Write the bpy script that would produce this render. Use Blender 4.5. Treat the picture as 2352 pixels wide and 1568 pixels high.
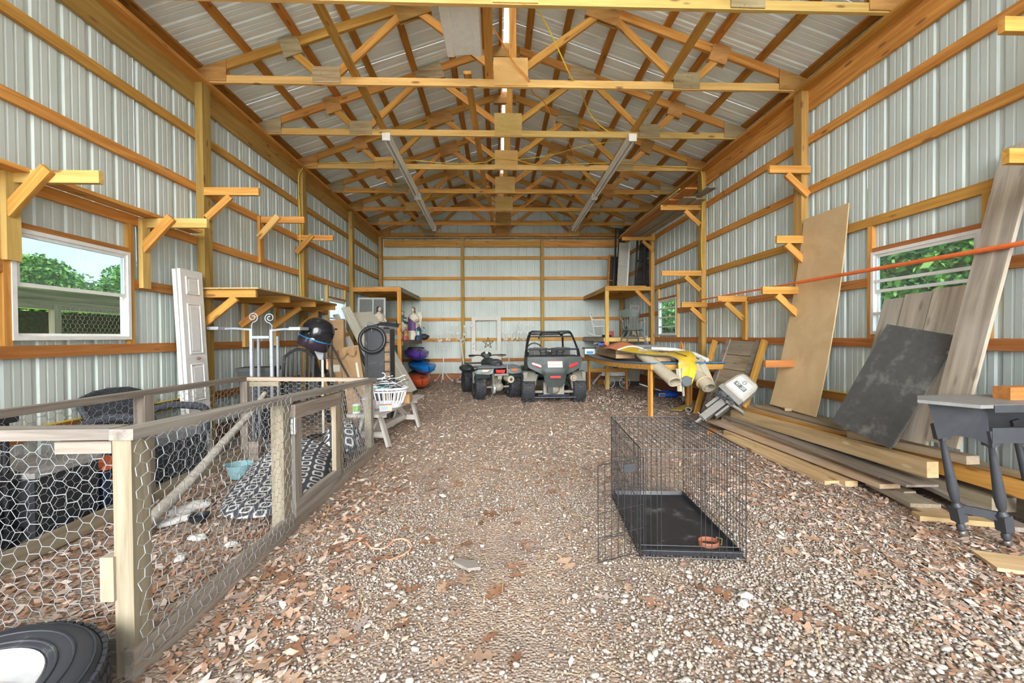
import bpy, bmesh, math, random
import numpy as np
from mathutils import Vector, Matrix, Euler
random.seed(7); RNG = np.random.default_rng(7)
for _o in list(bpy.data.objects): bpy.data.objects.remove(_o)
SC = bpy.context.scene
COL = SC.collection
PI = math.pi

# ------------------------------------------------------------------ camera, sky, sun, exposure
CAM_POS = Vector((-0.1687, 0.0, 1.30)); CAM_F = 944.4; YAW, PITCH, ROLL = 0.03593, -0.01273, -0.00718
_f = Vector((math.sin(YAW)*math.cos(PITCH), math.cos(YAW)*math.cos(PITCH), math.sin(PITCH)))
_r = Vector((math.cos(YAW), -math.sin(YAW), 0)); _u = _r.cross(_f)
_r2 = _r*math.cos(ROLL) + _u*math.sin(ROLL); _u2 = -_r*math.sin(ROLL) + _u*math.cos(ROLL)
cam = bpy.data.cameras.new('camera'); cam.sensor_width = 36; cam.sensor_fit = 'HORIZONTAL'; cam.lens = CAM_F/2352*36
cam.clip_start = 0.05; cam.clip_end = 300
camo = bpy.data.objects.new('camera', cam); COL.objects.link(camo)
camo.matrix_world = Matrix(((_r2.x, _u2.x, -_f.x, CAM_POS.x), (_r2.y, _u2.y, -_f.y, CAM_POS.y), (_r2.z, _u2.z, -_f.z, CAM_POS.z), (0, 0, 0, 1)))
SC.camera = camo

world = bpy.data.worlds.new('sky'); SC.world = world; world.use_nodes = True
_n = world.node_tree; _n.nodes.clear()
_o = _n.nodes.new('ShaderNodeOutputWorld'); _b = _n.nodes.new('ShaderNodeBackground'); _tc = _n.nodes.new('ShaderNodeTexCoord')
_nz = _n.nodes.new('ShaderNodeTexNoise'); _nz.inputs['Scale'].default_value = 2.2; _nz.inputs['Detail'].default_value = 6
_rp = _n.nodes.new('ShaderNodeValToRGB'); _rp.color_ramp.elements[0].position = .38; _rp.color_ramp.elements[0].color = (.50, .68, .98, 1)
_rp.color_ramp.elements[1].position = .6; _rp.color_ramp.elements[1].color = (1, 1, 1, 1)
_n.links.new(_tc.outputs['Generated'], _nz.inputs['Vector']); _n.links.new(_nz.outputs['Fac'], _rp.inputs['Fac'])
_n.links.new(_rp.outputs['Color'], _b.inputs['Color']); _n.links.new(_b.outputs['Background'], _o.inputs['Surface'])
_b.inputs['Strength'].default_value = 1.3
_s = bpy.data.lights.new('sun', 'SUN'); _s.energy = 3.0; _s.angle = math.radians(50); _s.color = (1, .985, .95)
suno = bpy.data.objects.new('sun', _s); COL.objects.link(suno)
suno.rotation_euler = Vector((.03, 1, -.21)).to_track_quat('-Z', 'Y').to_euler()      # hazy daylight in through the open front
SC.view_settings.view_transform = 'Standard'; SC.view_settings.look = 'None'; SC.view_settings.gamma = 1
SC.view_settings.use_curve_mapping = False; SC.view_settings.exposure = 1.62
SC.cycles.diffuse_bounces = 4; SC.cycles.glossy_bounces = 2; SC.cycles.max_bounces = 6; SC.cycles.sample_clamp_indirect = 6
SC.cycles.use_adaptive_sampling = True; SC.cycles.adaptive_threshold = .1; SC.cycles.adaptive_min_samples = 12; SC.cycles.caustics_reflective = False; SC.cycles.caustics_refractive = False

# ------------------------------------------------------------------ materials
MATS = {}
def _new(name):
    m = bpy.data.materials.new(name); m.use_nodes = True; nt = m.node_tree
    return m, nt, nt.nodes['Principled BSDF']
def _mixrgb(nt, blend='MIX'):
    n = nt.nodes.new('ShaderNodeMix'); n.data_type = 'RGBA'; n.blend_type = blend; return n   # Factor=0, A=6, B=7, Result=2
def mat(name, col, rough=.6, metal=0.0, var=.10, scale=18, bump=0.0, dirt=None, dirt_amt=0.0, dscale=4, rnd=0.0, alpha=None, trans=0.0, spec=None, island=0.0, coat=0.0):
    if name in MATS: return MATS[name]
    m, nt, p = _new(name); L = nt.links
    tc = nt.nodes.new('ShaderNodeTexCoord')
    nz = nt.nodes.new('ShaderNodeTexNoise'); nz.inputs['Scale'].default_value = scale; nz.inputs['Detail'].default_value = 5
    L.new(tc.outputs['Object'], nz.inputs['Vector'])
    mr = nt.nodes.new('ShaderNodeMapRange'); mr.inputs[3].default_value = 1-var; mr.inputs[4].default_value = 1+var; mr.inputs[1].default_value = .3; mr.inputs[2].default_value = .7
    L.new(nz.outputs['Fac'], mr.inputs[0])
    mx = _mixrgb(nt, 'MULTIPLY'); mx.inputs[0].default_value = 1; mx.inputs[6].default_value = (*col, 1)
    L.new(mr.outputs[0], mx.inputs[7]); out = mx.outputs[2]
    if dirt:
        d = nt.nodes.new('ShaderNodeTexNoise'); d.inputs['Scale'].default_value = dscale; d.inputs['Detail'].default_value = 8; d.inputs['Roughness'].default_value = .7
        L.new(tc.outputs['Object'], d.inputs['Vector'])
        dr = nt.nodes.new('ShaderNodeMapRange'); dr.inputs[1].default_value = .62-.3*dirt_amt; dr.inputs[2].default_value = .78-.2*dirt_amt; dr.inputs[4].default_value = min(1, .4+dirt_amt)
        L.new(d.outputs['Fac'], dr.inputs[0])
        m2 = _mixrgb(nt); L.new(dr.outputs[0], m2.inputs[0]); L.new(out, m2.inputs[6]); m2.inputs[7].default_value = (*dirt, 1); out = m2.outputs[2]
    if rnd or island:
        hs = nt.nodes.new('ShaderNodeHueSaturation'); L.new(out, hs.inputs['Color'])
        if island:
            g = nt.nodes.new('ShaderNodeNewGeometry'); src = g.outputs['Random Per Island']; a = island
        else:
            g = nt.nodes.new('ShaderNodeObjectInfo'); src = g.outputs['Random']; a = rnd
        r2 = nt.nodes.new('ShaderNodeMapRange'); r2.inputs[3].default_value = 1-a; r2.inputs[4].default_value = 1+a; L.new(src, r2.inputs[0]); L.new(r2.outputs[0], hs.inputs['Value']); out = hs.outputs['Color']
    L.new(out, p.inputs['Base Color'])
    p.inputs['Roughness'].default_value = rough; p.inputs['Metallic'].default_value = metal
    if spec is not None: p.inputs['Specular IOR Level'].default_value = spec
    if coat: p.inputs['Coat Weight'].default_value = coat; p.inputs['Coat Roughness'].default_value = .08
    if trans: p.inputs['Transmission Weight'].default_value = trans
    if alpha is not None: p.inputs['Alpha'].default_value = alpha
    if bump:
        b = nt.nodes.new('ShaderNodeBump'); b.inputs['Strength'].default_value = bump; b.inputs['Distance'].default_value = .01
        L.new(nz.outputs['Fac'], b.inputs['Height']); L.new(b.outputs['Normal'], p.inputs['Normal'])
    MATS[name] = m; return m
def wood(name, c1, c2, rough=.7, knot=(.22, .10, .04), kamt=1.0, rnd=.14, gx=1.1, gy=22, bump=.15, grey=None, grey_amt=0.0, nails=False, hue=.008):
    if name in MATS: return MATS[name]
    m, nt, p = _new(name); L = nt.links
    tc = nt.nodes.new('ShaderNodeTexCoord'); oi = nt.nodes.new('ShaderNodeObjectInfo')
    off = nt.nodes.new('ShaderNodeVectorMath'); off.operation = 'SCALE'; off.inputs[0].default_value = (7.3, 3.1, 5.7)
    L.new(oi.outputs['Random'], off.inputs['Scale'])
    ad = nt.nodes.new('ShaderNodeVectorMath'); ad.operation = 'ADD'; L.new(tc.outputs['Object'], ad.inputs[0]); L.new(off.outputs[0], ad.inputs[1])
    mp = nt.nodes.new('ShaderNodeMapping'); mp.inputs['Scale'].default_value = (gx, gy, gy); L.new(ad.outputs[0], mp.inputs['Vector'])
    nz = nt.nodes.new('ShaderNodeTexNoise'); nz.inputs['Scale'].default_value = 1.0; nz.inputs['Detail'].default_value = 7; nz.inputs['Roughness'].default_value = .62; nz.inputs['Distortion'].default_value = .8
    L.new(mp.outputs[0], nz.inputs['Vector'])
    rp = nt.nodes.new('ShaderNodeValToRGB'); rp.color_ramp.elements[0].position = .33; rp.color_ramp.elements[0].color = (*c1, 1); rp.color_ramp.elements[1].position = .64; rp.color_ramp.elements[1].color = (*c2, 1)
    L.new(nz.outputs['Fac'], rp.inputs['Fac']); out = rp.outputs['Color']
    if kamt:
        mk = nt.nodes.new('ShaderNodeMapping'); mk.inputs['Scale'].default_value = (2.6, 9, 9) if not nails else (22, 22, 22); L.new(ad.outputs[0], mk.inputs['Vector'])
        vo = nt.nodes.new('ShaderNodeTexVoronoi'); vo.inputs['Scale'].default_value = 1; vo.inputs['Randomness'].default_value = 1; L.new(mk.outputs[0], vo.inputs['Vector'])
        kr = nt.nodes.new('ShaderNodeMapRange'); kr.inputs[1].default_value = .10 if not nails else .08; kr.inputs[2].default_value = .17 if not nails else .12; kr.inputs[3].default_value = kamt*.85; kr.inputs[4].default_value = 0
        L.new(vo.outputs['Distance'], kr.inputs[0])
        m2 = _mixrgb(nt); L.new(kr.outputs[0], m2.inputs[0]); L.new(out, m2.inputs[6]); m2.inputs[7].default_value = (*knot, 1); out = m2.outputs[2]
    if grey:
        d = nt.nodes.new('ShaderNodeTexNoise'); d.inputs['Scale'].default_value = 2.2; d.inputs['Detail'].default_value = 6; L.new(ad.outputs[0], d.inputs['Vector'])
        dr = nt.nodes.new('ShaderNodeMapRange'); dr.inputs[1].default_value = .35; dr.inputs[2].default_value = .65; dr.inputs[4].default_value = grey_amt; L.new(d.outputs['Fac'], dr.inputs[0])
        m3 = _mixrgb(nt); L.new(dr.outputs[0], m3.inputs[0]); L.new(out, m3.inputs[6]); m3.inputs[7].default_value = (*grey, 1); out = m3.outputs[2]
    hs = nt.nodes.new('ShaderNodeHueSaturation'); L.new(out, hs.inputs['Color'])
    r2 = nt.nodes.new('ShaderNodeMapRange'); r2.inputs[3].default_value = 1-rnd; r2.inputs[4].default_value = 1+rnd; L.new(oi.outputs['Random'], r2.inputs[0]); L.new(r2.outputs[0], hs.inputs['Value'])
    r3 = nt.nodes.new('ShaderNodeMapRange'); r3.inputs[3].default_value = .5+hue; r3.inputs[4].default_value = .5-hue; L.new(oi.outputs['Random'], r3.inputs[0]); L.new(r3.outputs[0], hs.inputs['Hue'])
    L.new(hs.outputs['Color'], p.inputs['Base Color']); p.inputs['Roughness'].default_value = rough; p.inputs['Specular IOR Level'].default_value = .3
    if bump:
        b = nt.nodes.new('ShaderNodeBump'); b.inputs['Strength'].default_value = bump; b.inputs['Distance'].default_value = .004
        L.new(nz.outputs['Fac'], b.inputs['Height']); L.new(b.outputs['Normal'], p.inputs['Normal'])
    MATS[name] = m; return m

PINE = wood('pine_lumber', (.44, .19, .035), (.68, .36, .085))
PINE_RED = wood('reddish_lumber', (.33, .12, .03), (.50, .22, .06))
PINE_DARK = wood('dark_pine', (.36, .13, .02), (.56, .25, .045))
PINE_PALE = wood('pale_pine', (.58, .355, .10), (.77, .51, .175))
POSTW = wood('treated_post', (.34, .195, .05), (.52, .325, .095), gy=16)
TREATED = wood('treated_brown', (.26, .11, .05), (.38, .17, .08))
PLY_PALE = wood('pale_plywood', (.60, .38, .115), (.72, .48, .17), knot=(.12, .07, .04), nails=True, gx=2, gy=9)
PLY_GREY = wood('weathered_plywood', (.30, .22, .11), (.50, .40, .23), knot=(.07, .05, .03), nails=True, gx=2, gy=26, rnd=.22)
PLY_BROWN = wood('brown_plywood', (.33, .15, .04), (.52, .29, .09), knot=(.09, .05, .03), nails=True, gx=2, gy=10, rnd=.2)
GREYW = wood('weathered_grey_wood', (.17, .14, .11), (.315, .27, .225), knot=(.15, .12, .09), kamt=.6, gx=1.4, gy=26, bump=.4, hue=.003)
GREYW2 = wood('silver_grey_wood', (.19, .165, .14), (.335, .305, .265), knot=(.2, .17, .13), kamt=.6, gx=1.4, gy=26, bump=.4, hue=.003)
OLDW = wood('old_brown_board', (.20, .15, .09), (.40, .32, .21), knot=(.08, .06, .04), kamt=.7, gy=20, bump=.4, grey=(.33, .30, .25), grey_amt=.5, hue=.004)

# ------------------------------------------------------------------ geometry helpers
class B:
    """collects shapes for ONE mesh"""
    def __init__(s): s.v = []; s.f = []; s.m = None
    def add(s, vs, fs):
        n = len(s.v); M = s.m
        s.v += [tuple(M @ Vector(v)) for v in vs] if M is not None else [tuple(v) for v in vs]
        s.f += [tuple(i+n for i in f) for f in fs]; return s
    def at(s, M): s.m = M; return s
    def box(s, c, d, R=None):
        x, y, z = d[0]/2, d[1]/2, d[2]/2
        vs = [Vector((a, b, e)) for a in (-x, x) for b in (-y, y) for e in (-z, z)]
        if R is not None: vs = [R @ v for v in vs]
        c = Vector(c)
        return s.add([v+c for v in vs], [(0, 1, 3, 2), (4, 6, 7, 5), (0, 4, 5, 1), (2, 3, 7, 6), (0, 2, 6, 4), (1, 5, 7, 3)])
    def bx(s, x0, x1, y0, y1, z0, z1): return s.box(((x0+x1)/2, (y0+y1)/2, (z0+z1)/2), (abs(x1-x0), abs(y1-y0), abs(z1-z0)))
    def beam(s, p0, p1, w, t, up=(0, 0, 1)):
        p0, p1 = Vector(p0), Vector(p1); d = p1-p0
        return s.at2(frame(p0, p1, up), lambda q: q.box((d.length/2, 0, 0), (d.length, w, t)))
    def at2(s, M, fn):
        o = s.m; s.m = M if o is None else o @ M; fn(s); s.m = o; return s
    def tube(s, pts, r, n=8, cap=True, closed=False):
        pts = [Vector(p) for p in pts]; N = len(pts); rs = r if isinstance(r, (list, tuple)) else [r]*N
        rings = []; prev = None
        for i, p in enumerate(pts):
            if closed: d = pts[(i+1) % N]-pts[i-1]
            else: d = pts[min(i+1, N-1)]-pts[max(i-1, 0)]
            if d.length < 1e-9: d = Vector((0, 0, 1))
            d.normalize()
            if prev is None:
                a = d.orthogonal().normalized()
            else:
                a = prev-d*prev.dot(d); a = a.normalized() if a.length > 1e-6 else d.orthogonal().normalized()
            prev = a; b = d.cross(a)
            rings.append([p+(a*math.cos(2*PI*k/n)+b*math.sin(2*PI*k/n))*rs[i] for k in range(n)])
        vs = [v for r_ in rings for v in r_]; fs = []
        for i in range(N if closed else N-1):
            j = (i+1) % N
            for k in range(n): fs.append((i*n+k, i*n+(k+1) % n, j*n+(k+1) % n, j*n+k))
        if cap and not closed: fs.append(tuple(range(n))[::-1]); fs.append(tuple((N-1)*n+k for k in range(n)))
        return s.add(vs, fs)
    def cyl(s, p0, p1, r, n=12, r1=None): return s.tube([p0, p1], [r, r if r1 is None else r1], n)
    def lathe(s, prof, n=16, axis=None, o=(0, 0, 0), cap=True):
        """prof: list of (radius, height) turned round z, then the z axis is laid along axis"""
        q = Vector((0, 0, 1)).rotation_difference(Vector(axis)) if axis is not None else None
        vs = []
        for r, h in prof:
            for k in range(n):
                v = Vector((r*math.cos(2*PI*k/n), r*math.sin(2*PI*k/n), h)); vs.append((q @ v if q else v)+Vector(o))
        fs = []
        for i in range(len(prof)-1):
            for k in range(n): fs.append((i*n+k, i*n+(k+1) % n, (i+1)*n+(k+1) % n, (i+1)*n+k))
        if cap: fs.append(tuple(range(n))[::-1]); fs.append(tuple((len(prof)-1)*n+k for k in range(n)))
        return s.add(vs, fs)
    def prism(s, poly, h0, h1, M=None):
        """polygon in xy, extruded h0..h1 in z, placed by M"""
        n = len(poly); vs = [Vector((x, y, h0)) for x, y in poly]+[Vector((x, y, h1)) for x, y in poly]
        if M is not None: vs = [M @ v for v in vs]
        return s.add(vs, [tuple(range(n))[::-1], tuple(range(n, 2*n))]+[(i, (i+1) % n, n+(i+1) % n, n+i) for i in range(n)])
    def ball(s, c, r, nu=14, nv=9, R=None):
        r = r if isinstance(r, (tuple, list)) else (r, r, r); vs = []; c = Vector(c)
        for j in range(nv+1):
            t = PI*j/nv
            for k in range(nu):
                v = Vector((r[0]*math.sin(t)*math.cos(2*PI*k/nu), r[1]*math.sin(t)*math.sin(2*PI*k/nu), r[2]*math.cos(t)))
                vs.append((R @ v if R is not None else v)+c)
        return s.add(vs, [(j*nu+k, (j+1)*nu+k, (j+1)*nu+(k+1) % nu, j*nu+(k+1) % nu) for j in range(nv) for k in range(nu)])
    def grid(s, P, nu, nv, closed_u=False):
        """P(i,j) -> point, i in 0..nu, j in 0..nv"""
        vs = [P(i, j) for i in range(nu+1) for j in range(nv+1)]; w = nv+1
        return s.add(vs, [(i*w+j, (i+1)*w+j, (i+1)*w+j+1, i*w+j+1) for i in range(nu) for j in range(nv)])
    def mesh(s, name, smooth=False):
        me = bpy.data.meshes.new(name); me.from_pydata(s.v, [], s.f)
        bm = bmesh.new(); bm.from_mesh(me); bmesh.ops.remove_doubles(bm, verts=bm.verts, dist=1e-6); bmesh.ops.recalc_face_normals(bm, faces=bm.faces); bm.to_mesh(me); bm.free()
        if smooth:
            me.polygons.foreach_set('use_smooth', [True]*len(me.polygons))
            try: me.set_sharp_from_angle(angle=math.radians(smooth if smooth > 1 else 40))
            except Exception: pass
        return me
def frame(p0, p1, up=(0, 0, 1)):
    p0 = Vector(p0); x = (Vector(p1)-p0).normalized(); u = Vector(up)
    if abs(x.dot(u)) > .98: u = Vector((0, 1, 0)) if abs(x.y) < .9 else Vector((1, 0, 0))
    y = u.cross(x).normalized(); z = x.cross(y)
    return Matrix(((x.x, y.x, z.x, p0.x), (x.y, y.y, z.y, p0.y), (x.z, y.z, z.z, p0.z), (0, 0, 0, 1)))
PM = {}
def local(o):
    return Matrix.LocRotScale(o.location, o.rotation_euler, o.scale)
def setp(o, parent):
    o.parent = parent
    if parent is not None: o.matrix_parent_inverse = PM[parent.name].inverted()
    return o
def props(o, label=None, cat=None, group=None, kind=None):
    if label: o['label'] = label
    if cat: o['category'] = cat
    if group: o['group'] = group
    if kind: o['kind'] = kind
    return o
def put(name, b, material, parent=None, smooth=False, M=None, rel=False, **k):
    """one mesh object; world coordinates (or the parent's own when rel)"""
    me = b.mesh(name, smooth) if isinstance(b, B) else b
    if material is not None and not me.materials: me.materials.append(material)
    o = bpy.data.objects.new(name, me); COL.objects.link(o)
    m = M if M is not None else Matrix.Identity(4)
    if rel and parent is not None: m = PM[parent.name] @ m
    o.matrix_basis = m; PM[o.name] = m.copy(); setp(o, parent)
    return props(o, **k)
def thing(name, loc=(0, 0, 0), rz=0, label=None, cat=None, group=None, kind=None, R=None):
    o = bpy.data.objects.new(name, None); o.empty_display_size = .1; COL.objects.link(o)
    m = Matrix.Translation(Vector(loc)) @ (R.to_4x4() if R is not None else Matrix.Rotation(rz, 4, 'Z'))
    o.matrix_basis = m; PM[o.name] = m.copy()
    return props(o, label, cat, group, kind)
def board(name, p0, p1, w, t, material, parent=None, up=(0, 0, 1), rel=False, **k):
    """a plank from p0 to p1; w across (local y), t along up (local z); grain runs along it"""
    L = (Vector(p1)-Vector(p0)).length; b = B().box((L/2, 0, 0), (L, w, t))
    return put(name, b, material, parent, M=frame(p0, p1, up), rel=rel, **k)
def copy_tree(root, M, label=None, group=None):
    r = root.copy(); COL.objects.link(r); r.matrix_basis = M; PM[r.name] = M.copy()
    if label: r['label'] = label
    if group: r['group'] = group
    def rec(src, dst):
        for ch in src.children:
            c = ch.copy(); COL.objects.link(c); c.parent = dst; c.matrix_parent_inverse = ch.matrix_parent_inverse.copy(); c.matrix_basis = ch.matrix_basis.copy()
            rec(ch, c)
    rec(root, r); return r
def npmesh(name, V, F, material):
    """big triangle mesh from arrays"""
    me = bpy.data.meshes.new(name); V = np.asarray(V, np.float32); F = np.asarray(F, np.int32)
    me.vertices.add(len(V)); me.vertices.foreach_set('co', V.ravel())
    me.loops.add(F.size); me.loops.foreach_set('vertex_index', F.ravel())
    me.polygons.add(len(F)); me.polygons.foreach_set('loop_start', np.arange(0, F.size, F.shape[1], dtype=np.int32))
    me.update(calc_edges=True); me.materials.append(material); return me
def spline(pts, n=8):
    """Catmull-Rom through pts"""
    P = [Vector(p) for p in pts]; P = [P[0]*2-P[1]]+P+[P[-1]*2-P[-2]]; out = []
    for i in range(1, len(P)-2):
        a, b, c, d = P[i-1:i+3]
        for k in range(n):
            t = k/n; out.append(.5*((2*b)+(c-a)*t+(2*a-5*b+4*c-d)*t*t+(3*b-a-3*c+d)*t**3))
    out.append(P[-2]); return out
def arc(c, r, a0, a1, n, ax=0, ay=2):
    out = []
    for k in range(n+1):
        a = a0+(a1-a0)*k/n; v = [c[0], c[1], c[2]]; v[ax] += r*math.cos(a); v[ay] += r*math.sin(a); out.append(Vector(v))
    return out

# ================================================================== THE BARN
XW = 3.53; XP = 3.615; XM = 3.655; Y0 = 4.876; BAY = 2.439; YF = -1.35; YBK = 12.40  # YF carries the unseen front past the camera to shade the near things
GIRTS = [0.60, 1.21, 1.82, 2.43, 3.04, 3.65]; ZPL = 4.24; ZCH = 4.28
METAL = mat('painted_steel', (.585, .655, .61), rough=.5, metal=0, var=.05, scale=1.6, spec=.35, rnd=.03)
METAL_ROOF = mat('lightened_roof_steel', (.87, .95, .92), rough=.4, metal=0, var=.05, scale=1.2, spec=.6, rnd=.04)  # same steel as the walls, lightened and cooled against the weak warm bounce
PROF = [(0, 0), (.011, .014), (.046, .014), (.057, 0), (.098, 0), (.103, .0025), (.113, .0025), (.118, 0), (.160, 0), (.165, .0025), (.175, .0025), (.180, 0)]
PITCHW = .2286
def ribs(u0, u1):
    k0 = math.floor(u0/PITCHW)-1; us = [(u0, None), (u1, None)]
    for k in range(k0, math.ceil(u1/PITCHW)+1):
        for a, d in PROF:
            u = k*PITCHW+a
            if u0 < u < u1: us.append((u, d))
    us.sort(key=lambda q: q[0])
    def depth(u):
        a = u % PITCHW
        for (a0, d0), (a1, d1) in zip(PROF, PROF[1:]+[(PITCHW, 0)]):
            if a0 <= a <= a1: return d0+(d1-d0)*((a-a0)/(a1-a0) if a1 > a0 else 0)
        return 0
    return [(u, depth(u)) for u, _ in us]
def sheet(name, u0, u1, v0, v1, place, material, parent, **k):
    """ribbed steel sheet; place(u, v, d) puts rib depth d outward; v0/v1 may be functions of u"""
    cols = ribs(u0, u1); vs = []; fs = []
    fv = lambda v, u: v(u) if callable(v) else v
    for u, d in cols: vs += [place(u, fv(v0, u), d), place(u, fv(v1, u), d)]
    for i in range(len(cols)-1): fs.append((2*i, 2*i+1, 2*i+3, 2*i+2))
    b = B(); b.add(vs, fs)
    me = bpy.data.meshes.new(name); me.from_pydata([tuple(v) for v in vs], [], fs); me.materials.append(material)
    return put(name, me, None, parent, **k)
WIN = {-1: [(3.05, 4.0, 1.295, 2.11), (8.565, 9.515, 1.295, 2.11)], 1: [(3.08, 4.03, 1.295, 2.115), (8.565, 9.515, 1.295, 2.11)]}
def side_wall(sgn):
    nm = 'wall_left' if sgn < 0 else 'wall_right'
    W = thing(nm, (sgn*XM, 6, 0), kind='structure', label=('left' if sgn < 0 else 'right')+' barn wall of ribbed steel sheets on horizontal girts')
    u = YF; i = 0
    while u < YBK-.01:
        u1 = min(u+.9144, YBK); cuts = [u, u1]
        for a, b_, c, d in WIN[sgn]: cuts += [q for q in (a, b_) if u < q < u1]
        cuts.sort(); off = .0015*(i % 2)
        pl = lambda uu, v, d, off=off: (sgn*(XM+off+d), uu, v)
        for a, b_ in zip(cuts, cuts[1:]):
            m = (a+b_)/2; op = [w for w in WIN[sgn] if w[0] <= m <= w[1]]
            for v0, v1 in ([(0.0, op[0][2]), (op[0][3], 4.465)] if op else [(0.0, 4.465)]):
                sheet('wall_panel', a, b_, v0, v1, pl, METAL, W)
        u = u1; i += 1
    xg = sgn*(XP+.019)
    for gi, z in enumerate(GIRTS):
        spans = [(YF, 2.46+.07), (2.46+.07, Y0+2*BAY+.07), (Y0+2*BAY+.07, YBK-.02)]
        if gi == 2:                                            # broken by the windows
            cut = []
            for a, b_ in spans:
                for w in WIN[sgn]:
                    if a < w[0] and w[1] < b_: cut.append((a, w[0]-.035)); a = w[1]+.035
                cut.append((a, b_))
            spans = cut
        for a, b_ in spans: board('girt', (xg, a+.002, z), (xg, b_-.002, z), .038, .092, PINE if gi > 2 else PINE_RED, W)
    for j in range(-3, 4):
        y = Y0+BAY*j if j > -3 else -1.33
        board('post', (sgn*(XW+XP)/2, y+.0675, -.05), (sgn*(XW+XP)/2, y+.0675, ZPL), .135, XP-XW, POSTW, W, up=(1, 0, 0))
    for a, b_ in ((YF, 2.5), (2.503, Y0+.065), (Y0+.069, Y0+BAY*2+.07), (Y0+BAY*2+.073, YBK)):
        board('header', (xg, a, 4.12), (xg, b_, 4.12), .038, .24, PINE if sgn > 0 else POSTW, W)
        board('top_plate', (sgn*(XW+.04), a, 4.26), (sgn*(XW+.04), b_, 4.26), .17, .038, PINE, W)
    for w in WIN[sgn]:                                         # rough framing of the windows
        st = PINE if w[0] < 5 else PINE_PALE
        for yy in (w[0]-.02, w[1]+.02): board('stud', (xg, yy, 1.255), (xg, yy, 2.385), .04, .05, st, W, up=(0, 1, 0))
        board('window_header', (xg, w[0], w[3]+.022), (xg, w[1], w[3]+.022), .036, .042, PINE_RED, W)
    bb = thing('baseboard_left' if sgn < 0 else 'baseboard_right', (sgn*XP, 6, 0), kind='structure', label='treated grade board along the foot of the '+('left' if sgn < 0 else 'right')+' wall')
    for a, b_ in ((YF, 2.5), (2.503, 7.4), (7.403, YBK-.03)): board('grade_board', (xg, a, .12 if sgn < 0 else .15), (xg, b_, .12 if sgn < 0 else .15), .036, .24, TREATED, bb)
    return W
wall_left = side_wall(-1); wall_right = side_wall(1)
SL = .342
def zt(x): return 4.475+SL*(XW-abs(x))                        # top of the top chords
wall_back = thing('wall_back', (0, YBK, 0), kind='structure', label='back barn wall of ribbed steel sheets between timber posts')
u = -XM; i = 0
while u < XM-.01:
    u1 = min(u+.9144, XM)
    top = lambda uu: zt(uu)+.03
    cuts = [u]+([0.0] if u < 0 < u1 else [])+[u1]
    for a, b_ in zip(cuts, cuts[1:]):
        sheet('wall_panel', a, b_, 0.0, top, lambda uu, v, d, off=.0015*(i % 2): (uu, YBK+off+d, v), METAL, wall_back)
    u = u1; i += 1
yg = 12.355
XB = [-XW, -1.18, 1.19, XW]
for z in GIRTS:
    for a, b_ in zip(XB, XB[1:]): board('girt', (a+.002, yg, z), (b_-.002, yg, z), .05, .089, PINE if z > 1 else PINE_RED, wall_back, up=(0, 0, 1))
for x in XB[1:3]: board('post', (x, 12.27, -.05), (x, 12.27, 4.2), .1, .09, POSTW, wall_back, up=(1, 0, 0))
for a, b_ in zip(XB, XB[1:]): board('header', (a+.045, 12.31, 4.06), (b_-.045, 12.31, 4.06), .04, .19, PINE, wall_back)
board('ledger', (-XW, 12.24, 4.22), (XW, 12.24, 4.22), .06, .035, PINE, wall_back)
for z in (4.72, 5.2): board('girt', (-(XW-(z-4.4)/SL), yg, z), ((XW-(z-4.4)/SL), yg, z), .04, .08, PINE, wall_back)
bbk = thing('baseboard_back', (0, yg, 0), kind='structure', label='treated grade board along the foot of the back wall')
for a, b_ in zip(XB, XB[1:]): board('grade_board', (a, yg, .1), (b_, yg, .1), .04, .2, TREATED, bbk)

# ------------------------------------------------------------------ roof
ceiling = thing('ceiling', (0, 6, 5.6), kind='structure', label='gable roof of ribbed steel sheets on purlins with an open ridge slit')
PUR = [3.62, 3.06, 2.49, 1.92, 1.36, .80, .32]
for sgn in (-1, 1):
    for k, x in enumerate(PUR):
        for a, b_ in ((YF-.1, 4.3), (4.303, 8.6), (8.603, YBK)):
            board('purlin', (sgn*x, a, zt(x)+.022), (sgn*x, b_, zt(x)+.022), .088, .04, PINE_DARK, ceiling, up=(sgn*SL, 0, 1))
    board('ridge_purlin', (sgn*.09, YF-.1, zt(.09)+.0), (sgn*.09, YBK, zt(.09)+.0), .04, .09, PINE_DARK, ceiling)
    u = YF-.15; i = 0
    while u < YBK-.01:
        u1 = min(u+.9144, YBK+.05)
        sheet('roof_panel', u, u1, .04, 3.95, lambda uu, v, d, s=sgn, off=.0015*(i % 2): (s*v, uu, zt(v)+.046+off+d), METAL_ROOF, ceiling)
        u = u1; i += 1
RIDGE = mat('white_ridge_cap', (.8, .83, .88), rough=.5, trans=0)
# ------------------------------------------------------------------ trusses
YT = [3.7503+1.22*k for k in range(8)]
ORD = ['nearest', 'second', 'third', 'fourth', 'fifth', 'sixth', 'seventh', 'last']
def gusset(T, pts, y, m, t=.014):
    """plywood plate: polygon in xz, its face towards the front"""
    cx = sum(q[0] for q in pts)/len(pts); cz = sum(q[1] for q in pts)/len(pts)
    M = Matrix.Translation((cx, y, cz)) @ Matrix.Rotation(PI/2, 4, 'X')
    for s in (-1, 1):
        b = B(); b.prism([(q[0]-cx, q[1]-cz) for q in pts], -t/2, t/2)
        put('gusset_plate', b, m, T, M=Matrix.Translation((0, s*.026, 0)) @ M)
def rect(cx, cz, w, h, ang=0):
    c, s = math.cos(ang), math.sin(ang)
    return [(cx+a*c-b_*s, cz+a*s+b_*c) for a, b_ in ((-w/2, -h/2), (w/2, -h/2), (w/2, h/2), (-w/2, h/2))]
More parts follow.
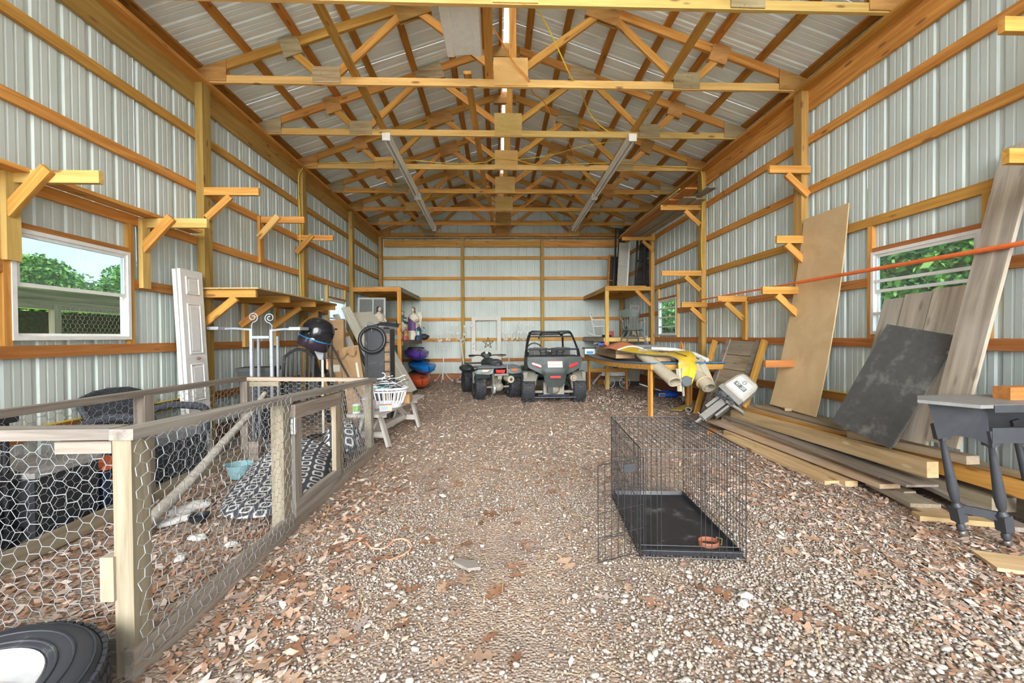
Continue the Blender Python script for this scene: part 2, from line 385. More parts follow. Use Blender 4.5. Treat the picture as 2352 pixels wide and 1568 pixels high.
for k, y in enumerate(YT):
    T = thing('roof_truss', (0, y, ZCH), label=ORD[k]+(' roof truss from the front' if 0 < k < 7 else (' roof truss, crossing the top edge of the picture' if k == 0 else ' roof truss, against the back gable'))+', nailed timber with plywood gussets', cat='truss', group='roof trusses')
    sp = random.uniform(-.05, .35)
    lc = PINE if k != 1 else PINE
    board('bottom_chord', (-3.62, y, 4.325), (sp, y, 4.325), .038, .089, PINE_PALE if k < 4 else PINE, T)
    board('bottom_chord', (sp+.002, y, 4.325), (3.62, y, 4.325), .038, .089, PINE_PALE if k < 4 else PINE, T)
    for s in (-1, 1):
        board('top_chord', (s*3.66, y, zt(3.66)-.055), (s*.02, y, zt(.02)-.055), .038, .105, PINE, T)
        q2 = 1.14; q1 = 2.56; qb = 2.15
        board('web', (s*q1, y, zt(q1)-.13), (s*(qb+.06), y, 4.36), .036, .085, PINE, T)
        board('web', (s*(qb-.08), y, 4.37), (s*(q2+.08), y, zt(q2)-.12), .036, .085, PINE, T)
        board('web', (s*(q2-.06), y, zt(q2)-.13), (s*.06, y, 4.42), .036, .085, PINE, T)
        g = lambda: random.choice([PLY_GREY, PLY_BROWN, PLY_BROWN, PLY_PALE])
        gm = PLY_GREY if k in (0, 1, 2) else g()
        gusset(T, rect(s*qb, 4.385, .32, .19), y, gm if not (k == 3 and s < 0) else PLY_PALE)
        a = -s*math.atan(SL)
        gusset(T, rect(s*q1, zt(q1)-.09, .22, .23, a), y, PLY_GREY if (k < 1 or (k, s) == (1, -1)) else PLY_BROWN)
        gusset(T, rect(s*q2, zt(q2)-.10, .40, .23, a), y, PLY_BROWN if k not in (2, 3) else g())
        hp = [(s*3.30, 4.295), (s*3.61, 4.295), (s*3.63, 4.40), (s*3.56, 4.46), (s*3.30, zt(3.30)-.01)]
        gusset(T, hp if s > 0 else hp[::-1], y, PLY_BROWN if k not in (2, 4, 6) else PLY_GREY)
    board('king_post', (.045, y, 4.38), (.045, y, zt(0)-.06), .036, .085, PINE, T, up=(1, 0, 0))
    gusset(T, rect(.018, 4.455, .41, .33), y, PLY_PALE if k < 6 else PLY_BROWN)
    gusset(T, [(-.2, zt(.2)-.16), (.2, zt(.2)-.16), (.2, zt(.2)-.02), (0, zt(0)-.02), (-.2, zt(.2)-.02)], y, PLY_BROWN)
# lateral braces lying on the bottom chords
for p0, p1, lab in (((-1.785, 2.4, 4.39), (-1.86, 8.75, 4.39), 'left lateral brace over the light strips, front length'), ((-1.90, 8.5, 4.43), (-1.99, 12.3, 4.43), 'left lateral brace over the light strips, rear length'),
                    ((1.885, 2.4, 4.39), (1.94, 8.75, 4.39), 'right lateral brace over the light strips, front length'), ((1.98, 8.5, 4.43), (2.1, 12.3, 4.43), 'right lateral brace over the light strips, rear length'),
                    ((-.235, 3.0, 4.39), (-.24, 5.0, 4.39), 'short centre brace beside the white sheet overhead'), ((-.50, 4.93, 4.43), (-.40, 8.7, 4.43), 'centre brace lying on the second to fifth trusses'), ((-.335, 8.55, 4.39), (-.25, 12.3, 4.39), 'centre brace lying on the rear trusses')):
    board('lateral_brace', p0, p1, .089, .038, PINE, label=lab, cat='timber', group='braces on the truss chords')
# white offcut of siding lying across the trusses
WSH = mat('white_sheet_metal', (.90, .90, .82), rough=.4, var=.04)
ws = thing('metal_sheet', (-.5, 3.9, 4.38), label='white ribbed sheet offcut lying across the nearest truss', cat='metal sheet')
b = B(); xs = [(-.70, .03), (-.685, .0), (-.62, 0), (-.605, .022), (-.40, .03), (-.385, .0), (-.32, 0), (-.305, .03)]
for (x0, d0), (x1, d1) in zip(xs, xs[1:]): b.add([(x0, 2.95, 4.385+d0), (x1, 2.95, 4.385+d1), (x1, 4.60, 4.385+d1), (x0, 4.60, 4.385+d0)], [(0, 1, 2, 3)])
put('sheet', b, WSH, ws)

# ------------------------------------------------------------------ windows
WHITE_F = mat('white_aluminium', (.80, .80, .76), rough=.4, var=.05)
GLASS = bpy.data.materials.new('window_glass'); GLASS.use_nodes = True
_nt = GLASS.node_tree; _nt.nodes.clear(); _out = _nt.nodes.new('ShaderNodeOutputMaterial'); _tr = _nt.nodes.new('ShaderNodeBsdfTransparent'); _gl = _nt.nodes.new('ShaderNodeBsdfGlossy'); _mx = _nt.nodes.new('ShaderNodeMixShader'); _df = _nt.nodes.new('ShaderNodeBsdfDiffuse'); _m2 = _nt.nodes.new('ShaderNodeMixShader')
_tr.inputs['Color'].default_value = (.62, .70, .74, 1); _gl.inputs['Roughness'].default_value = .02; _mx.inputs[0].default_value = .06; _df.inputs['Color'].default_value = (.5, .55, .58, 1)
_dn = _nt.nodes.new('ShaderNodeTexNoise'); _dn.inputs['Scale'].default_value = 40; _dn.inputs['Detail'].default_value = 4; _dr = _nt.nodes.new('ShaderNodeMapRange'); _dr.inputs[1].default_value = .5; _dr.inputs[2].default_value = .8; _dr.inputs[3].default_value = .06; _dr.inputs[4].default_value = .3
_nt.links.new(_dn.outputs['Fac'], _dr.inputs[0]); _nt.links.new(_dr.outputs[0], _m2.inputs[0]); _nt.links.new(_tr.outputs[0], _mx.inputs[1]); _nt.links.new(_gl.outputs[0], _mx.inputs[2]); _nt.links.new(_mx.outputs[0], _m2.inputs[1]); _nt.links.new(_df.outputs[0], _m2.inputs[2]); _nt.links.new(_m2.outputs[0], _out.inputs['Surface'])
def window(n, sgn, w, sash_z, lab, bars=()):
    """single-hung window: outer frame, an upper and a lower sash each with a pane"""
    y0, y1, z0, z1 = w; X = sgn*(XM-.015); Wd = thing(f'window_{n}', (X, (y0+y1)/2, z0), kind='structure', label=lab)
    def ring(name, a, b_, c, d, t, dep, x, par):
        q = B(); q.bx(x-dep/2, x+dep/2, a, b_, c, c+t); q.bx(x-dep/2, x+dep/2, a, b_, d-t, d); q.bx(x-dep/2, x+dep/2, a, a+t, c+t, d-t); q.bx(x-dep/2, x+dep/2, b_-t, b_, c+t, d-t)
        return put(name, q, WHITE_F, par)
    ring('window_frame', y0, y1, z0, z1, .03, .07, X, Wd)
    us = ring('upper_sash', y0+.03, y1-.03, sash_z-.012, z1-.03, .028, .022, X-sgn*.012, Wd)
    put('pane', B().bx(X-sgn*.012-.002, X-sgn*.012+.002, y0+.058, y1-.058, sash_z+.016, z1-.058), GLASS, us)
    ls = ring('lower_sash', y0+.03, y1-.03, z0+.03, sash_z+.012, .022, .02, X+sgn*.014, Wd)
    if bars is not None: put('pane', B().bx(X+sgn*.014-.002, X+sgn*.014+.002, y0+.052, y1-.052, z0+.052, sash_z-.01), GLASS, ls)
    for z in bars or (): put('sash_rail', B().bx(X-sgn*.02-.012, X-sgn*.02+.012, y0+.03, y1-.03, z-.014, z+.014), WHITE_F, Wd)
window(1, -1, WIN[-1][0], 1.70, 'left near window with its lower half open, coop and trees outside', None)
window(2, -1, WIN[-1][1], 1.70, 'left far window half hidden behind the wall shelf', ())
window(3, 1, WIN[1][0], 1.72, 'right near window partly hidden by grey boards', (1.82, 1.50))
window(4, 1, WIN[1][1], 1.70, 'right far window beside the back corner loft', (1.90, 1.49))

# ------------------------------------------------------------------ floor and the ground outside
def ground_mat():
    m, nt, p = _new('dirt_and_gravel'); L = nt.links
    tc = nt.nodes.new('ShaderNodeTexCoord')
    n1 = nt.nodes.new('ShaderNodeTexNoise'); n1.inputs['Scale'].default_value = .9; n1.inputs['Detail'].default_value = 9; n1.inputs['Roughness'].default_value = .65; L.new(tc.outputs['Object'], n1.inputs['Vector'])
    r1 = nt.nodes.new('ShaderNodeValToRGB'); e = r1.color_ramp.elements; e[0].position = .3; e[0].color = (.26, .205, .165, 1); e[1].position = .7; e[1].color = (.42, .345, .285, 1)
    L.new(n1.outputs['Fac'], r1.inputs['Fac'])
    v = nt.nodes.new('ShaderNodeTexVoronoi'); v.inputs['Scale'].default_value = 75; L.new(tc.outputs['Object'], v.inputs['Vector'])
    hs = nt.nodes.new('ShaderNodeValToRGB'); e = hs.color_ramp.elements; e[0].position = 0; e[0].color = (.28, .19, .13, 1); e[1].position = 1; e[1].color = (.62, .53, .44, 1)
    for pos, c in ((.3, (.40, .28, .19, 1)), (.55, (.48, .34, .24, 1)), (.8, (.56, .46, .38, 1))):
        q = e.new(pos); q.color = c
    sp = nt.nodes.new('ShaderNodeSeparateColor'); L.new(v.outputs['Color'], sp.inputs[0]); L.new(sp.outputs[0], hs.inputs['Fac'])
    n2 = nt.nodes.new('ShaderNodeTexNoise'); n2.inputs['Scale'].default_value = 3.3; n2.inputs['Detail'].default_value = 6; L.new(tc.outputs['Object'], n2.inputs['Vector'])
    mr = nt.nodes.new('ShaderNodeMapRange'); mr.inputs[1].default_value = .35; mr.inputs[2].default_value = .6; mr.inputs[3].default_value = .15; mr.inputs[4].default_value = .75; L.new(n2.outputs['Fac'], mr.inputs[0])
    mx = _mixrgb(nt); L.new(mr.outputs[0], mx.inputs[0]); L.new(r1.outputs['Color'], mx.inputs[6]); L.new(hs.outputs['Color'], mx.inputs[7])
    L.new(mx.outputs[2], p.inputs['Base Color']); p.inputs['Roughness'].default_value = .95; p.inputs['Specular IOR Level'].default_value = .15
    b = nt.nodes.new('ShaderNodeBump'); b.inputs['Strength'].default_value = .8; b.inputs['Distance'].default_value = .012; L.new(v.outputs['Distance'], b.inputs['Height']); b.invert = True; L.new(b.outputs['Normal'], p.inputs['Normal'])
    return m
GROUND = ground_mat()
def gz(x, y):
    return .008*math.sin(2.1*x+.7)*math.sin(1.7*y)+.006*math.sin(5.1*x+2.2*y)
b = B(); NU, NV = 74, 150
b.grid(lambda i, j: (-3.7+7.4*i/NU, -1.4+13.85*j/NV, gz(-3.7+7.4*i/NU, -1.4+13.85*j/NV)-.006), NU, NV)
floor = put('floor', b, GROUND, smooth=True, kind='structure', label='gravel and dirt floor littered with leaves')
GRASS = mat('meadow_ground', (.20, .26, .09), rough=.95, var=.3, scale=6)
YARD = mat('pale_bounce_yard', (.70, .66, .58), rough=.95, var=.2, scale=8)  # unseen yard, made wide and pale to bounce light up under the roof
b = B()
for x0, x1, y0, y1 in ((-60, -3.7, -1.4, 80), (3.7, 60, -1.4, 80), (-3.7, 3.7, 12.45, 80)): b.add([(x0, y0, -.03), (x1, y0, -.03), (x1, y1, -.03), (x0, y1, -.03)], [(0, 1, 2, 3)])
put('lawn_ground', b, GRASS, kind='structure', label='grassy ground outside the barn')
b = B(); b.add([(-60, -60, -.03), (60, -60, -.03), (60, -1.4, -.03), (-60, -1.4, -.03)], [(0, 1, 2, 3)])
put('yard_ground', b, YARD, kind='structure', label='unseen pale gravel yard before the open barn, bouncing light in')

# ================================================================== BRACKETS, SHELVES, LOFTS
def bracket(sgn, y, z, xe, label, mode='under', xb=None, up=None, w=.089, m=PINE, bm=None, reach=.27, yo=0):
    """timber bracket: arm towards the room at height z (its top), diagonal brace, sometimes an upright cleat"""
    x0 = sgn*(XP if up or xb is None else xb)
    T = thing('shelf_bracket', (x0, y, z-w), label=label, cat='bracket', group='timber wall brackets')
    board('arm', (x0, y, z-w/2), (sgn*xe, y, z-w/2), .038, w, m, T)
    if up: board('upright', (sgn*(XP-.022), y-yo, up[0]), (sgn*(XP-.022), y-yo, up[1]), .09, .04, m, T, up=(1, 0, 0))
    xs = abs(x0)-(.03 if up else 0)
    if mode == 'over': board('brace', (sgn*(xs+.01), y-.04, z-.31), (sgn*(xs-reach), y-.04, z-.0), .036, .085, bm or m, T)
    else: board('brace', (sgn*(xs-.02), y-.002, z-w-.26), (sgn*(xs-reach-.02), y-.002, z-w-.012), .036, .075, bm or m, T)
    return T
bracket(-1, 3.06, 2.50, 2.99, 'timber bracket at the near upper corner of the left near window', 'over', up=(1.86, 2.52), m=PINE_PALE, bm=PINE, yo=.02)
bracket(-1, 4.16, 2.473, 3.0, 'timber bracket at the far upper corner of the left near window', 'over', up=(1.79, 2.46), m=PINE_PALE, bm=PINE, yo=.02)
bracket(-1, 4.896, 3.04, 2.915, 'empty timber bracket high on the nearest left post', xb=XW, m=PINE)
bracket(-1, 6.12, 3.058, 2.96, 'timber bracket on an upright between two left posts, pale brace', 'over', up=(2.39, 3.06), bm=PINE_PALE)
bracket(-1, 7.29, 3.076, 3.01, 'timber bracket on the second left post under the yellow cord', 'over', xb=XP)
bracket(1, 4.855, 3.325, 3.11, 'topmost timber bracket on the nearest right post', xb=XP)
bracket(1, 4.855, 2.486, 3.20, 'timber bracket at mid height on the nearest right post', xb=XP)
bracket(1, 4.9, 1.88, 3.056, 'timber bracket carrying the orange pole on the nearest right post', xb=XW)
bracket(1, 6.12, 1.888, 3.17, 'timber bracket with a long upright under the orange pole', up=(1.22, 1.80))
bracket(1, 7.295, 1.89, 3.15, 'lowest timber bracket on the second right post, under the pole end', xb=XP)
bracket(1, 7.34, 2.46, 2.81, 'empty timber bracket at mid height on the second right post', xb=XW)
bracket(1, 7.34, 3.642, 2.79, 'high timber bracket holding the near ends of the stored planks', xb=XW)
bracket(1, 9.735, 3.655, 2.825, 'high timber bracket holding the far ends of the stored planks', xb=XP)
board('nailed_block', (3.06, 4.855, .945), (XP, 4.855, .945), .04, .085, PINE_RED, label='short reddish timber arm low on the nearest right post', cat='timber')
bracket(1, 2.44, 3.23, 2.94, 'timber arm block poking in at the top right edge', xb=XP)
bracket(1, 2.44, 2.43, 2.975, 'timber arm block poking in at the right edge above the window', xb=XP)
board('ledge_board', (-3.53, 2.6, 2.493), (-3.53, 4.75, 2.493), .14, .03, PINE, label='long flat ledge board above the left near window', cat='board')
# low block at the right edge
tb = thing('timber_block', (3.3, 2.44, .86), label='short timber block at the right edge behind the black table', cat='timber')
board('block', (2.96, 2.44, .92), (3.615, 2.44, .92), .09, .09, PINE_RED, tb); board('cleat', (3.595, 2.44, .0), (3.595, 2.44, .87), .089, .038, PINE_RED, tb, up=(1, 0, 0))

OSB = mat('strand_board', (.60, .42, .19), rough=.8, var=.22, scale=42)
sh = thing('wall_shelf', (-3.3, 6.1, 1.18), label='long timber wall shelf with a strand board top along the left wall', cat='shelf')
b = B(); b.prism([(-3.61, 4.79), (-2.885, 4.79), (-2.90, 7.12), (-3.0, 7.40), (-3.61, 7.40)], 1.862, 1.877); put('shelf_board', b, OSB, sh)
for y, up_ in ((4.855, None), (5.61, (1.18, 1.77)), (6.40, (1.18, 1.77)), (7.15, None)):
    board('arm', (-XP, y, 1.815), (-2.94, y, 1.815), .038, .09, PINE, sh)
    xs = 3.585 if up_ else 3.53
    yy = y if up_ else y
    board('brace', (-xs, yy, 1.47), (-3.17, yy, 1.765), .036, .085, PINE, sh)
    if up_: board('upright', (-3.594, y+.12, up_[0]), (-3.594, y+.12, up_[1]), .09, .04, PINE_PALE, sh, up=(1, 0, 0))

def loft(sgn, label, zlow, pm, m):
    T = thing('storage_loft', (sgn*3.0, 11, 0), label=label, cat='shelving', group='corner lofts')
    xi = sgn*2.455; xo = sgn*3.526
    board('post', (sgn*2.465, 9.78, 0), (sgn*2.465, 9.78, 2.37), .06, .088, pm, T, up=(1, 0, 0))
    board('front_beam', (sgn*2.42, 9.775, 2.42), (xo, 9.775, 2.42), .04, .095, m, T)
    board('side_beam', (xi, 9.80, 2.42), (xi, 12.31, 2.42), .04, .09, OLDW if sgn < 0 else POSTW, T)
    for y in (10.3, 10.9, 11.5, 12.1): board('joist', (xi+sgn*.02, y, 2.415), (xo, y, 2.415), .04, .08, PINE, T)
    for k in range(5): board('deck_board', (sgn*(2.545+.195*k), 9.76, 2.478), (sgn*(2.545+.195*k), 12.3, 2.478), .188, .02, OLDW if sgn < 0 else PINE, T)
    board('lower_rim', (sgn*2.40, 9.83, zlow-.045), (xo, 9.83, zlow-.045), .04, .09, PINE_RED if sgn < 0 else PINE_PALE, T)
    board('lower_side_rim', (xi-sgn*.03, 9.85, zlow-.045), (xi-sgn*.03, 12.31, zlow-.045), .04, .09, GREYW if sgn < 0 else OLDW, T)
    for k in range(4): board('lower_deck_board', (sgn*(2.545+.235*k), 9.84, zlow+.011), (sgn*(2.545+.235*k), 12.3, zlow+.011), .228, .02, OLDW, T)
    if sgn > 0: board('brace', (3.52, 9.745, 2.02), (3.16, 9.745, 2.38), .036, .08, PINE, T)
    return T
loft(-1, 'timber corner loft at the back left with kayaks below', 1.20, PINE, PINE)
loft(1, 'timber corner loft at the back right with chairs on its shelf', 1.245, PINE_PALE, PINE)

# ------------------------------------------------------------------ planks stored on the high brackets
for k, (x0, x1, w, y0, y1, z, mm, lab) in enumerate((
        (2.93, 2.88, .19, 7.08, 9.95, 3.657, PINE_RED, 'reddish plank at the inner edge of the high plank stack'),
        (3.15, 3.10, .22, 6.95, 9.9, 3.657, OLDW, 'wide grey-brown plank in the middle of the high plank stack'),
        (3.38, 3.33, .20, 7.02, 9.95, 3.657, OLDW, 'grey plank nearest the wall in the high plank stack'),
        (3.00, 2.98, .20, 6.60, 9.5, 3.682, PINE_RED, 'topmost reddish plank jutting from the high plank stack'),
        (3.33, 3.10, .16, 6.55, 9.7, 3.684, GREYW, 'topmost grey plank jutting furthest from the high plank stack'))):
    board('plank', (x0, y0, z), (x1, y1, z), w, .022, mm, label=lab, cat='plank', group='planks on the high brackets')
YTRIM = mat('pale_yellow_trim', (.62, .56, .26), rough=.6)
for k, (x, z) in enumerate(((2.855, 3.705), (2.90, 3.70), (3.42, 3.68))):
    b = B().tube([(x, 6.7+.2*k, z), (x-.02, 8.3, z+.004), (x-.03, 9.9, z)], .011, 6)
    put('trim_strip', b, YTRIM, label=('thin yellow trim strip along the inner edge of the high planks', 'second thin yellow trim strip beside the inner high planks', 'thin yellow trim strip between the high planks and the wall')[k], cat='trim strip', group='trim strips on the planks')

ORANGE = mat('orange_plastic', (.80, .17, .04), rough=.5, var=.1)
op = thing('long_pole', (3.4, 5, 1.9), label='long orange pole lying on the right wall brackets', cat='pole')
put('pole', B().tube([(3.40, 7.16, 1.913), (3.40, 4.74, 1.912)], .013, 10), ORANGE, op, smooth=True)
put('near_section', B().tube([(3.40, 4.75, 1.912), (3.40, 2.43, 1.905)], .019, 10), ORANGE, op, smooth=True)

# ------------------------------------------------------------------ fluorescent lights
LWHITE = mat('white_enamel', (.88, .87, .78), rough=.4, var=.06)
TUBEW = mat('frosted_tube', (.85, .87, .83), rough=.25, var=.03)
CAPM = mat('tube_cap_metal', (.55, .53, .46), rough=.35, metal=.8)
def fluor(p0, p1, label):
    T = thing('fluorescent_light', p0, label=label, cat='light', group='fluorescent strip lights'); p0, p1 = Vector(p0), Vector(p1); F = frame(p0, p1); L = (p1-p0).length
    poly = [(-.055, .055), (.055, .055), (.035, 0.0), (-.035, 0.0)]
    Mx = F @ Matrix(((0, 0, 1, 0), (1, 0, 0, 0), (0, 1, 0, 0), (0, 0, 0, 1)))
    b = B(); b.prism(poly, 0, L, Mx); put('housing', b, LWHITE, T)
    for s in (-1, 1):
        tb_ = put('tube', B().tube([F @ Vector((.05, s*.032, -.03)), F @ Vector((L-.05, s*.032, -.03))], .0185, 10), TUBEW, T, smooth=True)
        for x in (.015, L-.05): put('cap', B().tube([F @ Vector((x, s*.032, -.03)), F @ Vector((x+.035, s*.032, -.03))], .02, 10), CAPM, tb_, smooth=True)
    for x in (.0, L): put('socket', B().at2(F, lambda q: q.box((x, 0, -.0), (.025, .115, .11))), LWHITE, T)
fluor((-1.765, 6.10, 4.222), (-1.805, 8.62, 4.222), 'front tube light of the left strip under the trusses')
fluor((-1.808, 8.70, 4.222), (-1.855, 11.25, 4.222), 'rear tube light of the left strip under the trusses')
fluor((1.855, 6.05, 4.222), (1.90, 8.58, 4.222), 'front tube light of the right strip under the trusses')
fluor((1.905, 8.66, 4.222), (1.95, 11.22, 4.222), 'rear tube light of the right strip under the trusses')

# ------------------------------------------------------------------ cords
YEL = mat('yellow_cord', (.75, .55, .06), rough=.5); ORC = mat('orange_cord', (.80, .30, .04), rough=.5)
def cord(name, pts, r, m, label, n=6):
    return put(name, B().tube(spline(pts, n), r, 5), m, smooth=True, label=label, cat='cord')
yt = YT[3]-.055
cord('extension_cord', [(-3.56, 7.27, 1.92), (-3.575, 7.265, 2.6), (-3.56, 7.265, 3.3), (-3.58, 7.265, 4.0), (-3.52, 7.27, 4.21), (-3.42, yt, 4.33), (-3.0, yt, 4.37), (-2.6, yt, 4.375), (-2.2, yt-.01, 4.40), (-1.7, yt, 4.42), (-1.0, yt, 4.37), (-.4, yt, 4.385), (-.2, yt-.03, 4.45), (.2, yt-.02, 4.43), (.6, yt, 4.35), (1.2, yt, 4.37), (1.8, yt, 4.395), (2.3, yt, 4.38), (2.9, yt, 4.34), (3.4, yt, 4.32), (3.51, 7.27, 4.20), (3.52, 7.26, 3.6), (3.50, 7.265, 3.0), (3.51, 7.265, 2.5)], .0075, YEL, 'yellow extension cord strung along the fourth truss and down both posts')
cord('extension_cord', [(-.03, 3.78, 4.40), (.30, 4.25, 4.60), (.75, 4.92, 4.36), (.95, 5.4, 4.55), (1.2, 6.0, 4.55), (1.5, 6.22, 4.42), (1.83, 6.25, 4.30)], .0075, YEL, 'yellow cord slung from the nearest truss to the right light strip')
cord('extension_cord', [(.10, 7.38, 4.44), (.75, 7.1, 4.41), (1.3, 6.7, 4.40), (1.82, 6.28, 4.29)], .0065, YEL, 'yellow cord from the centre gusset to the right light strip')
cord('extension_cord', [(-.35, 8.64, 4.40), (-.8, 8.8, 4.36), (-1.25, 8.85, 4.32), (-1.6, 8.9, 4.29), (-1.78, 8.95, 4.26)], .0065, YEL, 'yellow cord from the centre to the left light strip')
cord('draped_cord', [(-.26, 4.35, 4.62), (-.13, 4.6, 4.62), (.05, 4.88, 4.52), (.22, 4.92, 4.36), (.30, 5.15, 4.33), (.5, 5.6, 4.46), (.75, 6.15, 4.40), (.95, 6.5, 4.42), (1.3, 7.36, 4.38)], .0085, ORC, 'orange cord draped over the truss chords at the centre')
b = B()
for k in range(3): b.tube([(3.595+.01*k, 8.28+.04*math.sin(2*PI*t/20)*(1+.35*k), .96+.21*math.cos(2*PI*t/20)-.02*k) for t in range(21)], .008, 5)
cd = thing('hanging_cord', (3.6, 8.28, .75), label='coiled orange cord hanging on the right wall girt', cat='cord'); put('coil', b, ORC, cd, smooth=True, kind='stuff')
put('hook', B().tube([(3.62, 8.28, 1.20), (3.585, 8.28, 1.18), (3.58, 8.28, 1.15), (3.60, 8.28, 1.135)], .005, 5), CAPM, cd)
cord('extension_cord', [(-3.60, 2.6, .66), (-3.59, 3.2, .652), (-3.60, 3.9, .655), (-3.6, 4.8, .65)], .009, YEL, 'yellow cord lying along the low girt of the left wall')
cord('extension_cord', [(3.60, 2.5, .655), (3.59, 3.2, .65), (3.60, 4.2, .654), (3.6, 4.9, .652)], .009, YEL, 'yellow cord lying along the low girt of the right wall')

gb = thing('green_bottle', (-3.22, 7.12, 1.878), label='green plastic bottle lying at the far end of the wall shelf', cat='bottle')
put('bottle', B().lathe([(.03, 0), (.034, .02), (.034, .14), (.014, .18), (.014, .20)], 14, axis=(.8, -.5, .12), o=(-3.30, 7.18, 1.915)), mat('green_plastic', (.05, .35, .12), rough=.3), gb, smooth=True); put('bottle_cap', B().lathe([(.017, .195), (.017, .22)], 12, axis=(.8, -.5, .12), o=(-3.30, 7.18, 1.915)), mat('white_cap', (.75, .75, .72), rough=.5), gb)

# ================================================================== DOG PEN
WIRE = mat('galvanised_wire', (.40, .43, .45), rough=.4, metal=.35, var=.1)
def hexwire(name, P, U, V, s, par, flat=True, r=.0014, wob=.006, seed=1):
    """hexagonal netting over P(u, v) -> point; U x V metres, s the cell pitch"""
    rg = random.Random(seed); a = s/math.sqrt(3); seen = {}; E = []
    W, H = (U, V) if flat else (V, U)
    nx = int(W/(1.5*a))+2; ny = int(H/s)+2
    def vid(x, y):
        k = (round(x/a*4), round(y/s*4))
        if k not in seen: seen[k] = (min(max(x, 0), W)+rg.uniform(-wob, wob)*.5, min(max(y, 0), H)+rg.uniform(-wob, wob)*.5, rg.uniform(-wob, wob))
        return k
    es = set()
    for i in range(nx):
        for j in range(ny):
            cx = i*1.5*a; cy = j*s+(s/2 if i % 2 else 0)
            c = [(cx+a*math.cos(PI/3*k), cy+a*math.sin(PI/3*k)) for k in range(6)]
            for k in range(6):
                (x0, y0), (x1, y1) = c[k], c[(k+1) % 6]
                if min(x0, x1) < -.3*a or max(x0, x1) > W+.3*a or min(y0, y1) < -.1*s or max(y0, y1) > H+.1*s: continue
                A, Bv = vid(x0, y0), vid(x1, y1)
                es.add((min(A, Bv), max(A, Bv), abs(y1-y0) < 1e-6))
    def pt(k):
        x, y, w = seen[k]; u, v = (x, y) if flat else (y, x)
        q = P(u, v); n = P.n
        return np.array([q[0]+n[0]*w, q[1]+n[1]*w, q[2]+n[2]*w])
    Vv = []; F = []
    for A, Bv, tw in es:
        p, q = pt(A), pt(Bv); d = q-p; L = np.linalg.norm(d)
        if L < 1e-4: continue
        d /= L; o = np.cross(d, [.3, .5, .81]); o /= np.linalg.norm(o); o2 = np.cross(d, o); rr = r*1.5 if tw else r
        n = len(Vv)
        for e in (p, q):
            for k in range(3): Vv.append(e+rr*(o*math.cos(2*PI*k/3)+o2*math.sin(2*PI*k/3)))
        for k in range(3):
            m_ = (k+1) % 3; F.append((n+k, n+m_, n+3+m_)); F.append((n+k, n+3+m_, n+3+k))
    return put(name, npmesh(name, Vv, F, WIRE), None, par, kind='stuff')
def plane(o, du, dv, n):
    o, du, dv = Vector(o), Vector(du), Vector(dv)
    f = lambda u, v: o+du*u+dv*v
    f.n = n; return f
NR, FR, FL, NL = (-1.59, 1.645), (-1.555, 4.60), (-2.93, 4.57), (-2.97, 1.645)
pen = thing('dog_pen', (-2.26, 3.1, 0), label='weathered wooden dog pen with chicken wire sides and a small gate', cat='pen')
def zr(y): return .955-.037*(y-1.645)
YELW = wood('yellowed_post_wood', (.23, .19, .125), (.36, .31, .225), kamt=.5, gx=1.4, gy=24, bump=.4)
board('near_rail', (-3.0, 1.67, .935), (-1.66, 1.67, .935), .085, .042, GREYW2, pen)
board('near_sub_rail', (-1.86, 1.65, .885), (-1.65, 1.65, .885), .05, .045, GREYW, pen)
board('gate_side_rail', (-1.60, 1.61, zr(1.61)-.02), (-1.565, 4.66, zr(4.66)-.02), .09, .042, GREYW2, pen)
board('far_rail', (-2.98, 4.61, .855), (-1.60, 4.62, .83), .07, .04, wood('pinkish_grey_wood', (.36, .26, .19), (.50, .40, .32), gy=20, bump=.3), pen)
board('wall_side_rail', (-2.955, 1.62, .895), (-2.935, 4.64, .86), .07, .045, GREYW, pen)
for (x, y), zz, w in (((-1.605, 1.66), .915, .07), ((-1.60, 2.755), .87, .08), ((-1.585, 3.68), .84, .06), ((-1.575, 4.54), .81, .07), ((-2.90, 4.56), .835, .075), ((-2.95, 3.33), .86, .09), ((-2.95, 1.66), .88, .07)):
    board('post', (x, y, 0), (x, y, zz), .085, w, YELW if x > -2 else GREYW, pen, up=(1, 0, 0))
board('near_base', (-2.99, 1.67, .06), (-1.63, 1.67, .06), .04, .12, GREYW, pen)
board('gate_side_base', (-1.575, 1.60, .058), (-1.54, 4.66, .05), .04, .115, GREYW, pen)
board('far_base', (-2.95, 4.6, .05), (-1.6, 4.6, .05), .04, .10, GREYW, pen)
board('wall_side_base', (-2.95, 1.66, .05), (-2.93, 4.6, .05), .04, .11, YELW, pen)
board('corner_block', (-1.66, 1.632, .30), (-1.66, 1.632, .47), .05, .05, YELW, pen, up=(1, 0, 0)); 
board('far_sub_rail', (-2.86, 4.58, .80), (-2.55, 4.58, .80), .05, .05, YELW, pen)
gate = board('gate', (-1.553, 2.815, .135), (-1.545, 3.60, .125), .036, .105, GREYW2, pen)
board('gate_stile', (-1.555, 2.86, .18), (-1.555, 2.86, .80), .09, .036, GREYW2, gate, up=(1, 0, 0)); board('gate_stile', (-1.55, 3.55, .18), (-1.55, 3.55, .78), .09, .036, YELW, gate, up=(1, 0, 0))
board('gate_top_rail', (-1.55, 2.815, .80), (-1.545, 3.62, .775), .036, .10, GREYW, gate)
put('hinge', B().bx(-1.545, -1.53, 2.775, 2.83, .66, .76).tube([(-1.53, 2.80, .655), (-1.53, 2.80, .765)], .008, 8), mat('zinc', (.6, .62, .62), rough=.35, metal=.8), gate)
hexwire('wire_mesh', plane((-2.97, 1.635, .03), (1, 0, 0), (0, 0, 1), (0, 1, 0)), 1.36, .89, .056, pen, True, seed=1)
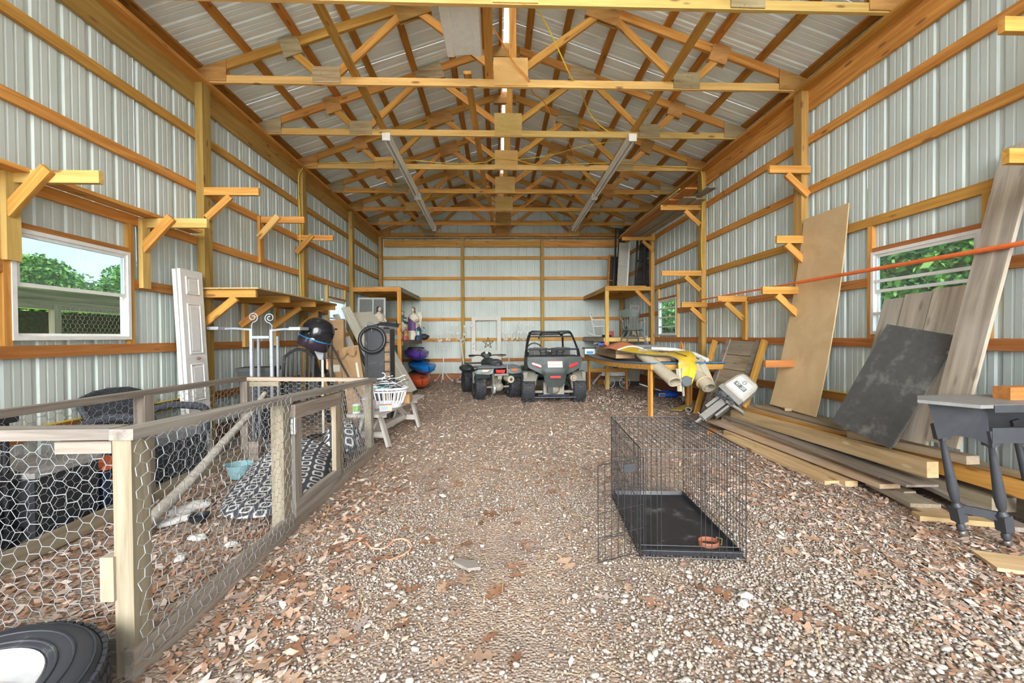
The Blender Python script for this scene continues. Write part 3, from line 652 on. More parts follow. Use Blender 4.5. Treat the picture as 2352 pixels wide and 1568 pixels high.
hexwire('wire_mesh', plane((-1.548, 1.625, .03), (.012, 1, 0), (0, -.02, 1), (1, 0, 0)), 1.17, .90, .052, pen, False, seed=2)
hexwire('wire_mesh', plane((-1.535, 3.66, .03), (0, 1, 0), (0, -.035, 1), (1, 0, 0)), .92, .81, .052, pen, False, seed=3)
hexwire('wire_mesh', plane((-2.92, 4.56, .02), (1, 0, 0), (0, 0, 1), (0, 1, 0)), 1.33, .82, .052, pen, True, seed=4)
hexwire('wire_mesh', plane((-2.965, 1.68, .02), (0, 1, 0), (0, 0, 1), (1, 0, 0)), 2.88, .85, .06, pen, True, seed=5)
# ------------------------------------------------------------------ things in the pen
def ikat_mat():
    m, nt, p = _new('ikat_fabric'); L = nt.links
    tc = nt.nodes.new('ShaderNodeTexCoord'); n = nt.nodes.new('ShaderNodeTexNoise'); n.inputs['Scale'].default_value = 28; n.inputs['Detail'].default_value = 3; L.new(tc.outputs['UV'], n.inputs['Vector'])
    def math_(op, a=None, b=None):
        q = nt.nodes.new('ShaderNodeMath'); q.operation = op
        for i, v in enumerate((a, b)):
            if v is None: continue
            if isinstance(v, (int, float)): q.inputs[i].default_value = v
            else: L.new(v, q.inputs[i])
        return q.outputs[0]
    s = nt.nodes.new('ShaderNodeSeparateXYZ'); L.new(tc.outputs['UV'], s.inputs[0])
    jit = math_('MULTIPLY', math_('SUBTRACT', n.outputs['Fac'], .5), .30)
    X = math_('DIVIDE', s.outputs[0], .125); Y = math_('DIVIDE', s.outputs[1], .11)
    Y = math_('ADD', Y, math_('MULTIPLY', math_('MODULO', math_('FLOOR', X), 2.0), .5))
    fx = math_('ABSOLUTE', math_('SUBTRACT', math_('FRACT', X), .5)); fy = math_('ABSOLUTE', math_('SUBTRACT', math_('FRACT', math_('ADD', Y, jit)), .5))
    d = math_('ADD', math_('MAXIMUM', fx, fy), math_('MULTIPLY', math_('ADD', fx, fy), .22)); d = math_('ADD', d, math_('MULTIPLY', jit, .35))
    r = nt.nodes.new('ShaderNodeValToRGB'); r.color_ramp.interpolation = 'CONSTANT'; e = r.color_ramp.elements; e[0].position = 0; e[0].color = (.065, .07, .08, 1); e[1].position = .30; e[1].color = (.54, .525, .50, 1)
    q = e.new(.48); q.color = (.065, .07, .08, 1); L.new(d, r.inputs['Fac']); L.new(r.outputs[0], p.inputs['Base Color']); p.inputs['Roughness'].default_value = .9; p.inputs['Specular IOR Level'].default_value = .1
    return m
IKAT = ikat_mat()
def pillow(name, C_, rx, ry, h, rz, label, n1=44, n2=56, e=2.6, fn=None, base=0.02):
    """stuffed cushion: superellipse plan, domed and dented top, flat underside"""
    rg = random.Random(hash(name) % 99+int(h*100)); ph = [rg.uniform(0, 6) for _ in range(6)]
    me = bpy.data.meshes.new(name); vs = []; fs = []; uv = []
    c, s_ = math.cos(rz), math.sin(rz)
    for i in range(n1+1):
        for j in range(n2):
            t = i/n1; a = 2*PI*j/n2; ca, sa = math.cos(a), math.sin(a)
            R = (abs(ca)**e+abs(sa)**e)**(-1/e)
            rr = min(1, t*2) if t <= .5 else min(1, 2-2*t); k = math.sin(rr*PI/2)
            x, y = rx*R*ca*k, ry*R*sa*k
            prof = (1-k**3.2)**.55 if k < 1 else 0
            z = base+h*.33+(h*.67*prof*(1+.10*math.sin(7*x+ph[0])*math.sin(6*y+ph[1])+.05*math.sin(17*y+ph[2]+4*x)) if t <= .5 else -h*.33*prof)
            if fn: z = z*fn(x, y) if t <= .5 else z*min(1, fn(x, y))
            vs.append((x*c-y*s_, x*s_+y*c, max(z, base*.4))); uv.append((x*1.15+.03*math.sin(5*y), y*1.1+z*.8))
    for i in range(n1):
        for j in range(n2): fs.append((i*n2+j, i*n2+(j+1) % n2, (i+1)*n2+(j+1) % n2, (i+1)*n2+j))
    me.from_pydata(vs, [], fs); ul = me.uv_layers.new(name='UVMap')
    for l in me.loops: ul.data[l.index].uv = uv[l.vertex_index]
    me.polygons.foreach_set('use_smooth', [True]*len(me.polygons)); me.materials.append(IKAT)
    return put(name, me, None, M=Matrix.Translation(C_), label=label, cat='dog bed')
pillow('dog_bed', (-2.00, 3.62, 0), .36, .72, .30, .16, 'black and white patterned dog bed lying flat in the pen', fn=lambda x, y: .42+.62*min(1, max(0, (y+.45)/.9)))
pillow('dog_bed', (-1.76, 4.25, .10), .18, .20, .30, .3, 'bunched black and white patterned pillow at the pen end', e=2.2, base=.03)
BLUEP = mat('pale_blue_plastic', (.26, .47, .51), rough=.4)
bw = thing('feeding_bowl', (-2.56, 3.88, .012), label='pale blue plastic bowl with two handles in the pen', cat='bowl')
put('bowl', B().lathe([(.07, 0), (.095, .06), (.108, .125), (.112, .128), (.104, .12), (.09, .06), (.065, .012)], 24, o=(-2.56, 3.88, .012)), BLUEP, bw, smooth=True)
for s in (-1, 1): put('handle', B().box((-2.56+s*.12, 3.88, .135), (.03, .06, .008)), BLUEP, bw)
BLK = mat('black_plastic', (.018, .02, .024), rough=.42); BLKM = mat('matt_black_plastic', (.03, .032, .036), rough=.6, dirt=(.25, .23, .2), dirt_amt=.15, dscale=9)
put('water_bowl', B().lathe([(.045, 0), (.06, .02), (.062, .045), (.056, .046), (.05, .02), (.03, .012)], 22, o=(-2.285, 2.965, .012)), BLK, smooth=True, label='small round black bowl on the pen floor', cat='bowl')
BARK = wood('barkless_branch', (.30, .27, .23), (.52, .48, .42), gx=3, gy=26, bump=.5)
pth = [Vector(q) for q in ((-2.50, 2.72, .05), (-2.53, 3.2, .20), (-2.57, 3.7, .40), (-2.60, 4.1, .55), (-2.62, 4.42, .72))]
put('branch', B().tube(spline(pth, 6), [.045-.0009*k for k in range(25)], 9), BARK, smooth=True, label='bare grey branch leaning across the pen', cat='branch')
put('firewood_block', B().box((-2.74, 4.44, .11), (.10, .07, .20)), GREYW, label='upright wood block at the far corner inside the pen', cat='wood block')
FLUFF = mat('white_stuffing', (.56, .545, .515), rough=1, var=.1, scale=60, bump=.6)
def tuft(c, r, label, seed, n=6, flat=.45):
    rg = random.Random(seed); b = B()
    me = bmesh.new(); bmesh.ops.create_icosphere(me, subdivisions=3, radius=1)
    for v in me.verts:
        q = v.co.copy(); f = 1+.28*math.sin(4*q.x+seed)*math.cos(5*q.y+seed*.7)+.14*math.sin(11*q.y+seed+7*q.x)
        v.co = Vector((q.x*r[0]*f, q.y*r[1]*f, max(q.z*r[2]*f, -r[2]*.35)))
    m = bpy.data.meshes.new('stuffing_tuft'); me.to_mesh(m); me.free(); m.polygons.foreach_set('use_smooth', [True]*len(m.polygons)); m.materials.append(FLUFF)
    return put('stuffing_tuft', m, None, M=Matrix.Translation((c[0], c[1], r[2]*.35+.004)) @ Matrix.Rotation(seed, 4, 'Z'), label=label, cat='stuffing', group='torn stuffing')
tuft((-2.47, 3.17), (.14, .05, .045), 'long white stuffing tuft in front of the patterned bed', 1.1)
tuft((-2.45, 2.98), (.05, .17, .025), 'flat white stuffing strip along the branch foot', 2.2)
tuft((-2.12, 2.72), (.06, .035, .02), 'small white stuffing tuft in the pen foreground', 3.1)
tuft((-1.84, 2.62), (.035, .03, .02), 'tiny white stuffing puff near the gate post', 4.0)
tuft((-2.04, 2.48), (.05, .03, .018), 'white stuffing scrap near the gate side base', 5.2)
put('white_box', B().bx(-2.28, -2.14, 4.0, 4.1, .01, .11), mat('white_card', (.8, .79, .76), rough=.7), label='small white box behind the patterned bed', cat='box')

# ------------------------------------------------------------------ spare wheel
RUB = mat('tyre_rubber', (.03, .034, .042), rough=.62, dirt=(.28, .26, .23), dirt_amt=.12, dscale=7); RIM = mat('white_steel_rim', (.33, .33, .325), rough=.4, dirt=(.30, .20, .12), dirt_amt=.1, dscale=10)
Rw = Matrix.Rotation(math.radians(5), 3, 'X') @ Matrix.Rotation(math.radians(2), 3, 'Y')
wh = thing('spare_wheel', (-1.80, 1.265, .025), label='spare trailer wheel with a white rim lying by the pen corner', cat='wheel', R=Rw)
b = B(); b.lathe([(.195, .205), (.205, .214), (.25, .222), (.30, .214), (.325, .195), (.338, .165), (.342, .12), (.338, .07), (.325, .04), (.30, .022), (.25, .012), (.2, .02), (.195, .04)], 64, cap=False)
ty = put('tyre', b, RUB, wh, smooth=30, rel=True)
for rr_, zz_ in ((.222, .2215), (.262, .2235), (.312, .2085)): put('sidewall_ring', B().tube([(rr_*math.cos(2*PI*k/48), rr_*math.sin(2*PI*k/48), zz_-.003) for k in range(48)], .0042, 5, closed=True), RUB, ty, M=PM[wh.name], smooth=True)
b = B()
for k in range(60):
    a = 2*PI*k/60
    for z, dr in ((.062, .0), (.10, .0), (.14, .0), (.178, -.006)):
        R_ = Matrix.Rotation(a+(.03 if z > .1 else 0), 3, 'Z'); b.box(R_ @ Vector((.341+dr, 0, z)), (.012, .026, .030), R_)
put('tread_block', b, RUB, ty, rel=False, M=PM[wh.name], kind='stuff')
b = B(); b.lathe([(.200, .207), (.196, .214), (.190, .208), (.178, .185), (.172, .15), (.168, .14), (.155, .13), (.13, .128), (.10, .15), (.085, .152), (.075, .145), (.06, .14), (.055, .12)], 48, cap=False)
rim = put('rim', b, RIM, wh, smooth=30, rel=True)
for k in range(5):
    a = 2*PI*k/5; put('stud_hole', B().tube([(.078*math.cos(a), .078*math.sin(a), .146), (.078*math.cos(a), .078*math.sin(a), .154)], .010, 10), mat('dark_hole', (.02, .02, .02), rough=.9), rim, M=PM[wh.name])

# ------------------------------------------------------------------ dog crate
CW = mat('crate_wire', (.045, .045, .048), rough=.45, metal=.4, dirt=(.22, .10, .05), dirt_amt=.12, dscale=14)
cr = thing('dog_crate', (.99, 2.8, 0), label='black folding wire dog crate with its door open', cat='crate')
cn = {'nl': Vector((.655, 2.345, 0)), 'nr': Vector((1.243, 2.285, 0)), 'fl': Vector((.745, 3.275, 0)), 'fr': Vector((1.315, 3.235, 0))}; CHt = .645
def wires(name, o, du, dv, U, V, par, thick=.0028, r=.002, **k):
    """grid of wires: U along du positions, V along dv positions"""
    o, du, dv = Vector(o), Vector(du), Vector(dv); b = B()
    for t, rr in U: b.tube([o+du*t, o+du*t+dv], rr or r, 5)
    for t, rr in V: b.tube([o+dv*t, o+dv*t+du], rr or r, 5)
    return put(name, b, CW, par, smooth=True, kind='stuff')
lin = lambda n, e=.0032: [(i/n, e if i in (0, n) else 0) for i in range(n+1)]
HZ = [(0.02, .0028), (.12, 0), (.3, 0), (.5, 0), (.74, 0), (.88, 0), (1, .0032)]
up3 = Vector((0, 0, CHt))
wires('side_panel', cn['nl'], cn['fl']-cn['nl'], up3, lin(26), HZ, cr); wires('side_panel', cn['nr'], cn['fr']-cn['nr'], up3, lin(26), HZ, cr)
wires('end_panel', cn['fl'], cn['fr']-cn['fl'], up3, lin(16), HZ, cr)
wires('top_panel', cn['nl']+up3, cn['nr']-cn['nl'], cn['fl']-cn['nl'], lin(16), [(i/8, 0) for i in range(9)], cr)
wires('base_panel', cn['nl']+Vector((0, 0, .012)), cn['nr']-cn['nl'], cn['fl']-cn['nl'], lin(8), [(i/10, 0) for i in range(11)], cr)
d = cn['nr']-cn['nl']
wires('front_panel', cn['nl'], d, up3, [(t, .003 if t in (0, 1) else 0) for t in (0, .05, .1, .16, .2, .58, .62, .68, .75, .82, .88, .94, 1)], [(.02, .0032), (.08, 0), (.13, 0), (.84, 0), (.92, 0), (1, .0032)], cr)
hd = cn['nl']+d*.03+Vector((0, 0, .05)); dd = Vector((-.285, -.075, -.02))
dr = wires('door', hd, dd, Vector((0, 0, .545)), lin(7, .003), [(0, .003), (.25, 0), (.5, 0), (.72, 0), (1, .003)], cr)
put('latch_plate', B().box(hd+dd*.32+Vector((0, 0, .50)), (.075, .008, .045), Matrix.Rotation(.26, 3, 'Z')), BLKM, dr)
for t in (.22, .8): put('latch', B().tube([hd+dd*.95+Vector((0, 0, .545*t)), hd+dd*.7+Vector((0, -.012, .545*t+.012)), hd+dd*.45+Vector((0, 0, .545*t))], .003, 6), CW, dr)
b = B(); p4 = [cn['nl']+Vector((.015, .0, 0)), cn['nr']+Vector((-.015, .0, 0)), cn['fr']+Vector((-.012, -.015, 0)), cn['fl']+Vector((.012, -.015, 0))]
ctr = sum(p4, Vector())/4; rings = []
for f_, z in ((.985, .022), (1.0, .055), (.975, .058), (.955, .03), (.0, .026)): rings.append([ctr+(q-ctr)*f_+Vector((0, 0, z)) for q in p4])
vs = [v for r_ in rings for v in r_]; fs = [(i*4+k, i*4+(k+1) % 4, (i+1)*4+(k+1) % 4, (i+1)*4+k) for i in range(4) for k in range(4)]
b.add(vs, fs); put('tray', b, mat('black_tray', (.022, .024, .028), rough=.45, dirt=(.32, .31, .30), dirt_amt=.16, dscale=5), cr)
cl = thing('dog_collar', (1.10, 2.43, .03), label='brown leather dog collar lying in the crate tray', cat='collar')
LEATH = mat('brown_leather', (.34, .12, .06), rough=.6, bump=.2)
vs = []; fs = []; N = 36
for i in range(N+1):
    a = 2*PI*i/N*.97; x, y = 1.10+.06*math.cos(a), 2.43+.048*math.sin(a)
    for rr, z in ((1, .03), (1, .057), (.93, .057), (.93, .03)): vs.append((1.10+(x-1.10)*rr, 2.43+(y-2.43)*rr, z))
for i in range(N):
    for k in range(4): fs.append((i*4+k, i*4+(k+1) % 4, (i+1)*4+(k+1) % 4, (i+1)*4+k))
b = B(); b.add(vs, fs); put('strap', b, LEATH, cl, smooth=True)
put('buckle', B().tube([(1.158, 2.445, .03), (1.178, 2.425, .03), (1.182, 2.425, .066), (1.158, 2.447, .066)], .0035, 6, closed=True), mat('brass_buckle', (.55, .40, .20), rough=.35, metal=.9), cl)

# ================================================================== LEFT SIDE
WPAINT = mat('white_door_paint', (.76, .76, .73), rough=.45, var=.04)
CREAM = mat('cream_paint', (.62, .60, .50), rough=.5, var=.06)
def panel_leaf(T, F, w, h, t, m, panels, name='leaf'):
    """door leaf in frame F (x across, y thickness outward, z up) with raised panels as sub-parts"""
    lf = put(name, B().bx(0, w, -t, 0, 0, h), m, T, M=F)
    for x0, x1, z0, z1 in panels:
        b = B(); e = .022
        o = [(x0, 0, z0), (x1, 0, z0), (x1, 0, z1), (x0, 0, z1)]; i_ = [(x0+e, .0, z0+e), (x1-e, .0, z0+e), (x1-e, .0, z1-e), (x0+e, .0, z1-e)]
        c = [(x0+2*e, .007, z0+2*e), (x1-2*e, .007, z0+2*e), (x1-2*e, .007, z1-2*e), (x0+2*e, .007, z1-2*e)]
        mid = [(a+e*.5*(1 if k in (0, 3) else -1), .009, z+e*.5*(1 if k in (0, 1) else -1)) for k, (a, y, z) in enumerate(o)]
        vs = o+mid+i_+c
        b.add(vs, [(r*4+k, r*4+(k+1) % 4, (r+1)*4+(k+1) % 4, (r+1)*4+k) for r in range(3) for k in range(4)]+[(12, 13, 14, 15)])
        put('raised_panel', b, m, lf, M=F)
    return lf
def axes(o, x, y, z):
    x, y, z = Vector(x).normalized(), Vector(y).normalized(), Vector(z).normalized()
    return Matrix(((x.x, y.x, z.x, o[0]), (x.y, y.y, z.y, o[1]), (x.z, y.z, z.z, o[2]), (0, 0, 0, 1)))
bd = thing('bifold_door', (-3.42, 4.6, 0), label='narrow white folded panel door leaning by the nearest left post', cat='door')
_up = Vector((-.045, 0, 1)).normalized(); Fd = axes((-3.385, 4.43, .0), (0, 1, 0), Vector((1, 0, .045)), _up)
pn = [(.06, .26, .12, .52), (.06, .26, .62, 1.03), (.06, .26, 1.13, 1.68), (.06, .26, 1.77, 1.97)]
lf = panel_leaf(bd, Fd, .32, 2.04, .034, WPAINT, pn); put('back_leaf', B().bx(-.01, .31, -.078, -.040, 0, 2.035), WPAINT, bd, M=Fd)
put('knob', B().ball((.16, .022, 1.085), (.016, .02, .016)), mat('brown_knob', (.22, .09, .05), rough=.4), lf, M=Fd, smooth=True)

# wicker armchair
def wicker_mat():
    m, nt, p = _new('dark_wicker'); L = nt.links; tc = nt.nodes.new('ShaderNodeTexCoord')
    br = nt.nodes.new('ShaderNodeTexBrick'); br.inputs['Scale'].default_value = 22; br.inputs['Color1'].default_value = (.055, .065, .08, 1); br.inputs['Color2'].default_value = (.085, .095, .115, 1); br.inputs['Mortar'].default_value = (.012, .014, .018, 1); br.inputs['Mortar Size'].default_value = .03
    mp = nt.nodes.new('ShaderNodeMapping'); mp.inputs['Rotation'].default_value = (1.2, .4, .6); L.new(tc.outputs['Object'], mp.inputs['Vector']); L.new(mp.outputs[0], br.inputs['Vector']); L.new(br.outputs['Color'], p.inputs['Base Color']); p.inputs['Roughness'].default_value = .55
    b = nt.nodes.new('ShaderNodeBump'); b.inputs['Strength'].default_value = .7; b.inputs['Distance'].default_value = .01; L.new(br.outputs['Fac'], b.inputs['Height']); b.invert = True; L.new(b.outputs['Normal'], p.inputs['Normal']); return m
WICK = wicker_mat(); CUSH = mat('dusty_cushion', (.30, .32, .33), rough=.9, dirt=(.42, .40, .37), dirt_amt=.3)
wc = thing('wicker_armchair', (-3.27, 3.75, 0), label='dark grey wicker armchair between the pen and the left wall', cat='chair')
put('base', B().bx(-3.53, -3.0, 3.44, 4.10, .05, .40), WICK, wc)
b = B(); b.grid(lambda i, j: (-3.40-.17*(j/6)-.02*math.cos(PI*i/8), 3.50+.54*i/8+(.03*(j/6) if i > 4 else -.03*(j/6)), .40+.45*(j/6)-.05*((i-4)/4)**2*(j/6)), 8, 6)
b.grid(lambda i, j: (-3.44-.17*(j/6)-.02*math.cos(PI*i/8), 3.50+.54*i/8+(.03*(j/6) if i > 4 else -.03*(j/6)), .40+.45*(j/6)-.05*((i-4)/4)**2*(j/6)), 8, 6)
bk = put('backrest', b, WICK, wc, smooth=True)
put('back_edge', B().tube([(-3.41-.17*t-.015, 3.50+.54*i/8+(.03 if i > 4 else -.03)*t, .40+.45*t-.05*((i-4)/4)**2*t) for i, t in [(0, 0), (0, .5), (0, 1), (2, 1), (4, 1), (6, 1), (8, 1), (8, .5), (8, 0)]], .022, 8), WICK, bk, smooth=True)
for y in (3.44, 4.08):
    put('arm', B().tube(spline([(-3.54, y, .60), (-3.35, y, .655), (-3.15, y, .655), (-3.01, y, .625), (-2.995, y, .52), (-3.0, y, .38)], 5), .034, 9), WICK, wc, smooth=True)
put('seat_cushion', B().bx(-3.45, -3.01, 3.50, 4.04, .40, .46), CUSH, wc)
for x in (-3.5, -3.04):
    for y in (3.48, 4.06): put('leg', B().bx(x-.02, x+.02, y-.02, y+.02, 0, .06), BLK, wc)
# black chest, navy carton, small rack at the far left
DUST = mat('dusty_black', (.03, .032, .036), rough=.55, dirt=(.36, .34, .31), dirt_amt=.05, dscale=5)
ch = thing('storage_chest', (-3.3, 2.82, 0), label='black storage chest with a dusty grey top beside the pen', cat='chest')
put('body', B().bx(-3.58, -3.04, 2.64, 3.05, 0, .44), DUST, ch); put('lid', B().bx(-3.59, -3.025, 2.63, 3.06, .44, .475), mat('dusty_lid', (.34, .33, .31), rough=.9, var=.15), ch)
put('handle', B().box((-3.032, 2.85, .33), (.015, .14, .03)), BLK, ch)
NAVY = mat('navy_carton', (.018, .03, .06), rough=.55)
nc = thing('tool_carton', (-3.25, 3.2, 0), label='navy carton with an orange stripe beside the black chest', cat='box')
put('carton', B().bx(-3.5, -3.03, 3.09, 3.40, 0, .34), NAVY, nc); put('stripe', B().bx(-3.51, -3.022, 3.085, 3.405, .345, .365), ORANGE, nc)
for z in (.06, .26): put('line', B().bx(-3.03, -3.026, 3.12, 3.37, z, z+.006), ORANGE, nc)
sr = thing('shelf_rack', (-3.35, 2.4, 0), label='black plastic shelf rack cut by the left picture edge', cat='shelf')
for y in (2.2, 2.58):
    for x in (-3.56, -3.14): put('leg', B().tube([(x, y, 0), (x, y, .84)], .018, 10), BLK, sr, smooth=True)
for z in (.10, .45, .80): put('tray', B().bx(-3.6, -3.1, 2.16, 2.62, z, z+.045), BLKM, sr)
put('spray_bottle', B().lathe([(.03, 0), (.032, .10), (.015, .13), (.015, .15), (.03, .152), (.03, .18), (.01, .19)], 14, o=(-3.18, 2.5, .495)), mat('white_plastic', (.75, .76, .77), rough=.4), smooth=True, label='white bottle on the black shelf rack', cat='bottle')
put('teal_tub', B().lathe([(.045, 0), (.05, .08), (.052, .082), (.046, .075), (.04, .005)], 14, o=(-3.2, 2.36, .495)), mat('teal_plastic', (.03, .42, .50), rough=.4), smooth=True, label='small teal tub on the black shelf rack', cat='tub')
put('grey_tub', B().lathe([(.10, 0), (.13, .16), (.135, .162), (.125, .15), (.09, .006)], 18, o=(-3.20, 2.40, .146)), mat('pale_grey_tub', (.55, .55, .52), rough=.6), smooth=True, label='pale grey tub on the low tier of the shelf rack', cat='tub')

# grey steel plant racks with scroll tops
GST = mat('grey_painted_steel', (.42, .46, .50), rough=.45, metal=.1)
def spiral(c, r, turns, n=26, flip=1):
    return [Vector((c[0]+flip*r*(1-.78*k/n)*math.sin(2*PI*turns*k/n), c[1], c[2]+r*(1-.78*k/n)*-math.cos(2*PI*turns*k/n))) for k in range(n+1)]
def rack(x, y, arm, label, fl, h):
    T = thing('plant_stand', (x, y, 0), label=label, cat='plant stand', group='grey scroll-top stands')
    put('post', B().bx(x-.016, x+.016, y-.016, y+.016, 0, h), GST, T); put('rear_post', B().bx(x-.08, x-.055, y+.25, y+.275, 0, h-.08), GST, T)
    put('arm', B().tube([(x, y, h-.01), (x+arm*.5, y-.02, h+.005), (x+arm, y-.04, h+.0)], .014, 6).bx(x+arm-.05, x+arm+.08, y-.16, y+.06, h-.01, h+.025), GST, T)
    put('scroll', B().tube([(x, y, h-.02), (x+.005, y, h+.05)]+spiral((x+.02*fl, y, h+.14), .062, 1.6, flip=fl), .0065, 6), GST, T, smooth=True)
    put('foot', B().bx(x-.12, x+.17, y-.014, y+.014, .0, .028).bx(x-.014, x+.014, y-.2, y+.3, .0, .028), GST, T)
rack(-3.09, 5.0, -.36, 'grey steel stand with a scroll top and arm towards the wall', 1, 1.41); rack(-2.865, 5.02, .33, 'grey steel stand with a scroll top and arm towards the black hood', -1, 1.40)
put('tie_bar', B().bx(-3.075, -2.88, 4.985, 5.01, 1.295, 1.325), GST, label='short grey bar joining the two scroll-top stands', cat='bar')

# salon hood dryer
hd_ = thing('hood_dryer', (-2.41, 5.35, 0), label='black salon hood dryer on a pale pole beside the stands', cat='hair dryer')
GLB = mat('glossy_black', (.012, .013, .016), rough=.12, dirt=(.22, .21, .19), dirt_amt=.08, dscale=4); SMOKE = mat('smoked_visor', (.03, .02, .028), rough=.12)
Rh = Matrix.Rotation(math.radians(22), 3, 'Y'); hc = Vector((-2.45, 5.32, 1.36))
b = B(); b.m = Matrix.Translation(hc) @ Rh.to_4x4(); b.lathe([(.185, -.09), (.195, -.02), (.19, .06), (.165, .12), (.12, .165), (.06, .185), (.0, .19)], 28, cap=False); b.lathe([(.18, -.09), (.18, .05), (.1, .15), (.0, .17)], 28, cap=False)
hood = put('hood', b, GLB, hd_, smooth=True)
b = B(); b.m = Matrix.Translation(hc) @ Rh.to_4x4(); b.lathe([(.188, -.05), (.196, -.12), (.19, -.19), (.182, -.2), (.182, -.19), (.188, -.12), (.182, -.06)], 28, cap=False); put('visor', b, SMOKE, hd_, smooth=True)
b = B(); b.m = Matrix.Translation(hc) @ Rh.to_4x4(); b.tube([(.199*math.cos(2*PI*k/28), .199*math.sin(2*PI*k/28), -.075) for k in range(28)], .0065, 6, closed=True); put('trim_ring', b, mat('blue_trim', (.02, .25, .55), rough=.3), hood, smooth=True)
b = B(); b.m = Matrix.Translation(hc) @ Rh.to_4x4(); b.box((.05, -.192, -.06), (.035, .006, .012)); put('badge', b, WPAINT, hood)
put('bracket', B().prism([(-.10, .02), (.05, .02), (.03, -.14), (-.02, -.14)], -.03, .03, Matrix.Translation((-2.41, 5.32, 1.16)) @ Matrix.Rotation(PI/2, 4, 'X')), mat('grey_casting', (.28, .30, .32), rough=.4, metal=.4), hd_)
put('pole', B().tube([(-2.395, 5.32, .06), (-2.395, 5.32, 1.05)], .017, 12), mat('pale_pole', (.66, .64, .52), rough=.35, metal=.3), hd_, smooth=True)
for k in range(5): a = 2*PI*k/5+.3; put('foot', B().tube([(-2.395, 5.32, .07), (-2.395+.24*math.cos(a), 5.32+.24*math.sin(a), .03)], [.018, .012], 8).ball((-2.395+.24*math.cos(a), 5.32+.24*math.sin(a), .02), .02), BLK, hd_, smooth=True)
put('cable', B().tube(spline([(-2.30, 5.22, 1.26), (-2.285, 5.22, 1.1), (-2.30, 5.23, .95), (-2.29, 5.24, .86), (-2.32, 5.24, .84)], 5), .006, 5), BLK, hd_, smooth=True)
put('copper_tie', B().lathe([(.012, 0), (.016, .03), (.012, .10), (.016, .13)], 8, o=(-2.30, 5.23, .90)), mat('copper', (.62, .30, .16), rough=.5), hd_)
# dark totes behind the pen
for k, (x, y, z, rz, lab) in enumerate(((-3.30, 5.52, 0, .15, 'dark grey storage tote standing behind the pen corner'), (-3.30, 5.52, .47, .22, 'upper dark grey tote stacked behind the pen corner'))):
    T = thing('storage_tote', (x, y, z), rz, label=lab, cat='tote', group='dark totes')
    b = B(); n = 0
    for zz, w, d_ in ((0, .17, .13), (.40, .20, .16)): b.v += [(-w, -d_, zz), (w, -d_, zz), (w, d_, zz), (-w, d_, zz)]
    b.f += [(0, 1, 5, 4), (1, 2, 6, 5), (2, 3, 7, 6), (3, 0, 4, 7), (3, 2, 1, 0), (4, 5, 6, 7)]
    put('tub', b, mat('dark_grey_plastic', (.05, .053, .055), rough=.6), T, rel=True); put('lid', B().bx(-.215, .215, -.175, .175, .40, .45), mat('dark_grey_plastic', (.05, .053, .055)), T, rel=True)
# black slatted crib end
cb = thing('crib_end', (-3.2, 6.3, 0), label='black arched crib end with slats leaning behind the hood dryer', cat='headboard')
Fc = axes((-3.36, 6.15, 0), (1, .25, 0), (.25, -1, .12), (.0, .12, 1)); b = B().bx(0, .035, -.02, .02, 0, .98).bx(.40, .435, -.02, .02, 0, .98); put('stile', B().bx(0, .035, -.02, .02, 0, 1.03), BLKM, cb, M=Fc); put('stile', B().bx(.40, .435, -.02, .02, 0, 1.03), BLKM, cb, M=Fc)
put('top_arch', B().tube([(.0175+.4*k/10, 0, 1.02+.12*math.sin(PI*k/10)) for k in range(11)], .022, 8), BLKM, cb, M=Fc, smooth=True); put('lower_rail', B().bx(.03, .40, -.018, .018, .25, .31), BLKM, cb, M=Fc); put('middle_rail', B().bx(.03, .40, -.016, .016, .66, .69), BLKM, cb, M=Fc)
for k in range(6): put('slat', B().bx(.065+.058*k, .087+.058*k, -.01, .01, .29, 1.03+.11*math.sin(PI*(.06+.058*k)/.4)), BLKM, cb, M=Fc)
# leaning bed rails
for k, (x, mm, lab) in enumerate(((-3.02, BLKM, 'black bed rail leaning left of the cartons, nearest the crib end'), (-2.97, PINE, 'orange timber strip leaning among the bed rails'), (-2.92, BLKM, 'second black bed rail leaning left of the cartons'), (-2.87, OLDW, 'brown slat leaning beside the cartons'))):
    board('bed_rail', (x+.26, 6.42+.05*k, .0), (x-.10, 6.62+.05*k, 1.18-.03*k), .035, .07, mm, label=lab, cat='rail', group='leaning bed rails')
board('jack_bar', (-2.9, 6.5, .75), (-3.11, 6.95, 1.72), .05, .06, BLKM, label='black metal bar leaning up under the wall shelf', cat='bar')
put('black_cane', B().tube([(-2.755, 6.55, .0), (-2.765, 6.55, 1.43)], .013, 8).tube([(-2.86, 6.55, 1.44), (-2.68, 6.55, 1.43)], .014, 8), BLK, smooth=True, label='black T-handled rod standing in front of the cartons', cat='rod')
put('black_tube', B().tube([(-2.30, 6.45, .35), (-2.86, 6.62, 1.30)], .016, 8).tube([(-2.30, 6.45, .35), (-2.12, 6.4, .02)], .016, 8), BLK, smooth=True, label='black tube slanting in front of the cartons', cat='tube')
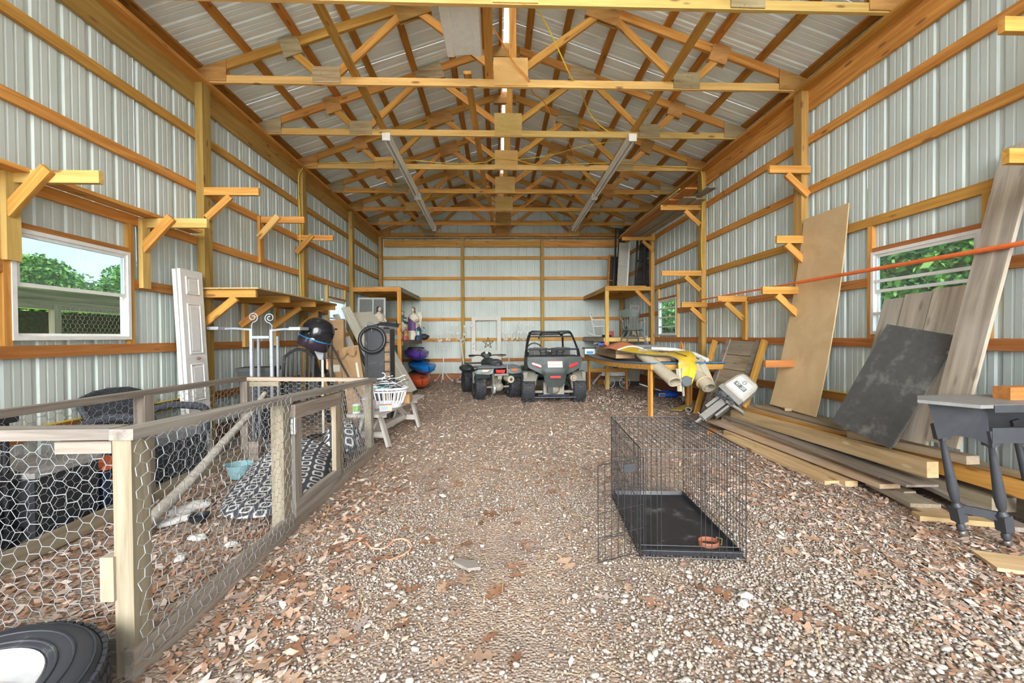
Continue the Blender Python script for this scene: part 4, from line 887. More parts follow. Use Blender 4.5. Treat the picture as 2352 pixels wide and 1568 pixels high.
# cartons
CARD = mat('cardboard', (.40, .25, .125), rough=.85, var=.12, scale=6, rnd=.1); CARD2 = mat('dark_cardboard', (.22, .12, .06), rough=.85)
def slab(name, F, w, h, t, m, label, cat, **k): return put(name, B().bx(0, w, -t, 0, 0, h), m, M=F, label=label, cat=cat, **k)
ca = thing('tall_carton', (-2.9, 7.15, 0), label='tall flat carton leaning highest behind the hood dryer', cat='carton', group='cartons on the left')
Fa = axes((-3.12, 7.10, 0), (1, -.1, 0), (.1, -1, .15), (-.10, .15, 1)); put('carton', B().bx(0, .33, -.10, 0, 0, 1.62), CARD, ca, M=Fa); put('open_flap', B().prism([(.18, 1.06), (.36, 1.12), (.40, 1.0), (.22, .98)], .0, .004, Matrix(((1, 0, 0, 0), (0, 0, 1, .005), (0, 1, 0, 0), (0, 0, 0, 1)))), CARD2, ca, M=Fa)
cbx = thing('square_carton', (-2.9, 6.9, 0), label='square carton with yellow and white stickers under the hood', cat='carton', group='cartons on the left')
put('carton', B().bx(-3.02, -2.70, 6.78, 7.0, .0, .95), CARD, cbx); put('yellow_sticker', B().box((-2.955, 6.778, .80), (.10, .003, .12), Matrix.Rotation(.25, 3, 'Y')), mat('yellow_sticker', (.72, .55, .04), rough=.6), cbx); put('white_sticker', B().box((-2.79, 6.778, .80), (.12, .003, .11)), mat('pale_sticker', (.66, .68, .56), rough=.6), cbx)
cc = thing('leaning_carton', (-2.5, 6.8, 0), label='carton with torn flap leaning against the white doors', cat='carton', group='cartons on the left')
Fl = axes((-2.24, 6.72, 0), (1, 0, 0), (.12, -1, .1), (-.36, .1, 1)); put('carton', B().bx(-.32, 0, -.06, 0, 0, 1.20), CARD, cc, M=Fl); put('tape', B().bx(-.09, -.055, 0, .003, .66, .92), mat('pale_sticker', (.66, .68, .56)), cc, M=Fl)
b = B(); b.grid(lambda i, j: (-.30+.27*i/6, .012+.05*(j/3)**1.5+.012*math.sin(2.2*i), 1.18-.13*(j/3)*(1+.3*math.sin(1.7*i))), 6, 3); put('torn_flap', b, CARD, cc, M=Fl)
# white doors and screens leaning under the loft
def leaning(name, A_, Bq, Cq, t, m, label, cat, group=None):
    """slab with corner A_, edges to Bq (across) and Cq (up)"""
    A_, Bq, Cq = Vector(A_), Vector(Bq), Vector(Cq); x = (Bq-A_); z = (Cq-A_); n = x.cross(z).normalized()
    T = thing(name, A_, label=label, cat=cat, group=group); F = axes(A_, x, -n if n.y > 0 else n, z); F = axes(A_, x, (F.to_3x3() @ Vector((0, 1, 0))), z)
    return T, F, x.length, z.length
dT, dF, dw, dh = leaning('oval_door', (-2.20, 8.30, .0), (-1.90, 9.15, .02), (-3.36, 8.35, 1.72), .04, CREAM, 'white door with an oval glass leaning under the left loft', 'door', 'white doors on the left')
put('slab', B().bx(0, dw, -.04, 0, 0, dh), CREAM, dT, M=dF); put('bottom_sweep', B().bx(0, dw, -.045, .004, 0, .06), BLKM, dT, M=dF)
put('oval_glass', B().lathe([(.16, .0), (.175, .012), (.15, .014), (.0, .012)], 28, axis=(0, 1, 0), o=(dw*.62, 0, dh*.80)), mat('oval_glass', (.52, .56, .56), rough=.15), dT, M=dF, smooth=True)
for k in range(4): put('molded_rib', B().bx(.16+.17*k, .24+.17*k, 0, .012, .25, .95), CREAM, dT, M=dF)
dT, dF, dw, dh = leaning('white_door', (-2.26, 8.05, .0), (-2.18, 8.24, .0), (-3.42, 7.90, 1.74), .045, WPAINT, 'white door edge with mouldings leaning in front of the oval door', 'door', 'white doors on the left')
put('slab', B().bx(0, dw, -.05, 0, 0, dh), CREAM, dT, M=dF)
for k in range(4): put('moulding', B().bx(.02+.045*k, .05+.045*k, 0, .012, .02, dh-.02), CREAM, dT, M=dF)
dT, dF, dw, dh = leaning('white_door', (-2.40, 7.80, .0), (-2.36, 7.95, .0), (-3.40, 7.62, 1.62), .04, WPAINT, 'thin white panel leaning nearest the cartons', 'panel', 'white doors on the left')
put('slab', B().bx(0, dw, -.03, 0, 0, dh), WPAINT, dT, M=dF)
for k in (0, 1): put('spacer', B().bx(.02, dw-.02, 0, .02, .55+.9*k, .62+.9*k), PINE, dT, M=dF)
SCR = mat('screen_mesh', (.16, .17, .16), rough=.7); SCRF = mat('grey_white_frame', (.50, .52, .50), rough=.5)
sT, sF, sw, sh_ = leaning('window_screen', (-3.50, 9.90, 1.225), (-2.86, 10.02, 1.225), (-3.56, 10.15, 2.27), .03, SCRF, 'grey framed window screen standing on the left loft shelf', 'screen')
put('mesh', B().bx(.04, sw-.04, -.012, -.008, .04, sh_-.04), SCR, sT, M=sF)
put('frame', B().bx(0, sw, -.02, 0, 0, .045).bx(0, sw, -.02, 0, sh_-.045, sh_).bx(0, .045, -.02, 0, .045, sh_-.045).bx(sw-.045, sw, -.02, 0, .045, sh_-.045), SCRF, sT, M=sF); put('crossbar', B().bx(sw*.52, sw*.57, -.02, .001, .045, sh_-.045), SCRF, sT, M=sF)

# carved black tower with hanging ring
tw = thing('carved_tower', (-2.12, 6.8, 0), label='tall black cabinet with carved brown side strip', cat='cabinet')
put('body', B().bx(-2.27, -1.975, 6.62, 6.95, 0, 1.46), DUST, tw); fr = put('front_frame', B().bx(-2.275, -2.235, 6.605, 6.62, 0, 1.46).bx(-2.02, -1.97, 6.605, 6.62, 0, 1.46).bx(-2.235, -2.02, 6.605, 6.62, .78, .83).bx(-2.235, -2.02, 6.605, 6.62, 1.40, 1.46), BLKM, tw)
CARV = mat('carved_brown', (.26, .17, .09), rough=.7, dirt=(.02, .02, .02), dirt_amt=.35, dscale=26)
put('carved_strip', B().prism([(-1.972, 6.62), (-1.885, 6.66), (-1.885, 6.95), (-1.972, 6.95)], 0, 1.43), BLKM, tw)
for k in range(7):
    z = .30+.155*k; b = B(); F = axes((-1.972, 6.615, z), (.087, .04, 0), (.04, -.087, 0), (0, 0, 1)); put('carved_tile', B().bx(.008, .088, -.004, .006, .0, .125), CARV, tw, M=F)
rg_ = thing('rubber_ring', (-2.14, 6.5, 1.06), label='black rubber ring hanging on the front of the carved cabinet', cat='ring')
put('ring', B().tube([(-2.14+.195*math.cos(2*PI*k/36), 6.56+.015*math.sin(2*PI*k/36), 1.26+.195*math.sin(2*PI*k/36)) for k in range(36)], .028, 10, closed=True), BLK, rg_, smooth=True); put('valve', B().tube([(-2.14, 6.55, 1.43), (-2.14, 6.54, 1.39)], .007, 6), CAPM, rg_)
ir = thing('iron_bracket', (-2.1, 6.7, 1.46), label='tangled black iron bracket lying on the carved cabinet', cat='bracket')
for k in range(5): put('rod', B().tube(spline([(-2.24+.03*k, 6.62+.05*k, 1.475+.008*k), (-2.05, 6.65+.04*k, 1.49+.012*k), (-1.86+.02*k, 6.7+.03*k, 1.475+.01*k), (-1.76, 6.72, 1.46+.012*k)], 4), .008, 6), BLK, ir, smooth=True)
put('clamp', B().box((-2.14, 6.60, 1.465), (.16, .06, .05)), BLKM, ir)

# ------------------------------------------------------------------ statues on the left loft shelf
SKIN = mat('statue_skin', (.62, .47, .36), rough=.6); HAIR = mat('statue_hair', (.05, .03, .02), rough=.7)
def statue(x, y, z, h, robe, drape, label, lean=0, kneel=False, arms=1, veil=None):
    """robed plaster figure: folded robe, drape over the shoulder, head with hair, two arms"""
    T = thing('robed_statue', (x, y, z), rz=lean, label=label, cat='statue', group='nativity statues'); s = h
    b = B(); nA, nZ = 28, 14; prof = [(.17, 0), (.175, .04), (.16, .15), (.14, .3), (.125, .42), (.12, .5), (.135, .6), (.15, .68), (.13, .75), (.06, .79), (.045, .82)]
    if kneel: prof = [(.22, 0), (.24, .06), (.23, .18), (.19, .3), (.15, .42), (.15, .52), (.15, .62), (.13, .70), (.06, .76), (.045, .79)]
    def pt(i, j):
        r, zz = prof[j]; a = 2*PI*i/nA; f = 1+.10*math.sin(7*a+2*zz)*(1-zz)
        return (s*r*f*math.cos(a)*1.0, s*r*f*math.sin(a)*.8+(s*.05*math.sin(PI*zz) if kneel else 0), s*zz)
    b.grid(pt, nA, len(prof)-1); put('robe', b, robe, T, smooth=True, rel=True)
    hz = (.80 if kneel else .84); hd3 = put('head', B().ball((0, -.02*s, s*(hz+.055)), (.052*s, .058*s, .07*s)).ball((0, -.078*s, s*(hz+.05)), (.01*s, .014*s, .014*s), 6, 4), SKIN, T, smooth=True, rel=True)
    b = B().ball((0, .012*s, s*(hz+.075)), (.060*s, .060*s, .068*s)).ball((0, .035*s, s*(hz-.0)), (.055*s, .04*s, .09*s)); put('veil' if veil else 'hair', b, veil or HAIR, hd3, smooth=True, M=PM[T.name])
    for q in (-1, 1): put('arm', B().tube(spline([(q*.12*s, 0, .70*s), (q*.17*s, -.05*s, .58*s), (q*(.17 if arms > 1 else .08)*s, -.17*s, (.60 if arms > 1 else .56)*s)], 4), [.05*s, .05*s, .048*s, .046*s, .044*s, .042*s, .04*s, .036*s, .03*s], 8).ball((q*(.17 if arms > 1 else .08)*s, -.19*s, (.60 if arms > 1 else .56)*s), .026*s), robe, T, smooth=True, rel=True)
    b = B(); b.grid(lambda i, j: ((-.13+.26*i/8)*s, (-.09-.045*math.sin(PI*i/8))*s-.01*s*math.sin(3*i), (.70-.42*j/8-.18*(i/8)*(1-j/8))*s), 8, 8); put('drape', b, drape, T, smooth=True, rel=True)
CRM = mat('plaster_cream', (.66, .60, .47), rough=.6, dirt=(.30, .24, .16), dirt_amt=.1); TEALS = mat('statue_teal', (.05, .14, .16), rough=.5); PURP = mat('statue_purple', (.13, .07, .17), rough=.6); REDS = mat('statue_red', (.45, .10, .06), rough=.6); PBL = mat('statue_pale_blue', (.42, .55, .55), rough=.6); GOLDS = mat('statue_gold', (.42, .30, .08), rough=.5); DKB = mat('statue_dark_blue', (.03, .06, .10), rough=.4)
statue(-2.98, 9.92, 1.225, .83, CRM, CRM, 'cream robed statue stooping over the white doors', lean=1.0)
statue(-2.66, 10.95, 1.225, .78, TEALS, CRM, 'teal robed statue at the back of the figure group', lean=.2, veil=None)
statue(-2.34, 10.75, 1.225, .86, CRM, PURP, 'tall winged statue with a purple drape in the figure group', lean=-.3, arms=2)
wgT = thing('statue_wing', (-2.28, 10.86, 1.6), label='white wing behind the purple draped statue', cat='wing'); b = B(); b.prism([(0, 0), (.05, .28), (.12, .36), (.17, .22), (.13, -.05), (.06, -.14)], 0, .02, Matrix.Translation((-2.30, 10.88, 1.62)) @ Matrix.Rotation(PI/2, 4, 'X')); put('feathers', b, CRM, wgT)
statue(-2.64, 10.45, 1.225, .46, PBL, REDS, 'kneeling pale blue statue at the front of the figures', kneel=True)
statue(-2.46, 10.40, 1.225, .34, REDS, GOLDS, 'small red robed statue beside the loft post', kneel=True, lean=.6)
statue(-2.17, 10.55, 1.225, .42, DKB, PBL, 'small dark blue kneeling statue at the shelf edge', kneel=True, lean=-.5)
statue(-2.12, 10.95, 1.225, .36, PBL, CRM, 'small grey blue statue beside the black bag', kneel=True, lean=-.8)
b = B(); b.grid(lambda i, j: (-2.06+.14*math.sin(PI*i/10)*math.cos(2*PI*j/12)*(1+.1*math.sin(5*i)), 10.7+.16*math.sin(PI*i/10)*math.sin(2*PI*j/12), 1.30+.075*math.cos(PI*i/10)*(1+.12*math.sin(3*j))), 10, 12); put('black_bag', b, BLKM, smooth=True, label='crumpled black bag hanging over the left loft shelf edge', cat='bag')

# ------------------------------------------------------------------ kayaks
def kayak(c0, c1, w, h, m, m2, label, dirtc=(.3, .24, .17)):
    """hull from stern c0 to bow c1 (keel line), seat well on top"""
    c0, c1 = Vector(c0), Vector(c1); F = frame(c0, c1); L = (c1-c0).length; n = 20
    T = thing('kayak', c0, label=label, cat='kayak', group='stacked kayaks')
    sec = [(0, 0), (.42, .05), (.85, .30), (1, .62), (.97, .70), (.80, .82), (.35, .98), (0, 1)]; full = sec+[(-a, b_) for a, b_ in sec[-2:0:-1]]
    def P(i, j):
        t = i/n; ww = w/2*min(1, (math.sin(PI*min(max(t, .0002), .9998))**.5)); rise = h*.35*abs(2*t-1)**4; hh = h*(1-.25*abs(2*t-1)**3)
        a, b_ = full[j % len(full)]; return F @ Vector((L*t, a*ww, rise+b_*(hh-rise)))
    b = B(); b.grid(P, n, len(full)); hl = put('hull', b, m, T, smooth=True)
    b = B(); b.tube([F @ Vector((L*.5+.42*math.cos(2*PI*k/24), .19*math.sin(2*PI*k/24), h*.985)) for k in range(24)], .02, 8, closed=True); put('cockpit_rim', b, m2, T, smooth=True)
    b = B(); b.ball(F @ Vector((L*.5, 0, h*.97)), (.24, .40, .02), R=F.to_3x3() @ Matrix.Rotation(PI/2, 3, 'Z')); put('seat_well', b, BLKM, T, smooth=True)
    for t in (.05, .95): put('toggle_handle', B().tube(spline([F @ Vector((L*t, -.05, h*.82)), F @ Vector((L*t, 0, h*.94)), F @ Vector((L*t, .05, h*.82))], 4), .008, 6), BLK, T)
    put('gunwale_line', B().tube([Vector(P(i, 4)) for i in range(1, n)], .008, 5), m2, hl)
KP = mat('purple_plastic', (.10, .05, .34), rough=.35); KB = mat('blue_plastic', (.01, .19, .60), rough=.35, dirt=(.30, .25, .2), dirt_amt=.08); KO = mat('orange_red_plastic', (.62, .10, .03), rough=.4, dirt=(.3, .2, .14), dirt_amt=.1)
kayak((-2.62, 12.25, .02), (-1.96, 9.86, .02), .66, .34, KO, BLKM, 'orange kayak at the bottom of the stack under the left loft')
kayak((-2.60, 12.25, .365), (-1.80, 9.88, .365), .66, .31, KB, BLKM, 'blue kayak in the middle of the stack under the left loft')
kayak((-2.66, 12.25, .69), (-2.02, 9.90, .69), .64, .32, KP, BLKM, 'purple kayak on top of the stack under the left loft')

# ------------------------------------------------------------------ bench with laundry basket
WGREY = wood('white_washed_wood', (.38, .355, .32), (.56, .53, .49), gy=20, kamt=.3, hue=.002)
ben = thing('picnic_bench', (-1.56, 5.4, 0), label='whitewashed picnic bench behind the pen holding a laundry basket', cat='bench')
bA, bB = Vector((-1.70, 4.70, 0)), Vector((-1.47, 6.28, 0)); bd_ = (bB-bA).normalized(); bn = Vector((bd_.y, -bd_.x, 0))
for k in (-1, 0, 1): board('seat_board', bA+bn*(k*.128)+Vector((0, 0, .41)), bB+bn*(k*.128)+Vector((0, 0, .41)), .122, .035, WGREY, ben)
for t in (.16, .84):
    c = bA.lerp(bB, t)
    for s in (-1, 1): board('leg', c+bn*(s*.20), c+bn*(s*.09)+Vector((0, 0, .39)), .035, .08, WGREY, ben, up=bd_)
    board('cross_piece', c-bn*.17+Vector((0, 0, .37)), c+bn*.17+Vector((0, 0, .37)), .035, .05, WGREY, ben); board('foot_rail', c-bn*.17+Vector((0, 0, .14)), c+bn*.17+Vector((0, 0, .14)), .035, .07, WGREY, ben)
    board('brace', c+Vector((0, 0, .16)), bA.lerp(bB, .5+(t-.5)*.25)+Vector((0, 0, .39)), .035, .07, WGREY, ben)
board('stretcher', bA.lerp(bB, .1)+Vector((0, 0, .16)), bA.lerp(bB, .9)+Vector((0, 0, .16)), .035, .08, WGREY, ben)
WPL = mat('white_plastic', (.75, .76, .77), rough=.4)
bk0 = Vector((-1.575, 5.22, .428)); bs = thing('laundry_basket', bk0, label='white plastic laundry basket heaped with hangers on the bench', cat='basket')
def ov(a, t): return Vector((bk0.x+(.19+.08*t)*math.cos(a), bk0.y+(.15+.06*t)*math.sin(a), bk0.z+.235*t))
put('rim', B().tube([ov(2*PI*k/32, 1) for k in range(32)], .014, 8, closed=True).tube([ov(2*PI*k/32, .86) for k in range(32)], .010, 6, closed=True), WPL, bs, smooth=True)
put('base', B().grid(lambda i, j: ov(2*PI*i/32, .22*j/3), 32, 3).add([ov(2*PI*k/32, .01) for k in range(32)], [tuple(range(32))]), WPL, bs, smooth=True)
for k in range(26):
    a = 2*PI*k/26; b = B(); b.tube([ov(a, .2), ov(a+.02, .5), ov(a, .88)], .0085, 5); put('slat', b, WPL, bs, smooth=True)
def hanger(loc, R, m, label):
    T = thing('clothes_hanger', loc, R=R, label=label, cat='hanger', group='hangers in the laundry basket')
    b = B(); b.tube([(-.19, 0, 0), (0, 0, .10), (.19, 0, 0)], .0055, 6, closed=True); put('bar', b, m, T, rel=True, smooth=True)
    put('hook', B().tube([(0, 0, .10), (0, 0, .135)]+[(.03*math.cos(a), 0, .165+.03*math.sin(a)) for a in [PI*1.5+q*.45 for q in range(1, 9)]], .005, 6), m, T, rel=True, smooth=True)
HW = mat('white_hanger', (.80, .81, .82), rough=.4); HB = mat('black_hanger', (.03, .03, .04), rough=.4); HT = mat('teal_hanger', (.05, .50, .55), rough=.4)
rgx = random.Random(5)
cols = [HW, HB, HW, HW, HT, HB, HW, HW, HB, HW, HB, HW, HW]
hlab = {0: 'white hanger standing highest in the basket, hook up', 1: 'black hanger standing upright at the right of the basket', 4: 'teal hanger lying on the heap in the basket'}
for k, m_ in enumerate(cols):
    a = rgx.uniform(0, PI); tilt = rgx.uniform(1.15, 1.5) if k not in (0, 1) else .15
    R = Matrix.Rotation(a if k else .25, 3, 'Z') @ Matrix.Rotation(tilt, 3, 'X') @ Matrix.Rotation(rgx.uniform(-.25, .25), 3, 'Y')
    p_ = bk0+Vector((rgx.uniform(-.10, .10), rgx.uniform(-.10, .10), .205+.011*k)) if k > 1 else bk0+Vector((-.05+.14*k, -.02, .235))
    hanger(p_, R, m_, hlab.get(k) or ('white hanger lying in the tangled heap in the basket' if m_ is HW else 'black hanger lying in the tangled heap in the basket'))
TIN = thing('food_tin', (-1.80, 4.80, .428), label='small tin with a green and white label on the bench', cat='tin')
put('can', B().lathe([(.045, 0), (.045, .105), (.042, .108), (.0, .108)], 20, o=(-1.80, 4.80, .428)), mat('white_label', (.72, .72, .68), rough=.5), TIN, smooth=True); put('label_band', B().lathe([(.0455, .02), (.0455, .085)], 20, o=(-1.80, 4.80, .428), cap=False), mat('green_label', (.25, .50, .12), rough=.5), TIN, smooth=True)
put('clear_tub', B().lathe([(.06, 0), (.075, .10), (.08, .13), (.075, .132), (.06, .01)], 16, o=(-1.68, 4.88, .428)), mat('pinkish_clear_plastic', (.62, .48, .56), rough=.3, alpha=.75), smooth=True, label='cloudy pink plastic tub on the bench', cat='tub')
put('purple_scraper', B().box((-1.735, 4.93, .60), (.03, .012, .14), Matrix.Rotation(.5, 3, 'Y')).box((-1.695, 4.93, .668), (.06, .012, .05), Matrix.Rotation(.5, 3, 'Y')), mat('lilac_plastic', (.42, .34, .68), rough=.5), label='lilac scraper sticking out of the plastic tub', cat='scraper')
PB = thing('peach_box', (-1.50, 4.93, .428), rz=.25, label='peach and teal box with pink stripes on the bench edge', cat='box'); put('box', B().bx(-.07, .07, -.05, .05, 0, .07), mat('peach_card', (.80, .42, .30), rough=.6), PB, rel=True); put('teal_face', B().bx(-.065, .03, -.053, -.05, .005, .065), mat('teal_card', (.25, .60, .56), rough=.6), PB, rel=True)
for k in range(3): put('stripe', B().box((-.04+.022*k, -.0545, .035), (.008, .002, .045), Matrix.Rotation(.5, 3, 'Y')), mat('pink_stripe', (.80, .16, .36), rough=.6), PB, rel=True)
ST = thing('toy_box', (-1.36, 5.55, .428), label='small carton with a red and green tube beside the basket', cat='box'); put('carton', B().bx(-1.42, -1.33, 5.45, 5.65, .428, .55), CARD, ST)
for k, c in enumerate(((.6, .03, .05), (.03, .38, .12), (.75, .55, .05))): put('tube_band', B().lathe([(.018, .04*k), (.018, .04*k+.04)], 12, o=(-1.415, 5.42, .428)), mat('band_%d' % k, c, rough=.5), ST)

# ================================================================== RIGHT SIDE
# ------------------------------------------------------------------ work table
tb_ = thing('work_table', (2.8, 8.1, 0), label='long homemade work table with a sagging blue-edged top', cat='table')
BLUEE = mat('blue_painted_edge', (.05, .20, .38), rough=.6); TT = mat('table_top_board', (.42, .33, .24), rough=.8)
def tl(t): return Vector((1.93+.28*t-.10*math.sin(PI*t), 9.85-3.55*t, .872-.05*math.sin(PI*t)))
b = B(); n = 14
b.grid(lambda i, j: (lambda a: (a.x+(3.46-a.x)*(j/4), a.y, a.z+(.0 if j == 0 else .01*math.sin(PI*j/4))))(tl(i/n)), n, 4); b.grid(lambda i, j: (lambda a: (a.x+(3.46-a.x)*(j/4), a.y, a.z-.02))(tl(i/n)), n, 4); put('top_board', b, TT, tb_)
put('blue_edge', B().tube([tl(i/n)+Vector((-.004, 0, -.009)) for i in range(n+1)]+[Vector((3.46, 6.296, .865))], .011, 5), BLUEE, tb_)
b = B()
for i in range(n):
    p, q = tl(i/n)+Vector((.02, 0, -.066)), tl((i+1)/n)+Vector((.02, 0, -.066)); b.beam(p, q, .038, .085)
put('apron', b, PINE, tb_); board('end_apron', (2.23, 6.34, .80), (3.44, 6.34, .80), .038, .085, PINE, tb_)
for x, y in ((2.25, 6.42), (2.02, 9.76), (2.94, 9.80), (3.38, 6.45)): board('leg', (x, y, 0), (x, y, .80), .085, .04, PINE, tb_, up=(1, 0, 0) if x > 2.9 else (1, .2, 0))
board('cross_rail', (2.03, 9.74, .47), (2.95, 9.78, .47), .036, .085, PINE, tb_); board('side_rail', (3.35, 6.5, .42), (3.35, 9.7, .42), .036, .09, PINE, tb_)
# flat cartons on the table
KRAFT = mat('kraft_board', (.34, .22, .12), rough=.85, var=.08, scale=5); KRE = mat('kraft_edge', (.46, .32, .18), rough=.85)
for k, (x, y, w, l, z, h, r, lab) in enumerate(((2.20, 8.30, .34, 1.9, .885, .075, .06, 'lowest long kraft carton at the table edge'), (2.22, 8.35, .32, 1.7, .962, .07, .05, 'second long kraft carton of the stack on the table'), (2.24, 8.45, .28, 1.5, 1.034, .05, .04, 'topmost long kraft carton of the stack on the table'),
        (2.50, 7.0, .34, 1.0, .88, .07, .12, 'lower short kraft carton beside the cream roll'), (2.48, 7.05, .32, .95, .952, .06, .14, 'upper short kraft carton under the yellow float'))):
    T = thing('flat_carton', (x, y, z), rz=-r, label=lab, cat='carton', group='kraft cartons on the table')
    put('carton', B().bx(-w/2, w/2, -l/2, l/2, 0, h), KRAFT, T, rel=True); put('end_face', B().bx(-w/2+.004, w/2-.004, -l/2-.003, -l/2, .003, h-.003), KRE, T, rel=True)
# yellow and orange inflatable float
YELF = mat('yellow_vinyl', (.78, .54, .04), rough=.5, dirt=(.62, .44, .22), dirt_amt=.3, dscale=3); ORF = mat('orange_vinyl', (.74, .27, .12), rough=.55, dirt=(.50, .34, .22), dirt_amt=.35, dscale=3); GREYV = mat('grey_vinyl', (.10, .115, .13), rough=.6)
fl_ = thing('inflatable_float', (2.5, 7.0, .9), label='deflated yellow and orange vinyl float draped over the table', cat='float')
cl_ = spline([(2.02, 8.05, 1.09), (2.20, 7.75, 1.105), (2.35, 7.35, 1.06), (2.52, 6.9, 1.04), (2.68, 6.55, .99), (2.76, 6.32, .93), (2.72, 6.14, .82), (2.66, 6.06, .66), (2.64, 6.03, .575)], 6)
wd = lambda t: .34+.52*math.sin(PI*min(1, t*1.35+.1))**.8-.16*max(0, t-.72)/.28
def fp(i, j, n=48, m=14):
    t = i/n; c = cl_[int(t*(len(cl_)-1))]; w_ = wd(t); s = (j/m-.5)*2
    dz = .028*math.sin(3*s+9*t)+.03*math.sin(14*t+1.3*s)-.05*s*s*(1-t)
    sl = Vector((.93, .36, 0)) if t < .7 else Vector((.97, .22, 0))
    return c+sl*(s*w_*.5)+Vector((0, -.035*math.sin(5*s+3)*max(0, t-.6), dz if t < .72 else dz*.3-.03*s*s))
def sub(i0, i1, off):
    b = B(); b.grid(lambda i, j: Vector(fp(i0+i, j))+Vector((0, -off*.7, off)), i1-i0, 14); return b
put('yellow_body', sub(11, 48, .012), YELF, fl_, smooth=True); put('orange_end', sub(0, 12, .016), ORF, fl_, smooth=True)
put('white_seam', B().tube([Vector(fp(12, j))+Vector((0, -.01, .022)) for j in range(15)], .012, 5), WPL, fl_)
put('dark_edge', B().tube([Vector(fp(i, 0))+Vector((0, -.005, .004)) for i in range(12, 49)], .008, 5), GREYV, fl_, smooth=True)
put('grey_strap', B().tube([Vector(fp(43, j))+Vector((0, -.03, .014)) for j in range(2, 13)], .016, 6), GREYV, fl_, smooth=True)
put('grey_disc', B().lathe([(.075, 0), (.08, .008), (.07, .018), (0, .018)], 24, axis=(-.1, -1, .12), o=Vector(fp(46, 6))+Vector((0, -.03, .0))), GREYV, fl_, smooth=True)
put('black_cord', B().tube([Vector(fp(18+2*k, 8+int(2*math.sin(k))))+Vector((0, -.01, .03)) for k in range(7)], .006, 5), BLK, fl_, smooth=True)
put('white_edge_tube', B().tube([Vector((2.62, 7.3, 1.06)), Vector((2.88, 6.95, 1.05)), Vector((3.06, 6.6, .98)), Vector((3.14, 6.36, .90))], .035, 10), WPL, fl_, smooth=True)
# cream rolls
ROLLM = mat('cream_vinyl', (.52, .46, .34), rough=.6, var=.06, dirt=(.45, .36, .22), dirt_amt=.05)
def roll(name, p0, p1, r, turns, label, th=.007, cat='roll'):
    p0, p1 = Vector(p0), Vector(p1); F = frame(p0, p1); L = (p1-p0).length; n = int(26*turns); b = B(); vs = []; fs = []
    for k in range(n+1):
        a = 2*PI*turns*k/n; rr = r*(1-.20*k/n); c, s = math.cos(a), math.sin(a)*.86
        for x, q in ((0, rr), (L+.02*math.sin(a), rr), (L+.02*math.sin(a), rr-th), (0, rr-th)): vs.append(F @ Vector((x, q*c, q*s)))
    for k in range(n):
        for j in range(4): fs.append((k*4+j, k*4+(j+1) % 4, (k+1)*4+(j+1) % 4, (k+1)*4+j))
    b.add(vs, fs); T = thing(name, p0, label=label, cat=cat, group='cream rolls'); put('sheet', b, ROLLM, T, smooth=True); return T, F, L
r1, F1, L1 = roll('vinyl_roll', (2.28, 6.9, .99), (2.40, 5.86, .62), .105, 2.4, 'cream vinyl roll hanging off the near table edge, left one')
b = B(); b.grid(lambda i, j: (2.50+.13*i/5+.02*j/6, 6.05-.04*math.sin(i), .80-.34*j/6-(.08*j/6 if i > 2 else 0)), 5, 6); put('loose_edge', b, ROLLM, r1, smooth=True)
r2, F2, L2 = roll('vinyl_roll', (2.92, 6.95, .98), (2.94, 5.92, .52), .105, 2.2, 'cream vinyl roll hanging off the table beside the outboard motor')
b = B(); b.grid(lambda i, j: (2.86+.21*i/6, 6.45-.45*j/8+.03*math.sin(2*i), .93-.42*(j/8)**1.3+.03*math.sin(2.2*i+.5)), 6, 8); put('loose_flap', b, ROLLM, r2, smooth=True)
put('tape_band', B().tube([F2 @ Vector((L2*.86, .112*math.cos(2*PI*k/22), .098*math.sin(2*PI*k/22))) for k in range(22)], .012, 5, closed=True), mat('tan_tape', (.52, .40, .22), rough=.5), r2)
roll('vinyl_roll', (3.25, 7.05, .055), (3.00, 6.72, .055), .055, 2.0, 'small cream roll lying on the floor under the table')
# grey slab pile, blue and white cartons and tools on the far table end
gs = thing('boat_seat_stack', (2.7, 9.2, .88), label='stack of flat grey pads under the green chair', cat='pad stack')
for k in range(3): put('pad', B().box((2.78+.03*k, 9.15-.05*k, .915+.075*k), (.95-.05*k, .85, .065), Matrix.Rotation(.05*k, 3, 'Z')), mat('grey_pad', (.26, .27, .26), rough=.8, rnd=.15), gs)
put('black_strap', B().tube([(2.35, 8.70, 1.09), (2.7, 8.66, 1.095), (3.15, 8.70, 1.09)], .012, 5), BLK, gs)
wb = thing('printed_carton', (1.98, 9.55, .872), label='white carton with blue print at the far table end', cat='carton'); put('box', B().bx(1.86, 2.09, 9.45, 9.65, .872, 1.0), mat('white_card', (.8, .79, .76)), wb); put('blue_print', B().bx(1.90, 2.05, 9.446, 9.45, .885, .94), mat('blue_print', (.05, .30, .62), rough=.6), wb)
put('black_lid', B().bx(1.84, 2.13, 9.43, 9.67, 1.0, 1.022), BLKM, wb)
tp = thing('tape_dispenser', (2.08, 8.75, 1.085), label='blue and orange tool on the kraft cartons', cat='tool'); put('blue_body', B().box((2.09, 8.9, 1.115), (.12, .09, .045)), mat('royal_blue', (.02, .08, .45), rough=.4), tp); put('orange_clamp', B().box((2.17, 8.75, 1.12), (.09, .07, .05), Matrix.Rotation(.5, 3, 'Y')), ORANGE, tp); put('screw_rod', B().tube([(2.12, 8.74, 1.02), (2.12, 8.74, 1.12)], .006, 6), BLK, tp)
put('white_scoop', B().grid(lambda i, j: (2.02+.16*i/6, 9.18+.08*j/4, 1.10+.02*((j-2)/2)**2+.02*math.sin(PI*i/6)), 6, 4), WPL, smooth=True, label='white plastic scoop behind the kraft cartons', cat='scoop')

